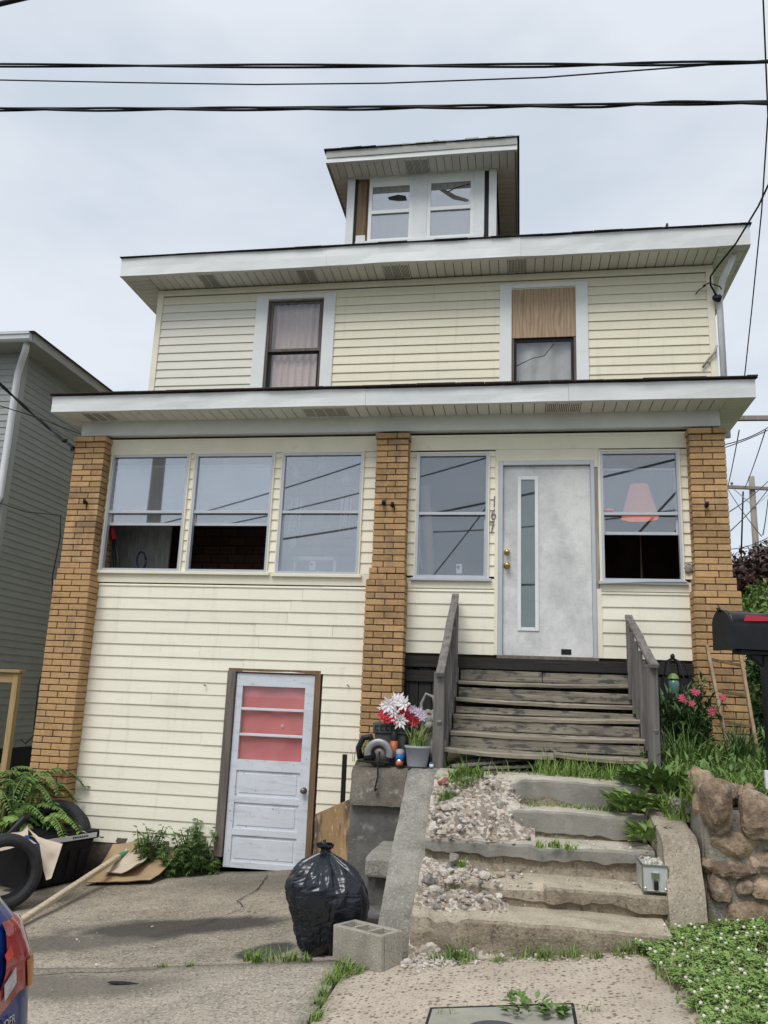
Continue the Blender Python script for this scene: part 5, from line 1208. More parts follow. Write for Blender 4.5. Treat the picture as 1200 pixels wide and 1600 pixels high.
# circular saw
sv = Vector((-1.19,6.98,1.11))
sw_ = thing('circular_saw', sv, 'grey and black circular saw lying on the concrete cap', 'saw')
q90 = Matrix.Rotation(R(82),3,'X') @ Matrix.Rotation(R(20),3,'Y')
gm = MB()
def gd(u, v):
    a = R(-15)+R(205)*u; pr_ = [(.062,.0),(.062,-.045),(.075,-.055),(.112,-.055),(.122,-.045),(.122,.0),(.062,.0)]; t_ = v*6; i = min(5,int(t_)); f = t_-i
    r_ = pr_[i][0]+(pr_[i+1][0]-pr_[i][0])*f; y_ = pr_[i][1]+(pr_[i+1][1]-pr_[i][1])*f
    return sv+Vector((.03+r_*math.cos(a), -.005+y_, .10+r_*math.sin(a)))
gm.grid(24, 6, gd, True); gm.build('blade_guard', M['saw_grey'], sw_)
MB().lathe([(0,.02),(.098,.02),(.098,.024),(0,.024)],sv+Vector((.03,-.005,.09)),28,None,Matrix.Rotation(R(90),3,'X')).build('blade', M['knob_grey'], sw_)
MB().tube([sv+Vector((-.13,0,.05)),sv+Vector((-.15,0,.14)),sv+Vector((-.11,0,.22)),sv+Vector((-.05,0,.235)),sv+Vector((-.03,0,.18))],[.026,.024,.026,.024,.022],10).build('handle', M['black'], sw_)
MB().box(sv.x-.14,sv.x+.13,sv.y-.075,sv.y-.0,sv.z+.03,sv.z+.042,.003).build('base_plate', M['black_metal'], sw_)
MB().lathe([(0,-.06),(.05,-.06),(.055,-.04),(.055,.05),(.045,.07),(0,.07)],sv+Vector((-.06,.02,.075)),18,None,q90).build('motor', M['black'], sw_)
tag(MB().tube([sv+Vector((.04,-.06,.12)),sv+Vector((.035,-.09,.02)),sv+Vector((.04,-.095,-.08)),sv+Vector((.02,-.095,-.17)),sv+Vector((.03,-.09,-.18))],[.007,.007,.007,.007,.018],8).build('power_cord', M['black']), 'black saw cord hanging down the concrete cap', 'cord')
# can, jars
def can(name, px, py, Y, r, h, mats, label, cat):
    c = at(px,py,Y); t = thing(name, c, label, cat); MB().lathe([(0,0),(r,0),(r,h*.62),(0,h*.62)],c,16).build('body', mats[0], t); MB().lathe([(r*.9,h*.62),(r*.9,h*.9),(r*.5,h),(0,h)],c,16).build('cap', mats[1], t)
can('spray_can', 615,1183,6.98,.032,.21,(M['orange_can'],M['black']),'orange spray can with black cap between saw and pot','can')
can('blue_jug', 625,1190,6.96,.04,.10,(M['blue_can'],M['grey_pot']),'small blue container left of the grey pot','container')
can('glass_jar', 624,1196,6.94,.032,.05,(M['orange_can'],M['chrome']),'amber candle jar on the concrete cap edge','jar')
can('white_tube', 674,1199,6.90,.018,.04,(M['white_plastic'],M['blue_can']),'white plastic tube lying at the foot of the stair post','tube')

# ================================================================== MAILBOX
mbx = thing('mailbox', at(1192,1240,6.0), 'black metal mailbox with red flag on a post', 'mailbox')
c = at(1130,985,6.0); Wd, Hm, Lm = .20,.27,.56
ax_ = Vector((.94,.34,0)).normalized(); sd2 = Vector((-ax_.y,ax_.x,0)); zb_ = at(1120,1014,6.0).z
prof = [(-Wd/2,0),(Wd/2,0),(Wd/2,.16)] + [(Wd/2*math.cos(t),.16+.105*math.sin(t)) for t in lin(.2,math.pi-.2,10)] + [(-Wd/2,.16)]
def mpt(u, v, z): return Vector((c.x,6.0,zb_)) + ax_*u + sd2*v + Vector((0,0,z))
def shell(u0, u1, sc=1.0):
    mb = MB(); m_ = len(prof)
    for u in (u0,u1):
        for (v,z) in prof: mb.v.append(mpt(u, v*sc, (z-.12)*sc+.12))
    for i in range(m_): mb.f.append((i,(i+1)%m_,m_+(i+1)%m_,m_+i)); mb.sm.append(i > 2 and i < m_-2)
    mb.f.append(tuple(range(m_))); mb.sm.append(False); mb.f.append(tuple(m_+i for i in range(m_))[::-1]); mb.sm.append(False); return mb
shell(.0,Lm).build('box', M['mailbox'], mbx); shell(-.018,.012,1.045).build('door', M['mailbox'], mbx)
MB().tube([mpt(-.02,0,.255),mpt(-.03,0,.285)],[.012,.016],8).build('door_pull', M['mailbox'], mbx)
mb = MB().hexa([mpt(.09,-Wd/2-.008,.19),mpt(.32,-Wd/2-.008,.20),mpt(.32,-Wd/2-.004,.20),mpt(.09,-Wd/2-.004,.19),mpt(.12,-Wd/2+.004,.235),mpt(.30,-Wd/2-.0,.228),mpt(.30,-Wd/2+.006,.228),mpt(.12,-Wd/2+.01,.235)]); mb.build('flag', M['red'], mbx)
MB().hexa([mpt(.09,-.05,-.03),mpt(.55,-.05,-.03),mpt(.55,.05,-.03),mpt(.09,.05,-.03),mpt(.09,-.05,-.001),mpt(.55,-.05,-.001),mpt(.55,.05,-.001),mpt(.09,.05,-.001)],.003).build('bracket', M['mailbox'], mbx)
p = mpt(.34,0,0); B(p.x-.05,p.x+.05,p.y-.05,p.y+.05,1.0,zb_-.031,.006).build('post', M['mailbox'], mbx)
mb = MB().hexa([mpt(.18,-.02,-.03),mpt(.5,-.02,-.03),mpt(.5,.02,-.03),mpt(.18,.02,-.03),mpt(.33,-.02,-.14),mpt(.35,-.02,-.14),mpt(.35,.02,-.14),mpt(.33,.02,-.14)]); mb.build('brace', M['mailbox'], mbx)

# ================================================================== GARDEN THINGS
# small wooden ladder leaning on the right pillar
ld = thing('wooden_ladder', (1.9,7.95,1.2), 'small thin wooden ladder leaning on the right brick pillar', 'ladder')
l0, l1 = at(1104,1008,8.14), at(1128,1125,7.95); r0, r1 = at(1156,1018,8.14), at(1179,1150,7.9)
dl = (l1-l0).normalized(); l1 = l0+dl*1.05; dr_ = (r1-r0).normalized(); r1 = r0+dr_*1.05
MB().bar(l0,l1,.028,.045,up=(0,1,0),c=.004).build('rail', M['ladder'], ld); MB().bar(r0,r1,.028,.045,up=(0,1,0),c=.004).build('rail', M['ladder'], ld)
for f in (.13,.41,.68,.93): MB().bar(l0.lerp(l1,f),r0.lerp(r1,f),.02,.028,c=.003).build('rung', M['jamb_brown'], ld)
# shepherd hook lantern
lnT = thing('garden_lantern', (1.39,8.0,1.2), 'black iron scrolled stand with teal glass lantern', 'lantern')
t0 = at(1051,1028,8.0)
mb = MB()
mb.blob(t0+Vector((0,0,.01)),(.022,.022,.03),2,.1)
for k in range(6):
    a = k*1.047; dx = Vector((math.cos(a),math.sin(a)*.8,0))
    mb.tube([t0, t0+dx*.10+Vector((0,0,-.05)), t0+dx*.15+Vector((0,0,-.20)), t0+dx*.12+Vector((0,0,-.38)), t0+dx*.05+Vector((0,0,-.52)), t0+dx*.05+Vector((0,0,-.95))],.007,6)
mb.build('stand', M['black_metal'], lnT)
MB().lathe([(0,0),(.03,.0),(.045,.03),(.052,.10),(.045,.12),(.02,.14),(0,.15)],t0+Vector((0,0,-.33)),14).build('glass_globe', M['teal'], lnT)
MB().lathe([(.05,0),(.04,.03),(.015,.05),(0,.05)],t0+Vector((0,0,-.19)),14).build('lantern_cap', M['leaf_light'], lnT)

# ================================================================== INSIDE THE PORCH
lpn = thing('table_lamp', at(998,815,9.1), 'orange pleated lamp shade behind the right porch window', 'lamp')
c = at(998,758,8.95); zt_ = c.z + .0
top = at(998,758,8.72); bo = at(1000,808,8.72)
MB().lathe([(.085,top.z),(.18,bo.z-.01)],Vector((top.x,8.72,0)),40,lambda p,a,k: Vector((p.x*(1+.10*abs(math.sin(a*4))),p.y*(1+.10*abs(math.sin(a*4))),p.z))).build('shade', M['lamp_orange'], lpn)
MB().lathe([(.006,bo.z-.05),(.006,bo.z-.3),(.012,bo.z-.7),(.012,bo.z-.9),(.07,2.1)],Vector((top.x,8.72,0)),16).build('base', M['dark'], lpn)
for (px,py,lb_) in ((489,884,'white sensor camera on the sill of the third porch window'),(718,889,'white sensor camera on the sill left of the front door')):
    c = at(px,py,F+.07); t = thing('sensor_camera', c, lb_, 'camera', 'small white window cameras')
    B(c.x-.035,c.x+.03,F+.05,F+.075,c.z-.055,c.z+.05,.006).build('case', M['white_plastic'], t); MB().lathe([(0,.012),(.014,.01),(.016,0)],(c.x-.012,F+.05,c.z+.015),14,ax=AX).build('lens', M['black'], t)
tag(MB().tube([at(664,760,8.75),at(668,830,8.75),at(672,920,8.75)],[.055,.058,.06],18).build('cardboard_roll', M['tan_roll']), 'tall tan roll standing behind the window left of the door', 'roll')
tag(MB().hexa([at(652,862,8.72),at(662,900,8.72),at(662,900,8.74),at(652,862,8.74),at(651,840,8.72),at(656,850,8.72),at(656,850,8.74),at(651,840,8.74)]).build('blue_cloth', M['petal_lilac']), 'bluish cloth at the lower left corner of the window by the door', 'cloth')
# bolt cutters with red grips in the first window
bc = thing('loppers', at(180,890,8.6), 'red-handled long cutters leaning inside the open left window', 'cutters')
a0, a1 = at(174,820,8.62), at(186,893,8.66); MB().tube([a0+(a1-a0)*.30, a1+Vector((0,0,-.3))],.018,8).build('shaft', M['black_metal'], bc)
a0 = at(174,818,8.62); MB().tube([a0+Vector((-.02,0,.04)), a0+(a1-a0)*.14, a0+(a1-a0)*.34],[.034,.04,.034],10).build('grip', M['red'], bc)
MB().tube([at(181,850,8.60),at(194,893,8.62)+Vector((0,0,-.2))],.014,8).build('second_shaft', M['black_metal'], bc)
tag(MB().tube([at(221+7*math.cos(t),876+14*math.sin(t),8.7) for t in lin(0,6.2,16)],.012,6).build('cable_loop', mk('navy_cable',(.008,.012,.05),.6,.1,9)), 'dark blue cable loop hanging in the left porch window', 'cable')
# wind chimes behind the third window
for (px0,nm,lb_) in ((460,0,'pale wind chime on the left behind the third porch window'),(540,1,'pale wind chime on the right behind the third porch window')):
    t = thing('wind_chime', at(px0,735,8.7), lb_, 'wind chime', 'wind chimes in the porch')
    c = at(px0+2 if nm == 0 else px0+2,737 if nm == 0 else 745,8.68); MB().lathe([(0,.06),(.03,.05),(.06,-.02),(.065,-.06),(.05,-.08),(0,-.08)],c,16).build('bell', M['chime'], t)
    for k in range(4):
        xx = (px0-5+k*4.5) if nm == 0 else (px0-6+k*4.4); d = c.copy(); d.x = at(xx,800,8.68).x; z0_ = at(px0,778,8.68).z; z1_ = at(px0,836-6*(k%3),8.68).z
        MB().tube([(d.x,8.68+.03*(k%2),z0_),(d.x-.012,8.68+.03*(k%2),z1_)],.010,8).build('chime_tube', M['chime'], t)
    if nm == 0: MB().blob(at(458,848,8.66),(.045,.02,.055),2,.1).build('pendant', M['chimes_green'], t)
c = at(504,725,8.66); tag(MB().lathe([(.035,.07),(.06,-.07)],c,14).build('candle_lantern', M['petal_lilac']), 'small bluish hanging lantern at the top of the third porch window', 'lantern')
c = at(490,880,8.75); p_ = thing('picture_frame', c, 'pale empty frame standing behind the third porch window', 'frame')
for (x0_,x1_,y0_,y1_) in ((458,463,870,893),(520,526,870,893),(458,526,870,875)):
    a_ = at(x0_,y1_,8.75); b2_ = at(x1_,y0_,8.75); B(a_.x,b2_.x,8.745,8.765,a_.z,b2_.z).build('frame_bar', M['chime'], p_)

# ================================================================== CAR (rear right corner shows)
XR, YC = -1.42, 2.06
car = thing('blue_car', (XR-2.1,YC,gz(XR-2.1)-.13), 'blue hatchback with red tail lamp parked at the kerb', 'car')
CZ = gz(XR)-.13
def lerp_tab(tab, z):
    for (a, b), (c, d) in zip(tab, tab[1:]):
        if z <= c: t = max(0,(z-a)/(c-a)); return b+(d-b)*t
    return tab[-1][1]
REAR = [(.18,.10),(.28,.03),(.45,.0),(.52,.03),(.58,.10),(.70,.115),(.85,.13),(.95,.17),(1.02,.22),(1.30,.40),(1.50,.60),(1.58,.85)]
FRONT = [(.18,4.15),(.35,4.28),(.6,4.28),(.8,4.15),(.93,3.3),(1.02,3.05),(1.30,2.5),(1.50,2.1),(1.58,1.8)]
HALF = [(.18,.80),(.3,.88),(.5,.90),(.75,.895),(.95,.87),(1.02,.84),(1.30,.74),(1.50,.64),(1.58,.50)]
def csurf(th, z, off=0.):
    r0_, f0, hw = lerp_tab(REAR,z), lerp_tab(FRONT,z), lerp_tab(HALF,z)
    n = 5.5; cc, ss = math.cos(th), math.sin(th); um = (r0_+f0)/2; a_ = (f0-r0_)/2
    nn = 4.2 if cc < 0 else 4.0
    u = um + math.copysign(abs(cc)**(2/(nn*1.9)),cc)*a_; y = math.copysign(abs(ss)**(2/3.4),ss)*hw
    # plan outline: nearly straight rear, rounded corner
    k = (abs(y)/hw)
    u_r = r0_ + .34*k**5 + .05*k**2
    if cc < 0: u = max(u, u_r) if k < .999 else u
    p = Vector((u,y,z)); d = Vector((u-um,y,0)).normalized()
    p += d*off
    x = XR - p.x; return Vector((x, YC+p.y, CZ+p.z + .10*(x-XR)*.8))
def ring_u(s, z, off=0):
    """s in 0..1 round the plan: rear centre -> right rear corner -> right side -> front -> left"""
    r0_, f0, hw = lerp_tab(REAR,z), lerp_tab(FRONT,z), lerp_tab(HALF,z); rc_ = .30
    # polyline with rounded corners, sampled by length
    pts = []
    for t in lin(0,1,10): pts.append((r0_+.05*t**2, (hw-rc_)*t))
    for t in lin(.1,1,9): a_ = t*math.pi/2; pts.append((r0_+.05+rc_*1.05*(1-math.cos(a_)), hw-rc_+rc_*math.sin(a_)))
    for t in lin(.05,1,14): pts.append((r0_+.05+rc_*1.05+(f0-rc_*2.2-r0_-.05)*t, hw))
    for t in lin(.1,1,9): a_ = t*math.pi/2; pts.append((f0-rc_*1.15+rc_*1.1*math.sin(a_), hw-rc_*(1-math.cos(a_))))
    for t in lin(.2,1,5): pts.append((f0-.05+.05*t, (hw-rc_)*(1-t)))
    return pts
NR = len(ring_u(0,.5))
def cpt(i, z, side=1, off=0):
    P = ring_u(0,z); i0 = max(0,min(NR-1,int(i))); i1 = min(NR-1,i0+1); f = i-i0
    u = P[i0][0]+(P[i1][0]-P[i0][0])*f; y = (P[i0][1]+(P[i1][1]-P[i0][1])*f)
    du, dy = P[i1][0]-P[max(0,i0-1)][0], P[i1][1]-P[max(0,i0-1)][1]; l_ = math.hypot(du,dy) or 1
    u -= dy/l_*off; y += du/l_*off*(1 if True else 0)
    x = XR-u; return Vector((x, YC+side*y, CZ+z+.08*(x-XR)))
zs_ = [.18,.22,.28,.36,.45,.52,.57,.60,.63,.66,.70,.78,.85,.90,.95,.985,1.02]
def body_patch(i0, i1, z0, z1, ni, nz_, side, off):
    return MB().grid(ni, nz_, lambda u, v: cpt(i0+(i1-i0)*u, z0+(z1-z0)*v, side, off))
mb = MB()
for side in (1,-1):
    i0 = len(mb.v)
    for z in zs_:
        for i in range(NR): mb.v.append(cpt(i,z,side))
    for j in range(len(zs_)-1):
        for i in range(NR-1): q = i0+j*NR+i; mb.f.append((q,q+1,q+NR+1,q+NR)); mb.sm.append(True)
mb.build('body', M['car_blue'], car)
mb = MB(); zc_ = [1.02,1.10,1.20,1.30,1.40,1.50,1.58]
for side in (1,-1):
    i0 = len(mb.v)
    for z in zc_:
        for i in range(NR): mb.v.append(cpt(i,z,side))
    for j in range(len(zc_)-1):
        for i in range(NR-1): q = i0+j*NR+i; mb.f.append((q,q+1,q+NR+1,q+NR)); mb.sm.append(True)
mb.build('cabin', M['car_glass'], car)
mb = MB().grid(2,1,lambda u,v: (0,0,0)); mb = MB()
for i in range(NR-1): mb.face([cpt(i,1.58,1),cpt(i+1,1.58,1),cpt(i+1,1.58,-1),cpt(i,1.58,-1)])
mb.build('roof', M['car_blue'], car)
for side in (1,-1):
    # tail lamp wraps the corner: red housing, bright inner lamp, clear reversing lens, amber side end
    def lampz(u, v):
        i = 7.4 + 7.6*u; zlo = .735+.035*min(1,u/.37); zhi = .785+.195*min(1,u/.37)**1.4-.10*max(0,u-.7)
        return cpt(i, zlo+(zhi-zlo)*v, side, .014)
    tl = MB().grid(24,10,lampz).build('tail_lamp', M['tail_red'], car)
    MB().grid(5,4,lambda u,v: cpt(8.9+.9*u,.872+.015*u+.028*v,side,.020)).build('lamp_bright', M['tail_bright'], tl)
    MB().grid(5,5,lambda u,v: cpt(8.3+1.4*u,.775+.03*u+.048*v,side,.020)).build('reversing_lens', M['tail_clear'], tl)
    body_patch(11.3,13.0,.765,.85,6,4,side,.0185).build('side_marker', M['tail_amber'], tl)
    for u_ in (.85,3.35):
        cw = Vector((XR-u_,YC+side*.80,CZ+.33-.08*u_)); q = Matrix.Rotation(R(90),3,'X'); wl_ = MB().lathe([(.2,-.1),(.3,-.11),(.33,-.08),(.335,0),(.33,.08),(.3,.11),(.2,.1)],cw,36,None,q).build('wheel', M['rubber'], car)
        MB().lathe([(0,.05),(.05,.06),(.06,.03),(.18,.04),(.21,.09)],cw,20,None,q if side < 0 else q @ Matrix.Rotation(math.pi,3,'X')).build('rim', M['rim'], wl_)
mb = body_patch(0,10.0,1.06,1.40,12,8,1,.006); mb.v; mb.build('rear_window', M['car_glass'], car)
bd_ = cpt(7.2,.585,1,.012)
for txt, i_, z_, sz in (('OUTLANDER',7.9,.69,.038),('SPORT',8.7,.652,.038)):
    p_ = cpt(i_,z_,1,.010); p2 = cpt(i_+.8,z_,1,.010); ex = (p2-p_).normalized(); ez = (cpt(i_,z_+.05,1,.010)-p_).normalized(); ey = ez.cross(ex).normalized()*-1
    ny_ = ex.cross(ez).normalized(); Mt = Matrix((ex,ez,ny_)).transposed().to_4x4(); Mt.translation = p_
    text_mesh('badge', txt, sz, M['chrome'], Mt, car, .003)
# ================================================================== VEGETATION
def leaf(mb, p, d, n, ln, wd, fold=.15):
    """one pointed leaf: base p, direction d, normal n"""
    d = Vector(d).normalized(); n = Vector(n); s = d.cross(n)
    if s.length < 1e-4: s = d.cross(Vector((1,0,0)))
    s.normalize(); n = s.cross(d)
    a = p + d*ln*.45; i = len(mb.v)
    mb.v += [p, a - s*wd/2 + n*wd*fold, p + d*ln - n*ln*.12, a + s*wd/2 + n*wd*fold, a - n*wd*.05]
    mb.f += [(i,i+4,i+1),(i+1,i+4,i+2),(i,i+3,i+4),(i+4,i+3,i+2)]; mb.sm += [False]*4
def rdir(zb=0.):
    while True:
        v = Vector((random.uniform(-1,1),random.uniform(-1,1),random.uniform(-1,1)))
        if .1 < v.length < 1: v.normalize(); v.z += zb; return v.normalized()
# pinnate plant (tree-of-heaven seedling) left of the tyres
def pinnate(name, base, n, h, ln, label, spread=1.0):
    t = thing(name, base, label, 'plant'); lv = MB(); stm = MB(); base = Vector(base)
    for k in range(n):
        a = random.uniform(0,6.28); b0 = base + Vector((random.uniform(-.35,.35)*spread, random.uniform(-.2,.2), 0)); hh = h*random.uniform(.45,1)
        dr = Vector((math.cos(a),math.sin(a)*.8,0)); P = []
        top_ = b0 + Vector((0,0,hh)) + dr*.12
        for s in range(9):
            u = s/8; P.append(top_ + dr*(ln*u) + Vector((0,0,ln*(.35*u-.75*u*u))))
        stm.tube([b0, b0.lerp(top_,.5)+dr*.02, top_] + P[1:], .006, 5)
        sd_ = Vector((-dr.y,dr.x,0))
        for s in range(1,9):
            for q in range(2):
                p = P[s].lerp(P[s-1], .5*q)
                for sg in (-1,1): leaf(lv, p, sd_*sg + dr*.35 + Vector((0,0,-.25+random.uniform(-.2,.2))), (0,0,1), .115*(1.05-.5*s/8)*random.uniform(.8,1.1), .034)
        leaf(lv, P[-1], dr, (0,0,1), .10, .035)
    stm.build('stems', M['leaf'], t); lv.build('leaves', M['leaf_light'] if spread < .8 else M['leaf'], t); return t
pinnate('fern_like_plant', (-5.08,7.95,.15), 36, .66, .42, 'fern-like green shrub in front of the left brick pillar')
pinnate('fern_like_plant', (-4.9,7.75,.15), 10, .34, .34, 'low feathery green shoots between the timber and the tyre', .7)
def lobed_weed(name, base, n, h, rad, label, lsz=.075, mat='leaf'):
    t = thing(name, base, label, 'weed', 'weeds growing along the foundation'); lv = MB(); stm = MB(); base = Vector(base)
    for k in range(n):
        a = random.uniform(0,6.28); b0 = base+Vector((random.uniform(-rad,rad)*.5,random.uniform(-rad,rad)*.3,0)); hh = h*random.uniform(.6,1.05); dr = Vector((math.cos(a),math.sin(a),0))
        tp = b0+Vector((0,0,hh))+dr*rad*random.uniform(.2,1); stm.tube([b0,b0.lerp(tp,.5)+Vector((0,0,.03)),tp],.005,5)
        for s in range(22):
            u = .15+.85*s/21; p = b0.lerp(tp,u)+Vector((0,0,.03*math.sin(u*3))); d = rdir(.1); d.z *= .5
            for q in (-.7,-.3,.1,.5): # lobes of a divided leaf
                m_ = Matrix.Rotation(q,3,'Z') @ d; leaf(lv, p+d*.015, m_+Vector((0,0,-.15)), (0,0,1), lsz*random.uniform(.6,1.1)*(1.1-.4*u), .018)
    stm.build('stems', M['leaf_dark'], t); lv.build('leaves', M[mat], t)
lobed_weed('tall_weed', (-3.68,8.28,gz(-3.7)), 15, .46, .20, 'taller leafy weed on the left against the siding')
lobed_weed('tall_weed', (-3.22,8.28,gz(-3.2)), 18, .50, .24, 'bushier leafy weed on the right against the siding', .085)
lobed_weed('tall_weed', (-3.42,8.25,gz(-3.4)), 10, .30, .20, 'low leafy weed in the gap between two taller weeds')
lobed_weed('tall_weed', (-3.0,8.33,gz(-3.0)), 4, .12, .08, 'small weed at the foot of the basement door jamb')
def crz(x, y):
    if y > 5.84: return min(1.09, .745+(y-5.86)*.52)+.016-(max(0,x+.12)*.35)
    if y > 5.5: return .545+(y-5.5)*.16
    return .18+max(0,min(1,(y-5.14)/.30))**.7*.33
# grass tufts in the joints
def tuft(c, r, n, h, label, mat='grass', wd=.005, zf=None):
    o = blades(MB(), c, r, n, h, .8, wd, 4, zf).build('grass_tuft', M[mat], None, 'stuff'); return tag(o, label, 'grass')
g0 = lambda x, y: gz(x) - .005
def strip(pts, r, n, h, label, mat='grass', wd=.005, zf=g0):
    mb = MB()
    for (x, y) in pts: blades(mb, (x+random.uniform(-.035,.035),y+random.uniform(-.03,.03),0), r*random.uniform(.5,1.3), max(4,int(n*random.uniform(.25,1.0))), h*random.uniform(.6,1.4), 1.0, wd, 4, zf)
    return tag(mb.build('grass_tuft', M[mat], None, 'stuff'), label, 'grass')
strip([(-1.62,5.32),(-1.5,5.33),(-1.68,5.36),(-1.4,5.33),(-1.32,5.31)], .06, 70, .075, 'grass tuft in the driveway joint left of the trash bag')
strip([(-2.22,5.31),(-2.16,5.31)], .04, 40, .04, 'small grass tuft in the driveway joint, right of two', wd=.003)
strip([(-2.02+.02*i,5.31) for i in range(3)] , .03, 30, .03, 'sparse grass in the driveway joint, left of two', wd=.003)
strip([(-.98,4.95),(-.99,5.05),(-.95,5.12),(-1.0,4.88),(-.93,5.0),(-.97,5.18)], .055, 80, .10, 'grass clump in front of the concrete block')
strip([(-1.0,4.62),(-1.0,4.5),(-.99,4.4),(-1.0,4.3)], .03, 40, .07, 'thin grass along the sidewalk joint at the bottom edge')
strip([(-2.12+.1*i,6.7-.06*i) for i in range(2)], .03, 20, .03, 'tiny grass sprig in the driveway crack', wd=.003)
strip([(-.42,5.14),(-.36,5.17),(-.30,5.13),(-.46,5.18),(-.33,5.2)], .07, 80, .12, 'dark green grass clump at the foot of the cheek wall', 'grass')
strip([(-.1+.09*i,5.13+.02*math.sin(i)) for i in range(7)], .05, 46, .09, 'grass fringe along the foot of the concrete steps')
strip([(.55+.05*i,5.14) for i in range(4)], .05, 30, .12, 'grass blades at the lower right end of the steps')
def stepz(x, y):
    for z, yy in zip(SZ, SY):
        if y > yy + .05: return z - .03
    return gz(x)
strip([(-.50,6.50),(-.42,6.55),(-.46,6.46),(-.36,6.52),(-.40,6.6),(-.44,6.56),(-.38,6.48)], .06, 90, .11, 'grass clump on the broken top step by the cheek wall', zf=lambda x,y: crz(x,y)-.01)
strip([(-.58,6.24),(-.55,6.3),(-.50,6.22),(-.56,6.2)], .05, 90, .11, 'grass clump one step below against the cheek wall', zf=lambda x,y: crz(x,y)-.01)
strip([(-.44,5.76),(-.38,5.78)], .04, 40, .07, 'grass sprig under the broken third step', zf=lambda x,y: .60)
strip([(.02+.06*i,6.36) for i in range(12)], .045, 28, .06, 'grass line along the second concrete tread', zf=lambda x,y: .93)
strip([(.12+.05*i,5.83) for i in range(5)], .05, 34, .07, 'grass patch below the broken second step', zf=lambda x,y: .74)
strip([(-.36,5.66),(-.30,5.62),(-.42,5.6)], .05, 40, .07, 'grass sprig among the rubble on the fourth step', zf=lambda x,y: .50)
strip([(.14+.08*i,6.80+.03*math.sin(i*2)) for i in range(4)] + [(.45+.07*i,6.80) for i in range(8)], .05, 45, .07, 'lush grass strip under the wooden stairs', zf=lambda x,y: 1.11)
# broad-leaved weeds on the right end of the steps
def broad(name, c, r, n, h, label, mat='leaf_light', ln=.125, wd=.055, zf=None):
    mb = MB()
    for k in range(n):
        a = random.uniform(0,6.28); rr = r*math.sqrt(random.random()); p = Vector(c)+Vector((rr*math.cos(a),rr*math.sin(a),random.uniform(0,h)*.6))
        if zf: p.z = zf(p.x,p.y)+random.uniform(0,h)*.6
        d = Vector((math.cos(a)+random.uniform(-.5,.5),math.sin(a)+random.uniform(-.5,.5),random.uniform(.1,1.2))); leaf(mb, p, d, (0,0,1), ln*random.uniform(.6,1.2), wd*random.uniform(.7,1.2), .2)
    return tag(mb.build(name, M[mat]), label, 'weed', 'weeds on the entry steps')
broad('broadleaf_weed', (.80,6.28,.95), .16, 170, .16, 'bright broad-leaved weed overgrowing the right end of the second step')
broad('broadleaf_weed', (.86,6.02,.78), .12, 110, .14, 'broad-leaved weed hanging over the third step')
broad('broadleaf_weed', (1.0,6.5,1.08), .25, 240, .20, 'large mixed weed mound at the top right of the steps', 'leaf')
mb = MB(); blades(mb,(1.05,6.1,.93),.10,130,.24,1.1,.010,5); tag(mb.build('day_lily', M['leaf_light']), 'arching strap-leaved clump beside the stone wall', 'plant')
# lawn on the bank
mb = MB()
for k in range(5200):
    x = random.uniform(-.6,3.6) if random.random() < .85 else random.uniform(-1.5,3.6); y = random.uniform(front_y(x)+.05, 8.3)
    if x < 1.0 and y > 7.1 and x > -.6: continue
    if x < -.6 and random.random() < .8: continue
    if x < .12 and y < 7.15 and random.random() < .93: continue
    blades(mb,(x,y,0),.04,3,random.uniform(.08,.24),.9,.006,3,lambda a,b: bank_z(a,b)-.01)
for k in range(700):
    x = random.uniform(1.1,3.2); y = random.uniform(5.8,6.4); blades(mb,(x,y,0),.05,4,random.uniform(.10,.22),1.0,.007,4,lambda a,b: bank_z(a,b)-.01)
tag(mb.build('garden_grass', M['grass'], None, 'stuff'), 'long unmown grass on the garden bank right of the stairs', 'grass')
mb = MB()
for k in range(1700):
    x = random.uniform(1.0,3.4); y = random.uniform(6.0,8.2); p = Vector((x,y,bank_z(x,y)+random.uniform(.02,.20))); leaf(mb,p,rdir(.4),(0,0,1),random.uniform(.06,.13),.03)
tag(mb.build('ground_cover', M['leaf'], None, 'stuff'), 'mixed leafy ground cover between grass and stone wall', 'ground cover')
# clover with white heads at the sidewalk edge
def in_clover(x, y):
    e = .05*noise.noise(Vector((x*5,y*5,2)))
    return y > 3.4 and y < 5.55 and x > .66+.10*max(0,5.2-y)**.5*.6-.12*max(0,y-5.05)+e-.04*max(0,y-4.6) and x < 1.42+.15*noise.noise(Vector((y*3,0,0)))-.25*max(0,y-5.2)
mb = MB(); mf = MB(); k = 0
while k < 9000:
    x = random.uniform(.55,1.6); y = random.uniform(3.6,5.6)
    if not in_clover(x,y) or noise.noise(Vector((x*6,y*6,3))) < -.42+.25*random.random(): k += .2; continue
    k += 1; hz_ = .025+.07*(.5+.5*noise.noise(Vector((x*4,y*4,6))))*random.uniform(.3,1.2); p = Vector((x,y,gz(x)+hz_)); a = random.uniform(0,6.28); tl_ = Vector((random.uniform(-.45,.45),random.uniform(-.45,.45),1)).normalized()
    for q in range(3):
        b = a+q*2.09; d = Vector((math.cos(b),math.sin(b),0)); d = (d-tl_*d.dot(tl_)).normalized(); s = d.cross(tl_); r = random.uniform(.011,.019)
        mb.face([p, p+d*r*.75-s*r*.5, p+d*r*1.2-s*r*.25, p+d*r*1.2+s*r*.25, p+d*r*.75+s*r*.5])
    if random.random() < .019: mf.blob(p+Vector((0,0,random.uniform(.012,.04))),(.0095,.0095,.0085),1,.3,k)
for k in range(260):
    x = random.uniform(.66,1.4); y = random.uniform(3.8,5.5)
    if in_clover(x,y): blades(mb,(x,y,gz(x)),.03,3,random.uniform(.06,.16),.8,.004,3)
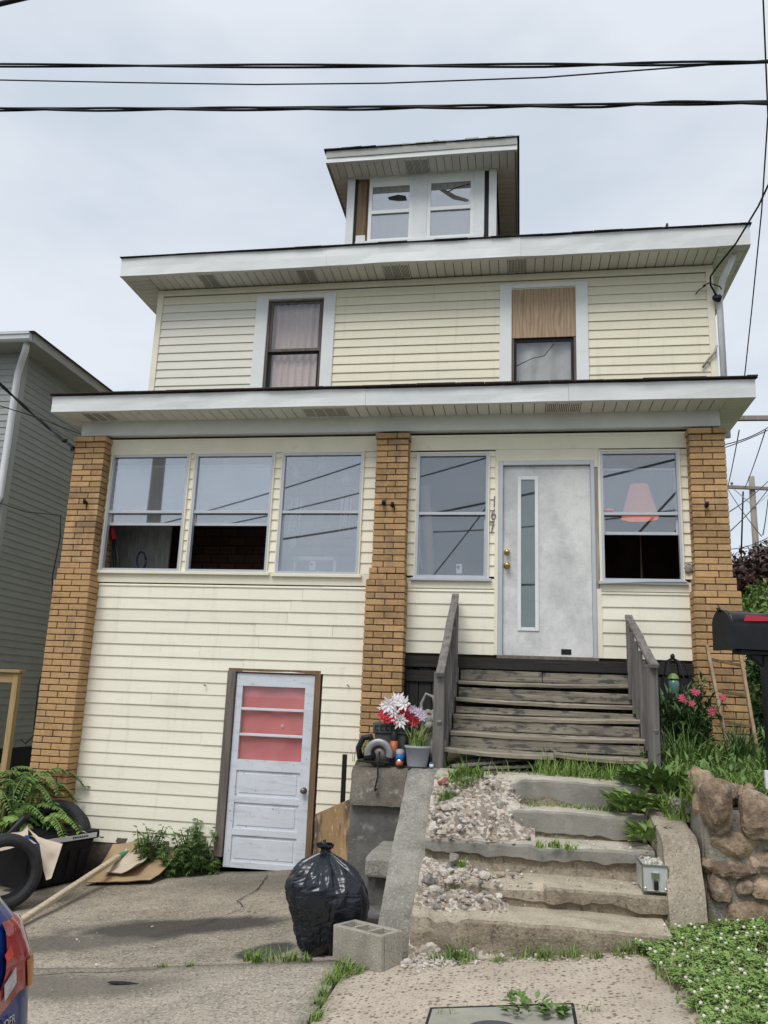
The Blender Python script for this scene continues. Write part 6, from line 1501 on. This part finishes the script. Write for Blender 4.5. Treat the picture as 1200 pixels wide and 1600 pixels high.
for k in range(120):
    x = random.uniform(1.1,2.4); y = random.uniform(5.4,5.62); blades(mb,(x,y,gz(x)),.03,5,random.uniform(.06,.13),.9,.006,3)
md_ = MB()
for k in range(420):
    x = random.uniform(.66,1.5); y = random.uniform(3.8,5.5)
    if in_clover(x,y): blades(md_,(x,y,gz(x)),.04,3,random.uniform(.05,.15),1.2,.003,3)
tag(md_.build('dry_grass', M['grass_dry'], None, 'stuff'), 'straw-coloured dry blades among the clover', 'grass')
mw_ = MB()
for k in range(900):
    x = random.uniform(.66,1.6); y = random.uniform(3.7,5.55)
    if in_clover(x,y) and noise.noise(Vector((x*3,y*3,9))) > .05: leaf(mw_,Vector((x,y,gz(x)+random.uniform(.02,.07))),rdir(.5),(0,0,1),random.uniform(.03,.06),.018)
tag(mw_.build('mixed_weeds', M['leaf_light'], None, 'stuff'), 'mixed pale weeds growing through the clover', 'weed')
cl = tag(mb.build('clover_patch', M['clover'], None, 'stuff'), 'clover patch with white flower heads at the sidewalk edge', 'clover')
mf.build('clover_flowers', M['clover_white'], cl, 'stuff')
# oleander-like bush with pink flowers
bs = thing('flowering_bush', (1.45,7.75,1.2), 'dark green bush with pink blossoms beside the stairs', 'bush')
lv = MB(); stm = MB(); fl_ = MB(); bb = Vector((1.42,7.75,1.18))
tips = [at(1035,1085,7.7),at(1050,1090,7.6),at(1065,1098,7.6),at(1080,1085,7.7),at(1092,1078,7.7),at(1095,1100,7.6),at(1110,1088,7.7),at(1075,1115,7.5),at(1055,1110,7.5),at(1040,1105,7.6),at(1092,1060,7.75),at(1118,1098,7.7),at(1030,1095,7.75),at(1085,1125,7.5),at(1060,1130,7.5),at(1100,1120,7.6),at(1045,1130,7.6)]
for tpt in tips:
    md = bb.lerp(tpt,.5)+Vector((random.uniform(-.05,.05),random.uniform(-.05,.05),.03)); stm.tube([bb+Vector((random.uniform(-.1,.1),random.uniform(-.06,.06),0)),md,tpt],[.008,.006,.003],5)
    for s in range(85):
        u = random.uniform(.2,1.0); p = (bb.lerp(md,u*2) if u < .5 else md.lerp(tpt,u*2-1))+rdir()*.05; d = rdir(.35); leaf(lv,p,d,(0,0,1),random.uniform(.08,.13),.026)
for (px,py) in ((1086,1084),(1068,1092),(1132,1090),(1112,1110),(1078,1098)):
    c = at(px,py,7.55); [flower(fl_,c+rdir()*.02,.035,5,(random.uniform(-.6,.6),-1,.5),.3) for q in range(3)]
    stm.tube([c,bb.lerp(c,.7),bb],.004,4)
stm.build('stems', M['leaf_dark'], bs); lv.build('leaves', M['leaf_dark'], bs); fl_.build('blossoms', M['petal_pink'], bs)
mb = MB(); blades(mb,(at(1155,1130,7.4)),.07,170,.5,.75,.006,6,lambda a,b: bank_z(a,b)); tag(mb.build('ornamental_grass', M['leaf_dark']), 'dark fine-leaved grass clump beside the mailbox post', 'plant')
mb = MB(); blades(mb,(at(1060,1150,7.3)),.16,90,.42,.8,.009,5,lambda a,b: bank_z(a,b)); blades(mb,(at(1110,1150,7.3)),.2,90,.36,.9,.016,5,lambda a,b: bank_z(a,b)); tag(mb.build('strap_leaf_clump', M['leaf']), 'strap-leaved green clump below the pink flowering bush', 'plant')
mb = MB()
for k in range(7):
    b0 = Vector((1.1+random.uniform(-.12,.18),7.2,1.15)); P = [b0]; 
    for s in range(4): P.append(P[-1]+Vector((random.uniform(-.07,.07),random.uniform(-.04,.04),.085)))
    mb.tube(P,[.004,.0035,.003,.002,.0015],4); mb.tube([P[2],P[2]+Vector((random.uniform(-.1,.1),0,.08))],.0015,4)
tag(mb.build('dry_stalks', M['grass_dry']), 'dry leafless weed stalks right of the stair post', 'dry weed')
c = at(1066,1200,6.75); tag(MB().lathe([(0,0),(.06,0),(.075,.09),(.07,.09),(.06,.02),(0,.02)],Vector((c.x,c.y,bank_z(c.x,c.y)+.0)),16).build('plant_tray', M['black']), 'dark nursery pot half buried in the grass', 'pot')
c = at(1088,1203,6.6); tag(MB().blob(Vector((c.x,c.y,bank_z(c.x,c.y)+.08)),(.06,.04,.035),2,.6,3).build('white_rock', M['rubble']), 'whitish chunk lying in the grass above the wall', 'rock')
c = at(1198,1218,5.95); tag(B(c.x-.02,c.x+.12,5.9,5.93,c.z-.06,c.z+.06,.003).build('white_card', M['white_plastic']), 'white plastic card at the right edge above the wall', 'card')
# trees and hedge beyond the house on the right
def tree(name, base, h, rad, mat, label, n, ls, clumps=40, zlo=.35):
    t = thing(name, base, label, 'tree', 'trees beyond the right side of the house'); base = Vector(base); tr = MB(); lv = MB()
    tr.tube([base-Vector((0,0,.3)),base+Vector((.05,0,h*.25)),base+Vector((0,.1,h*.6)),base+Vector((.1,0,h*.9))],[h*.03,h*.024,h*.014,h*.004],10)
    C_ = []
    for k in range(clumps):
        d = rdir(); rr = random.uniform(.3,1)**.6; c = base+Vector((d.x*rad*rr,d.y*rad*rr,h*(zlo+(1-zlo)*.5)+d.z*rr*h*(1-zlo)*.5)); C_.append((c,rad*random.uniform(.18,.34)))
        tr.tube([base+Vector((0,0,h*random.uniform(.25,.6))),base.lerp(c,.6)+Vector((0,0,h*.2)),c],[h*.009,h*.005,h*.002],5)
    for k in range(n):
        c, r = random.choice(C_); d = rdir(); p = c+d*r*random.uniform(.5,1.1); leaf(lv,p,rdir(-.2),d+Vector((0,0,.8)),ls*random.uniform(.6,1.3),ls*.5,.15)
    tr.build('trunk', M['bark'], t); lv.build('crown', M[mat], t)
tree('purple_leaf_tree', (5.3,16.5,1.6), 3.6, 1.5, 'leaf_red', 'dark purple-leaved tree behind the right brick pillar', 17000, .13, 60, .15)
tree('purple_leaf_tree', (7.6,18.5,1.7), 4.6, 1.9, 'leaf_red', 'larger purple-leaved tree at the far right edge', 8000, .14, 60, .2)
tree('green_tree', (3.6,11.6,1.4), 2.05, .8, 'leaf_light', 'small light green tree close to the right pillar', 7500, .10, 40, .1)
tree('green_hedge_tree', (3.5,10.6,1.3), 1.55, .70, 'leaf', 'round green shrub behind the ladder', 5200, .08, 50, .0)
tree('green_hedge_tree', (4.6,11.2,1.3), 1.9, .9, 'leaf_dark', 'dark green shrub behind the mailbox', 5200, .09, 50, .0)
tree('green_hedge_tree', (2.75,9.4,1.25), 1.25, .42, 'leaf_dark', 'low dark shrub hugging the house side', 2600, .07, 30, .0)

# ================================================================== RUBBLE ON THE STEPS
def stones(name, pts_fn, n, rmin, rmax, mat, label, cat='rubble'):
    mb = MB(); k = 0
    while k < n:
        p = pts_fn(); 
        if p is None: k += .2; continue
        k += 1; r = rmin+(rmax-rmin)*random.random()**2.5; mb.blob(p,(r*random.uniform(.8,1.3),r*random.uniform(.7,1.1),r*random.uniform(.5,.9)),1,.7,k)
    return tag(mb.build(name, mat, None, 'stuff'), label, cat)
def worn_z(x, y):
    for i,(z, yy) in enumerate(zip(SZ, SY)):
        s, e = worn(i,x)
        if y > yy+s*.7: return z - s*.5*max(0,1-(y-yy-s*.7)/.15)
    return gz(x)
def rp1():
    x = random.uniform(-.60,.10); y = random.uniform(5.2,6.8)
    if x > -.2 and random.random() < (x+.25)*3: return None
    return Vector((x,y,crz(x,y)))
stones('step_rubble', rp1, 430, .004,.020, M['rubble'], 'whitish gravel and rubble spilled down the left of the steps')
stones('step_rubble', rp1, 300, .004,.020, M['rubble_tan'], 'tan crumbs mixed into the rubble on the left of the steps')
stones('step_rubble', rp1, 150, .004,.022, M['rubble_grey'], 'grey concrete crumbs mixed into the rubble on the steps')
def rp1b():
    x = random.choice((random.gauss(-.52,.07), random.uniform(-.6,0))); y = random.uniform(5.2,6.6)
    return Vector((x,y,crz(x,y)+.006)) if -.62 < x < .05 else None
stones('step_chunks', rp1b, 42, .016,.042, M['rubble'], 'larger whitish fragments lying in the rubble on the steps')
stones('step_chunks', rp1b, 24, .016,.045, M['rubble_grey'], 'larger grey fragments lying in the rubble on the steps')
def rp2():
    x = random.gauss(-.48,.10); y = random.gauss(5.14,.06); return Vector((x,y,gz(x)+.016)) if -.68 < x < -.1 and y < 5.4 else None
stones('pavement_rubble', rp2, 260, .004,.024, M['rubble'], 'loose rubble heap on the sidewalk at the foot of the cheek wall')
def rp3():
    x = random.uniform(-.6,.8); return Vector((x,random.gauss(5.12,.05),gz(x)+.012))
stones('pavement_grit', rp3, 120, .003,.012, M['rubble'], 'scattered pale grit along the lowest step edge', 'grit')
def rp4():
    x = random.uniform(.3,.85); y = random.uniform(5.6,6.1); return Vector((x,y,worn_z(x,y)+.004))
stones('tread_grit', rp4, 90, .004,.013, M['rubble'], 'grit scattered on the treads near the metal box', 'grit')
def rp5():
    x = random.uniform(-4.4,-1.2); y = random.uniform(4.2,8.2); return Vector((x,y,gz(x)+.004))
stones('driveway_grit', rp5, 130, .003,.009, M['rubble'], 'sparse pale grit across the driveway', 'grit')
for k,(px,py,Y,r,lb_) in enumerate(((675,1302,5.98,.07,'long whitish rubble chunk against the cheek wall, topmost'),(708,1342,5.72,.055,'pointed grey rubble chunk on the fourth step'),(680,1390,5.52,.075,'large whitish rubble chunk on the fourth step by the cheek wall'),(670,1405,5.46,.05,'flat rubble chunk below the large whitish chunk'),(690,1306,5.9,.035,'round white stone beside the long rubble chunk'),(718,1293,5.93,.035,'white stone on the broken third tread'),(652,1490,5.2,.05,'white rubble chunk at the foot of the cheek wall'),(672,1490,5.2,.035,'brownish round stone beside the white chunk'),(785,1493,5.1,.022,'single white pebble on the sidewalk before the steps'),(838,1492,5.1,.016,'small white pebble right of the other on the sidewalk'))):
    c = at(px,py,Y); rr_ = (r*.75,r*.6,r*.6) if k else (.04,.05,.085); mb = MB().blob(c+Vector((0,.02,-.004)),rr_,3,.5,k+9,.8).chip(c+Vector((0,.02,-.004)),rr_,10,.5,.9,k+2); tag(mb.build('rubble_chunk', M['rubble'] if k != 1 else M['concrete']), lb_, 'rubble', 'rubble chunks on the entry steps')
rough_block(1.0,1.16,6.05,6.25,.93,1.07,M['concrete'],'rub',sw,.02,12,6).name = 'mortar_lump'
# reddish can lying in the grass on the top step
c = at(693,1222,6.45); tag(MB().lathe([(0,-.04),(.022,-.04),(.024,.03),(.015,.04),(0,.04)],c,14,None,Matrix.Rotation(R(60),3,'Y')).build('crushed_can', mk('faded_red_can',(.30,.09,.07),.5,.3,30)), 'crushed reddish can in the grass on the top step', 'can')
# utility lid set in the sidewalk
ul = thing('utility_hatch', (-.1,4.15,gz(-.1)+.01), 'concrete utility lid set in the sidewalk with weeds on it', 'utility lid')
mb = MB(); x0,x1,y0,y1 = -.42,.235,3.9,4.37
mb.hexa([(x0,y0,gz(x0)-.05),(x1,y0,gz(x1)-.05),(x1,y1,gz(x1)-.05),(x0,y1,gz(x0)-.05),(x0,y0,gz(x0)+.014),(x1,y0,gz(x1)+.014),(x1,y1,gz(x1)+.014),(x0,y1,gz(x0)+.014)]); mb.build('slab', M['lid'], ul)
mb = MB()
for (a,b,p,q) in ((x0-.012,x1+.012,y1,y1+.012),(x0-.012,x0,y0,y1),(x1,x1+.014,y0,y1+.0)): mb.hexa([(a,p,gz(a)),(b,p,gz(b)),(b,q,gz(b)),(a,q,gz(a)),(a,p,gz(a)+.0165),(b,p,gz(b)+.0165),(b,q,gz(b)+.0165),(a,q,gz(a)+.0165)])
mb.build('joint', M['tar'], ul)
mb = MB().lathe([(0,.03),(.13,.028),(.145,.02),(.15,.0)],(-.10,3.98,gz(-.10)+.013),32); mb.build('iron_cover', mk('cast_iron',(.08,.085,.10),.6,.2,12), ul)
broad('broadleaf_weed', (.02,4.28,gz(0)+.02), .09, 46, .08, 'small leafy weed rooted in the utility lid joint', 'leaf', .05, .03)
broad('broadleaf_weed', (.15,4.22,gz(0.15)+.02), .05, 60, .06, 'smaller leafy weed at the right corner of the lid', 'leaf', .045, .028)
strip([(-.40,4.30),(-.30,4.32),(.30,4.3),(.36,4.26)], .03, 16, .05, 'few grass blades round the utility lid', wd=.003)

# ================================================================== POLES AND WIRES
def sagline(a, b, sag, n=24): a = Vector(a); b = Vector(b); return [a.lerp(b,i/n)-Vector((0,0,4*sag*(i/n)*(1-i/n))) for i in range(n+1)]
def wire(pts, r, label, group='overhead wires', twist=0):
    mb = MB()
    if twist:
        for ph in (0, math.pi):
            q = []
            for i in range(len(pts)-1):
                for k in range(6):
                    t = k/6; p = pts[i].lerp(pts[i+1],t); a = ph+(i+t)*twist; q.append(p+Vector((0,math.cos(a)*r*1.1,math.sin(a)*r*1.1)))
            mb.tube(q,r,5)
    else: mb.tube(pts,r,6)
    return tag(mb.build('overhead_wire', M['wire']), label, 'wire', group)
def ext(pa, pb, Y0, Y1, sag, k=.6):
    """a wire seen from pixel pa (depth Y0) to pb (depth Y1), carried on beyond both"""
    a, b = at(*pa,Y0), at(*pb,Y1); d = b-a; P = [a.lerp(b,i/20)-Vector((0,0,4*sag*(i/20)*(1-i/20))) for i in range(21)]
    return [a-d*k] + P + [b+d*k]
def along(pxs, Y): return [at(px,py,Y) for px,py in pxs]
wire(along([(-900,112),(0,102),(300,103),(600,103),(850,102),(1000,100),(1200,97),(2000,80)],5.5), .0095, 'topmost thick cable crossing the sky', twist=2.2)
wire(along([(-900,105),(0,125),(200,129),(400,132),(600,130),(850,121),(1050,106),(1200,94),(2000,10)],5.6), .006, 'thin wire sagging just below the topmost cable')
wire(along([(-900,176),(0,171),(150,171),(320,170),(500,170),(640,168),(780,166),(940,165),(1050,161),(1200,161),(2000,140)],5.4), .0095, 'lowest thick bundled cable crossing the sky', twist=2.6)
wire(along([(0,169),(300,169),(600,166),(700,165),(900,163),(1200,158),(2000,130)],5.42), .008, 'thin strand running along the lowest bundled cable')
wire(along([(-200,40),(0,6),(50,-6),(300,-60)],5.0), .022, 'cable end cutting the upper left corner')
# service drop to the right eave
wire(along([(1400,-80),(1200,290)],6.0)[:1] + [at(1200,290,8.6), at(1185,322,8.9), at(1150,380,9.25), at(1122,415,9.6), at(1110,432,9.75), at(1110,445,9.8), at(1121,465,9.9)], .012, 'service cable sweeping down to the right eave corner', 'service cables')
wire([at(1180,-300,5.0), at(1200,180,6.2), at(1190,330,7.5), at(1175,480,8.8), at(1163,592,9.6)], .0065, 'thin wire dropping behind the porch roof at the right', 'service cables')
mb = MB().blob(at(1121,466,9.9),(.06,.05,.05),2,.5,2); mb.tube([at(1098,447,9.93),at(1108,442,9.9),at(1125,448,9.8),at(1127,452,9.85)],.008,5); mb.tube([at(1087,460,9.95),at(1092,453,9.93),at(1103,446,9.93)],.007,5); tag(mb.build('cable_bracket', M['black_metal']), 'dark cable bracket with loose ends under the right eave', 'bracket')
wire([at(-200,500,7.5), at(0,600,8.6), at(40,637,8.9), at(80,672,9.0), at(105,692,8.6), at(118,701,8.32)], .012, 'black service cable reaching the left brick pillar top', 'service cables', twist=4)
mb = MB().blob(at(101,688,8.6),(.045,.03,.03),1,.5,1).blob(at(113,700,8.4),(.035,.03,.04),1,.5,4); mb.tube([at(112,698,8.4),at(117,708,8.34),at(115,716,8.34)],.01,5); tag(mb.build('cable_clamp', M['black_metal']), 'black cable clamp at the left brick pillar top', 'clamp')
wire([at(-200,600,7.5), at(0,634,8.7), at(60,653,9.0), at(130,680,8.9)], .006, 'thin wire below the service cable at the left', 'service cables')
wire([at(0,786,9.0), at(40,800,9.4), at(95,805,9.9)], .005, 'thin wire strung along the grey neighbour wall', 'service cables')
wire([at(95,805,9.9), at(94,840,9.95), at(82,900,9.95), at(80,1010,9.95), at(60,1070,9.95), at(52,1150,9.95), at(40,1162,9.95), at(32,1155,9.95)], .008, 'thin cable hanging down the grey neighbour wall', 'service cables')
# utility poles beyond the house on the right
def upole(base, h, r, arms, label, tilt=0.):
    t = thing('utility_pole', base, label, 'utility pole', 'wooden utility poles'); b0 = Vector(base)
    MB().tube([b0-Vector((0,0,.5)),b0+Vector((0,0,h))],[r,r*.75],14).build('pole', M['pole_wood'], t)
    for (z, hl, dx, dy, dz) in arms:
        c = b0+Vector((0,-.12,z)); d = Vector((dx,dy,dz)).normalized(); MB().bar(c-d*hl,c+d*hl,.10,.12,c=.01).build('crossarm', M['pole_wood'], t)
        for f in (-.92,-.5,.5,.92): MB().lathe([(.02,0),(.03,.05),(.05,.06),(.045,.10),(.02,.13),(0,.14)],c+d*hl*f+Vector((0,0,.06)),10).build('insulator', M['knob_grey'], t)
        MB().bar(c+d*hl*.5+Vector((0,-.02,-.02)),c+Vector((0,-.02,-.7)),.03,.02).build('brace', M['galv'], t); MB().bar(c-d*hl*.5+Vector((0,-.02,-.02)),c+Vector((0,-.02,-.7)),.03,.02).build('brace', M['galv'], t)
    return t
pp = at(1173,766,30); upole((pp.x+.05,30,2.0),pp.z-2.0+.5,.135,[(pp.z-2.0+.05,1.6,1,.3,.03)],'wooden utility pole with crossarm behind the right pillar')
p2 = at(1230,656,20); upole((p2.x+.4,20,1.8),p2.z-1.8+.6,.18,[(p2.z-1.8,1.75,1,.2,.06)],'nearer utility pole at the right edge, its crossarm showing')
for (a,b,Y0,Y1,lb_) in (((1085,712),(1200,672),18,20,'wire climbing from the eave to the near crossarm'),((1125,696),(1200,668),16,20,'wire just below it reaching the near crossarm'),((1155,672),(1135,770),20,30,'slack wire between the two crossarms at the left'),((1196,672),(1164,762),20,30,'slack wire between the two crossarms at the right'),((1139,800),(1200,752),22,30,'wire crossing low in front of the far pole'),((1141,830),(1200,765),22,30,'lowest wire rising past the far pole'),((1137,764),(1190,838),26,20,'wire curving down towards the purple tree'),((1192,836),(1200,780),20,26,'short wire rising at the right edge'),((1143,858),(1200,840),24,24,'faint level wire above the purple tree')):
    wire(sagline(at(*a,Y0),at(*b,Y1),.06,8), .012 if Y1 < 25 else .014, lb_, 'wires on the utility poles')
tag(MB().tube([at(1161,768,30),at(1158,870,30)],.03,5).build('guy_wire', M['wire']), 'thin down-lead beside the far utility pole', 'wire')
# pole and lines across the street (mirrored in the porch windows)
upole((-11.2,-6.2,gz(-9)), 11.5, .26, [(10.6,1.5,.3,1,0)], 'utility pole across the street behind the viewer')
Q = Vector((-11.2,-6.2,0))
for k,(z0_,e,lb_) in enumerate(((6.6,(4.5,-1.0,10.2),'street cable rising to the right, uppermost'),(6.2,(4.5,-1.2,8.9),'street cable rising to the right, middle'),(5.7,(5,-1.6,7.6),'heavy street cable rising to the right, lowest'),(4.9,(9,-3.5,5.2),'heavy low street cable along the road'))):
    wire(sagline(Q+Vector((0,0,z0_)),e,.35), .03 if k > 1 else .02, lb_, 'cables across the street')
wire(sagline((1.5,-2.0,9.5),(-4,-7,3.5),.2), .018, 'guy cable slanting over the street', 'cables across the street')
wire(sagline((1.2,-5.0,4.2),(6.2,-1.5,9.6),.1), .03, 'thick cable slanting up to the right over the street', 'cables across the street')
wire(sagline((2.0,-5.0,4.2),(6.8,-1.5,9.2),.1), .035, 'second thick cable slanting beside it over the street', 'cables across the street')
wire(sagline((-2.5,-6.0,6.4),(9.0,-4.0,7.6),.3), .02, 'thin level cable across the street', 'cables across the street')
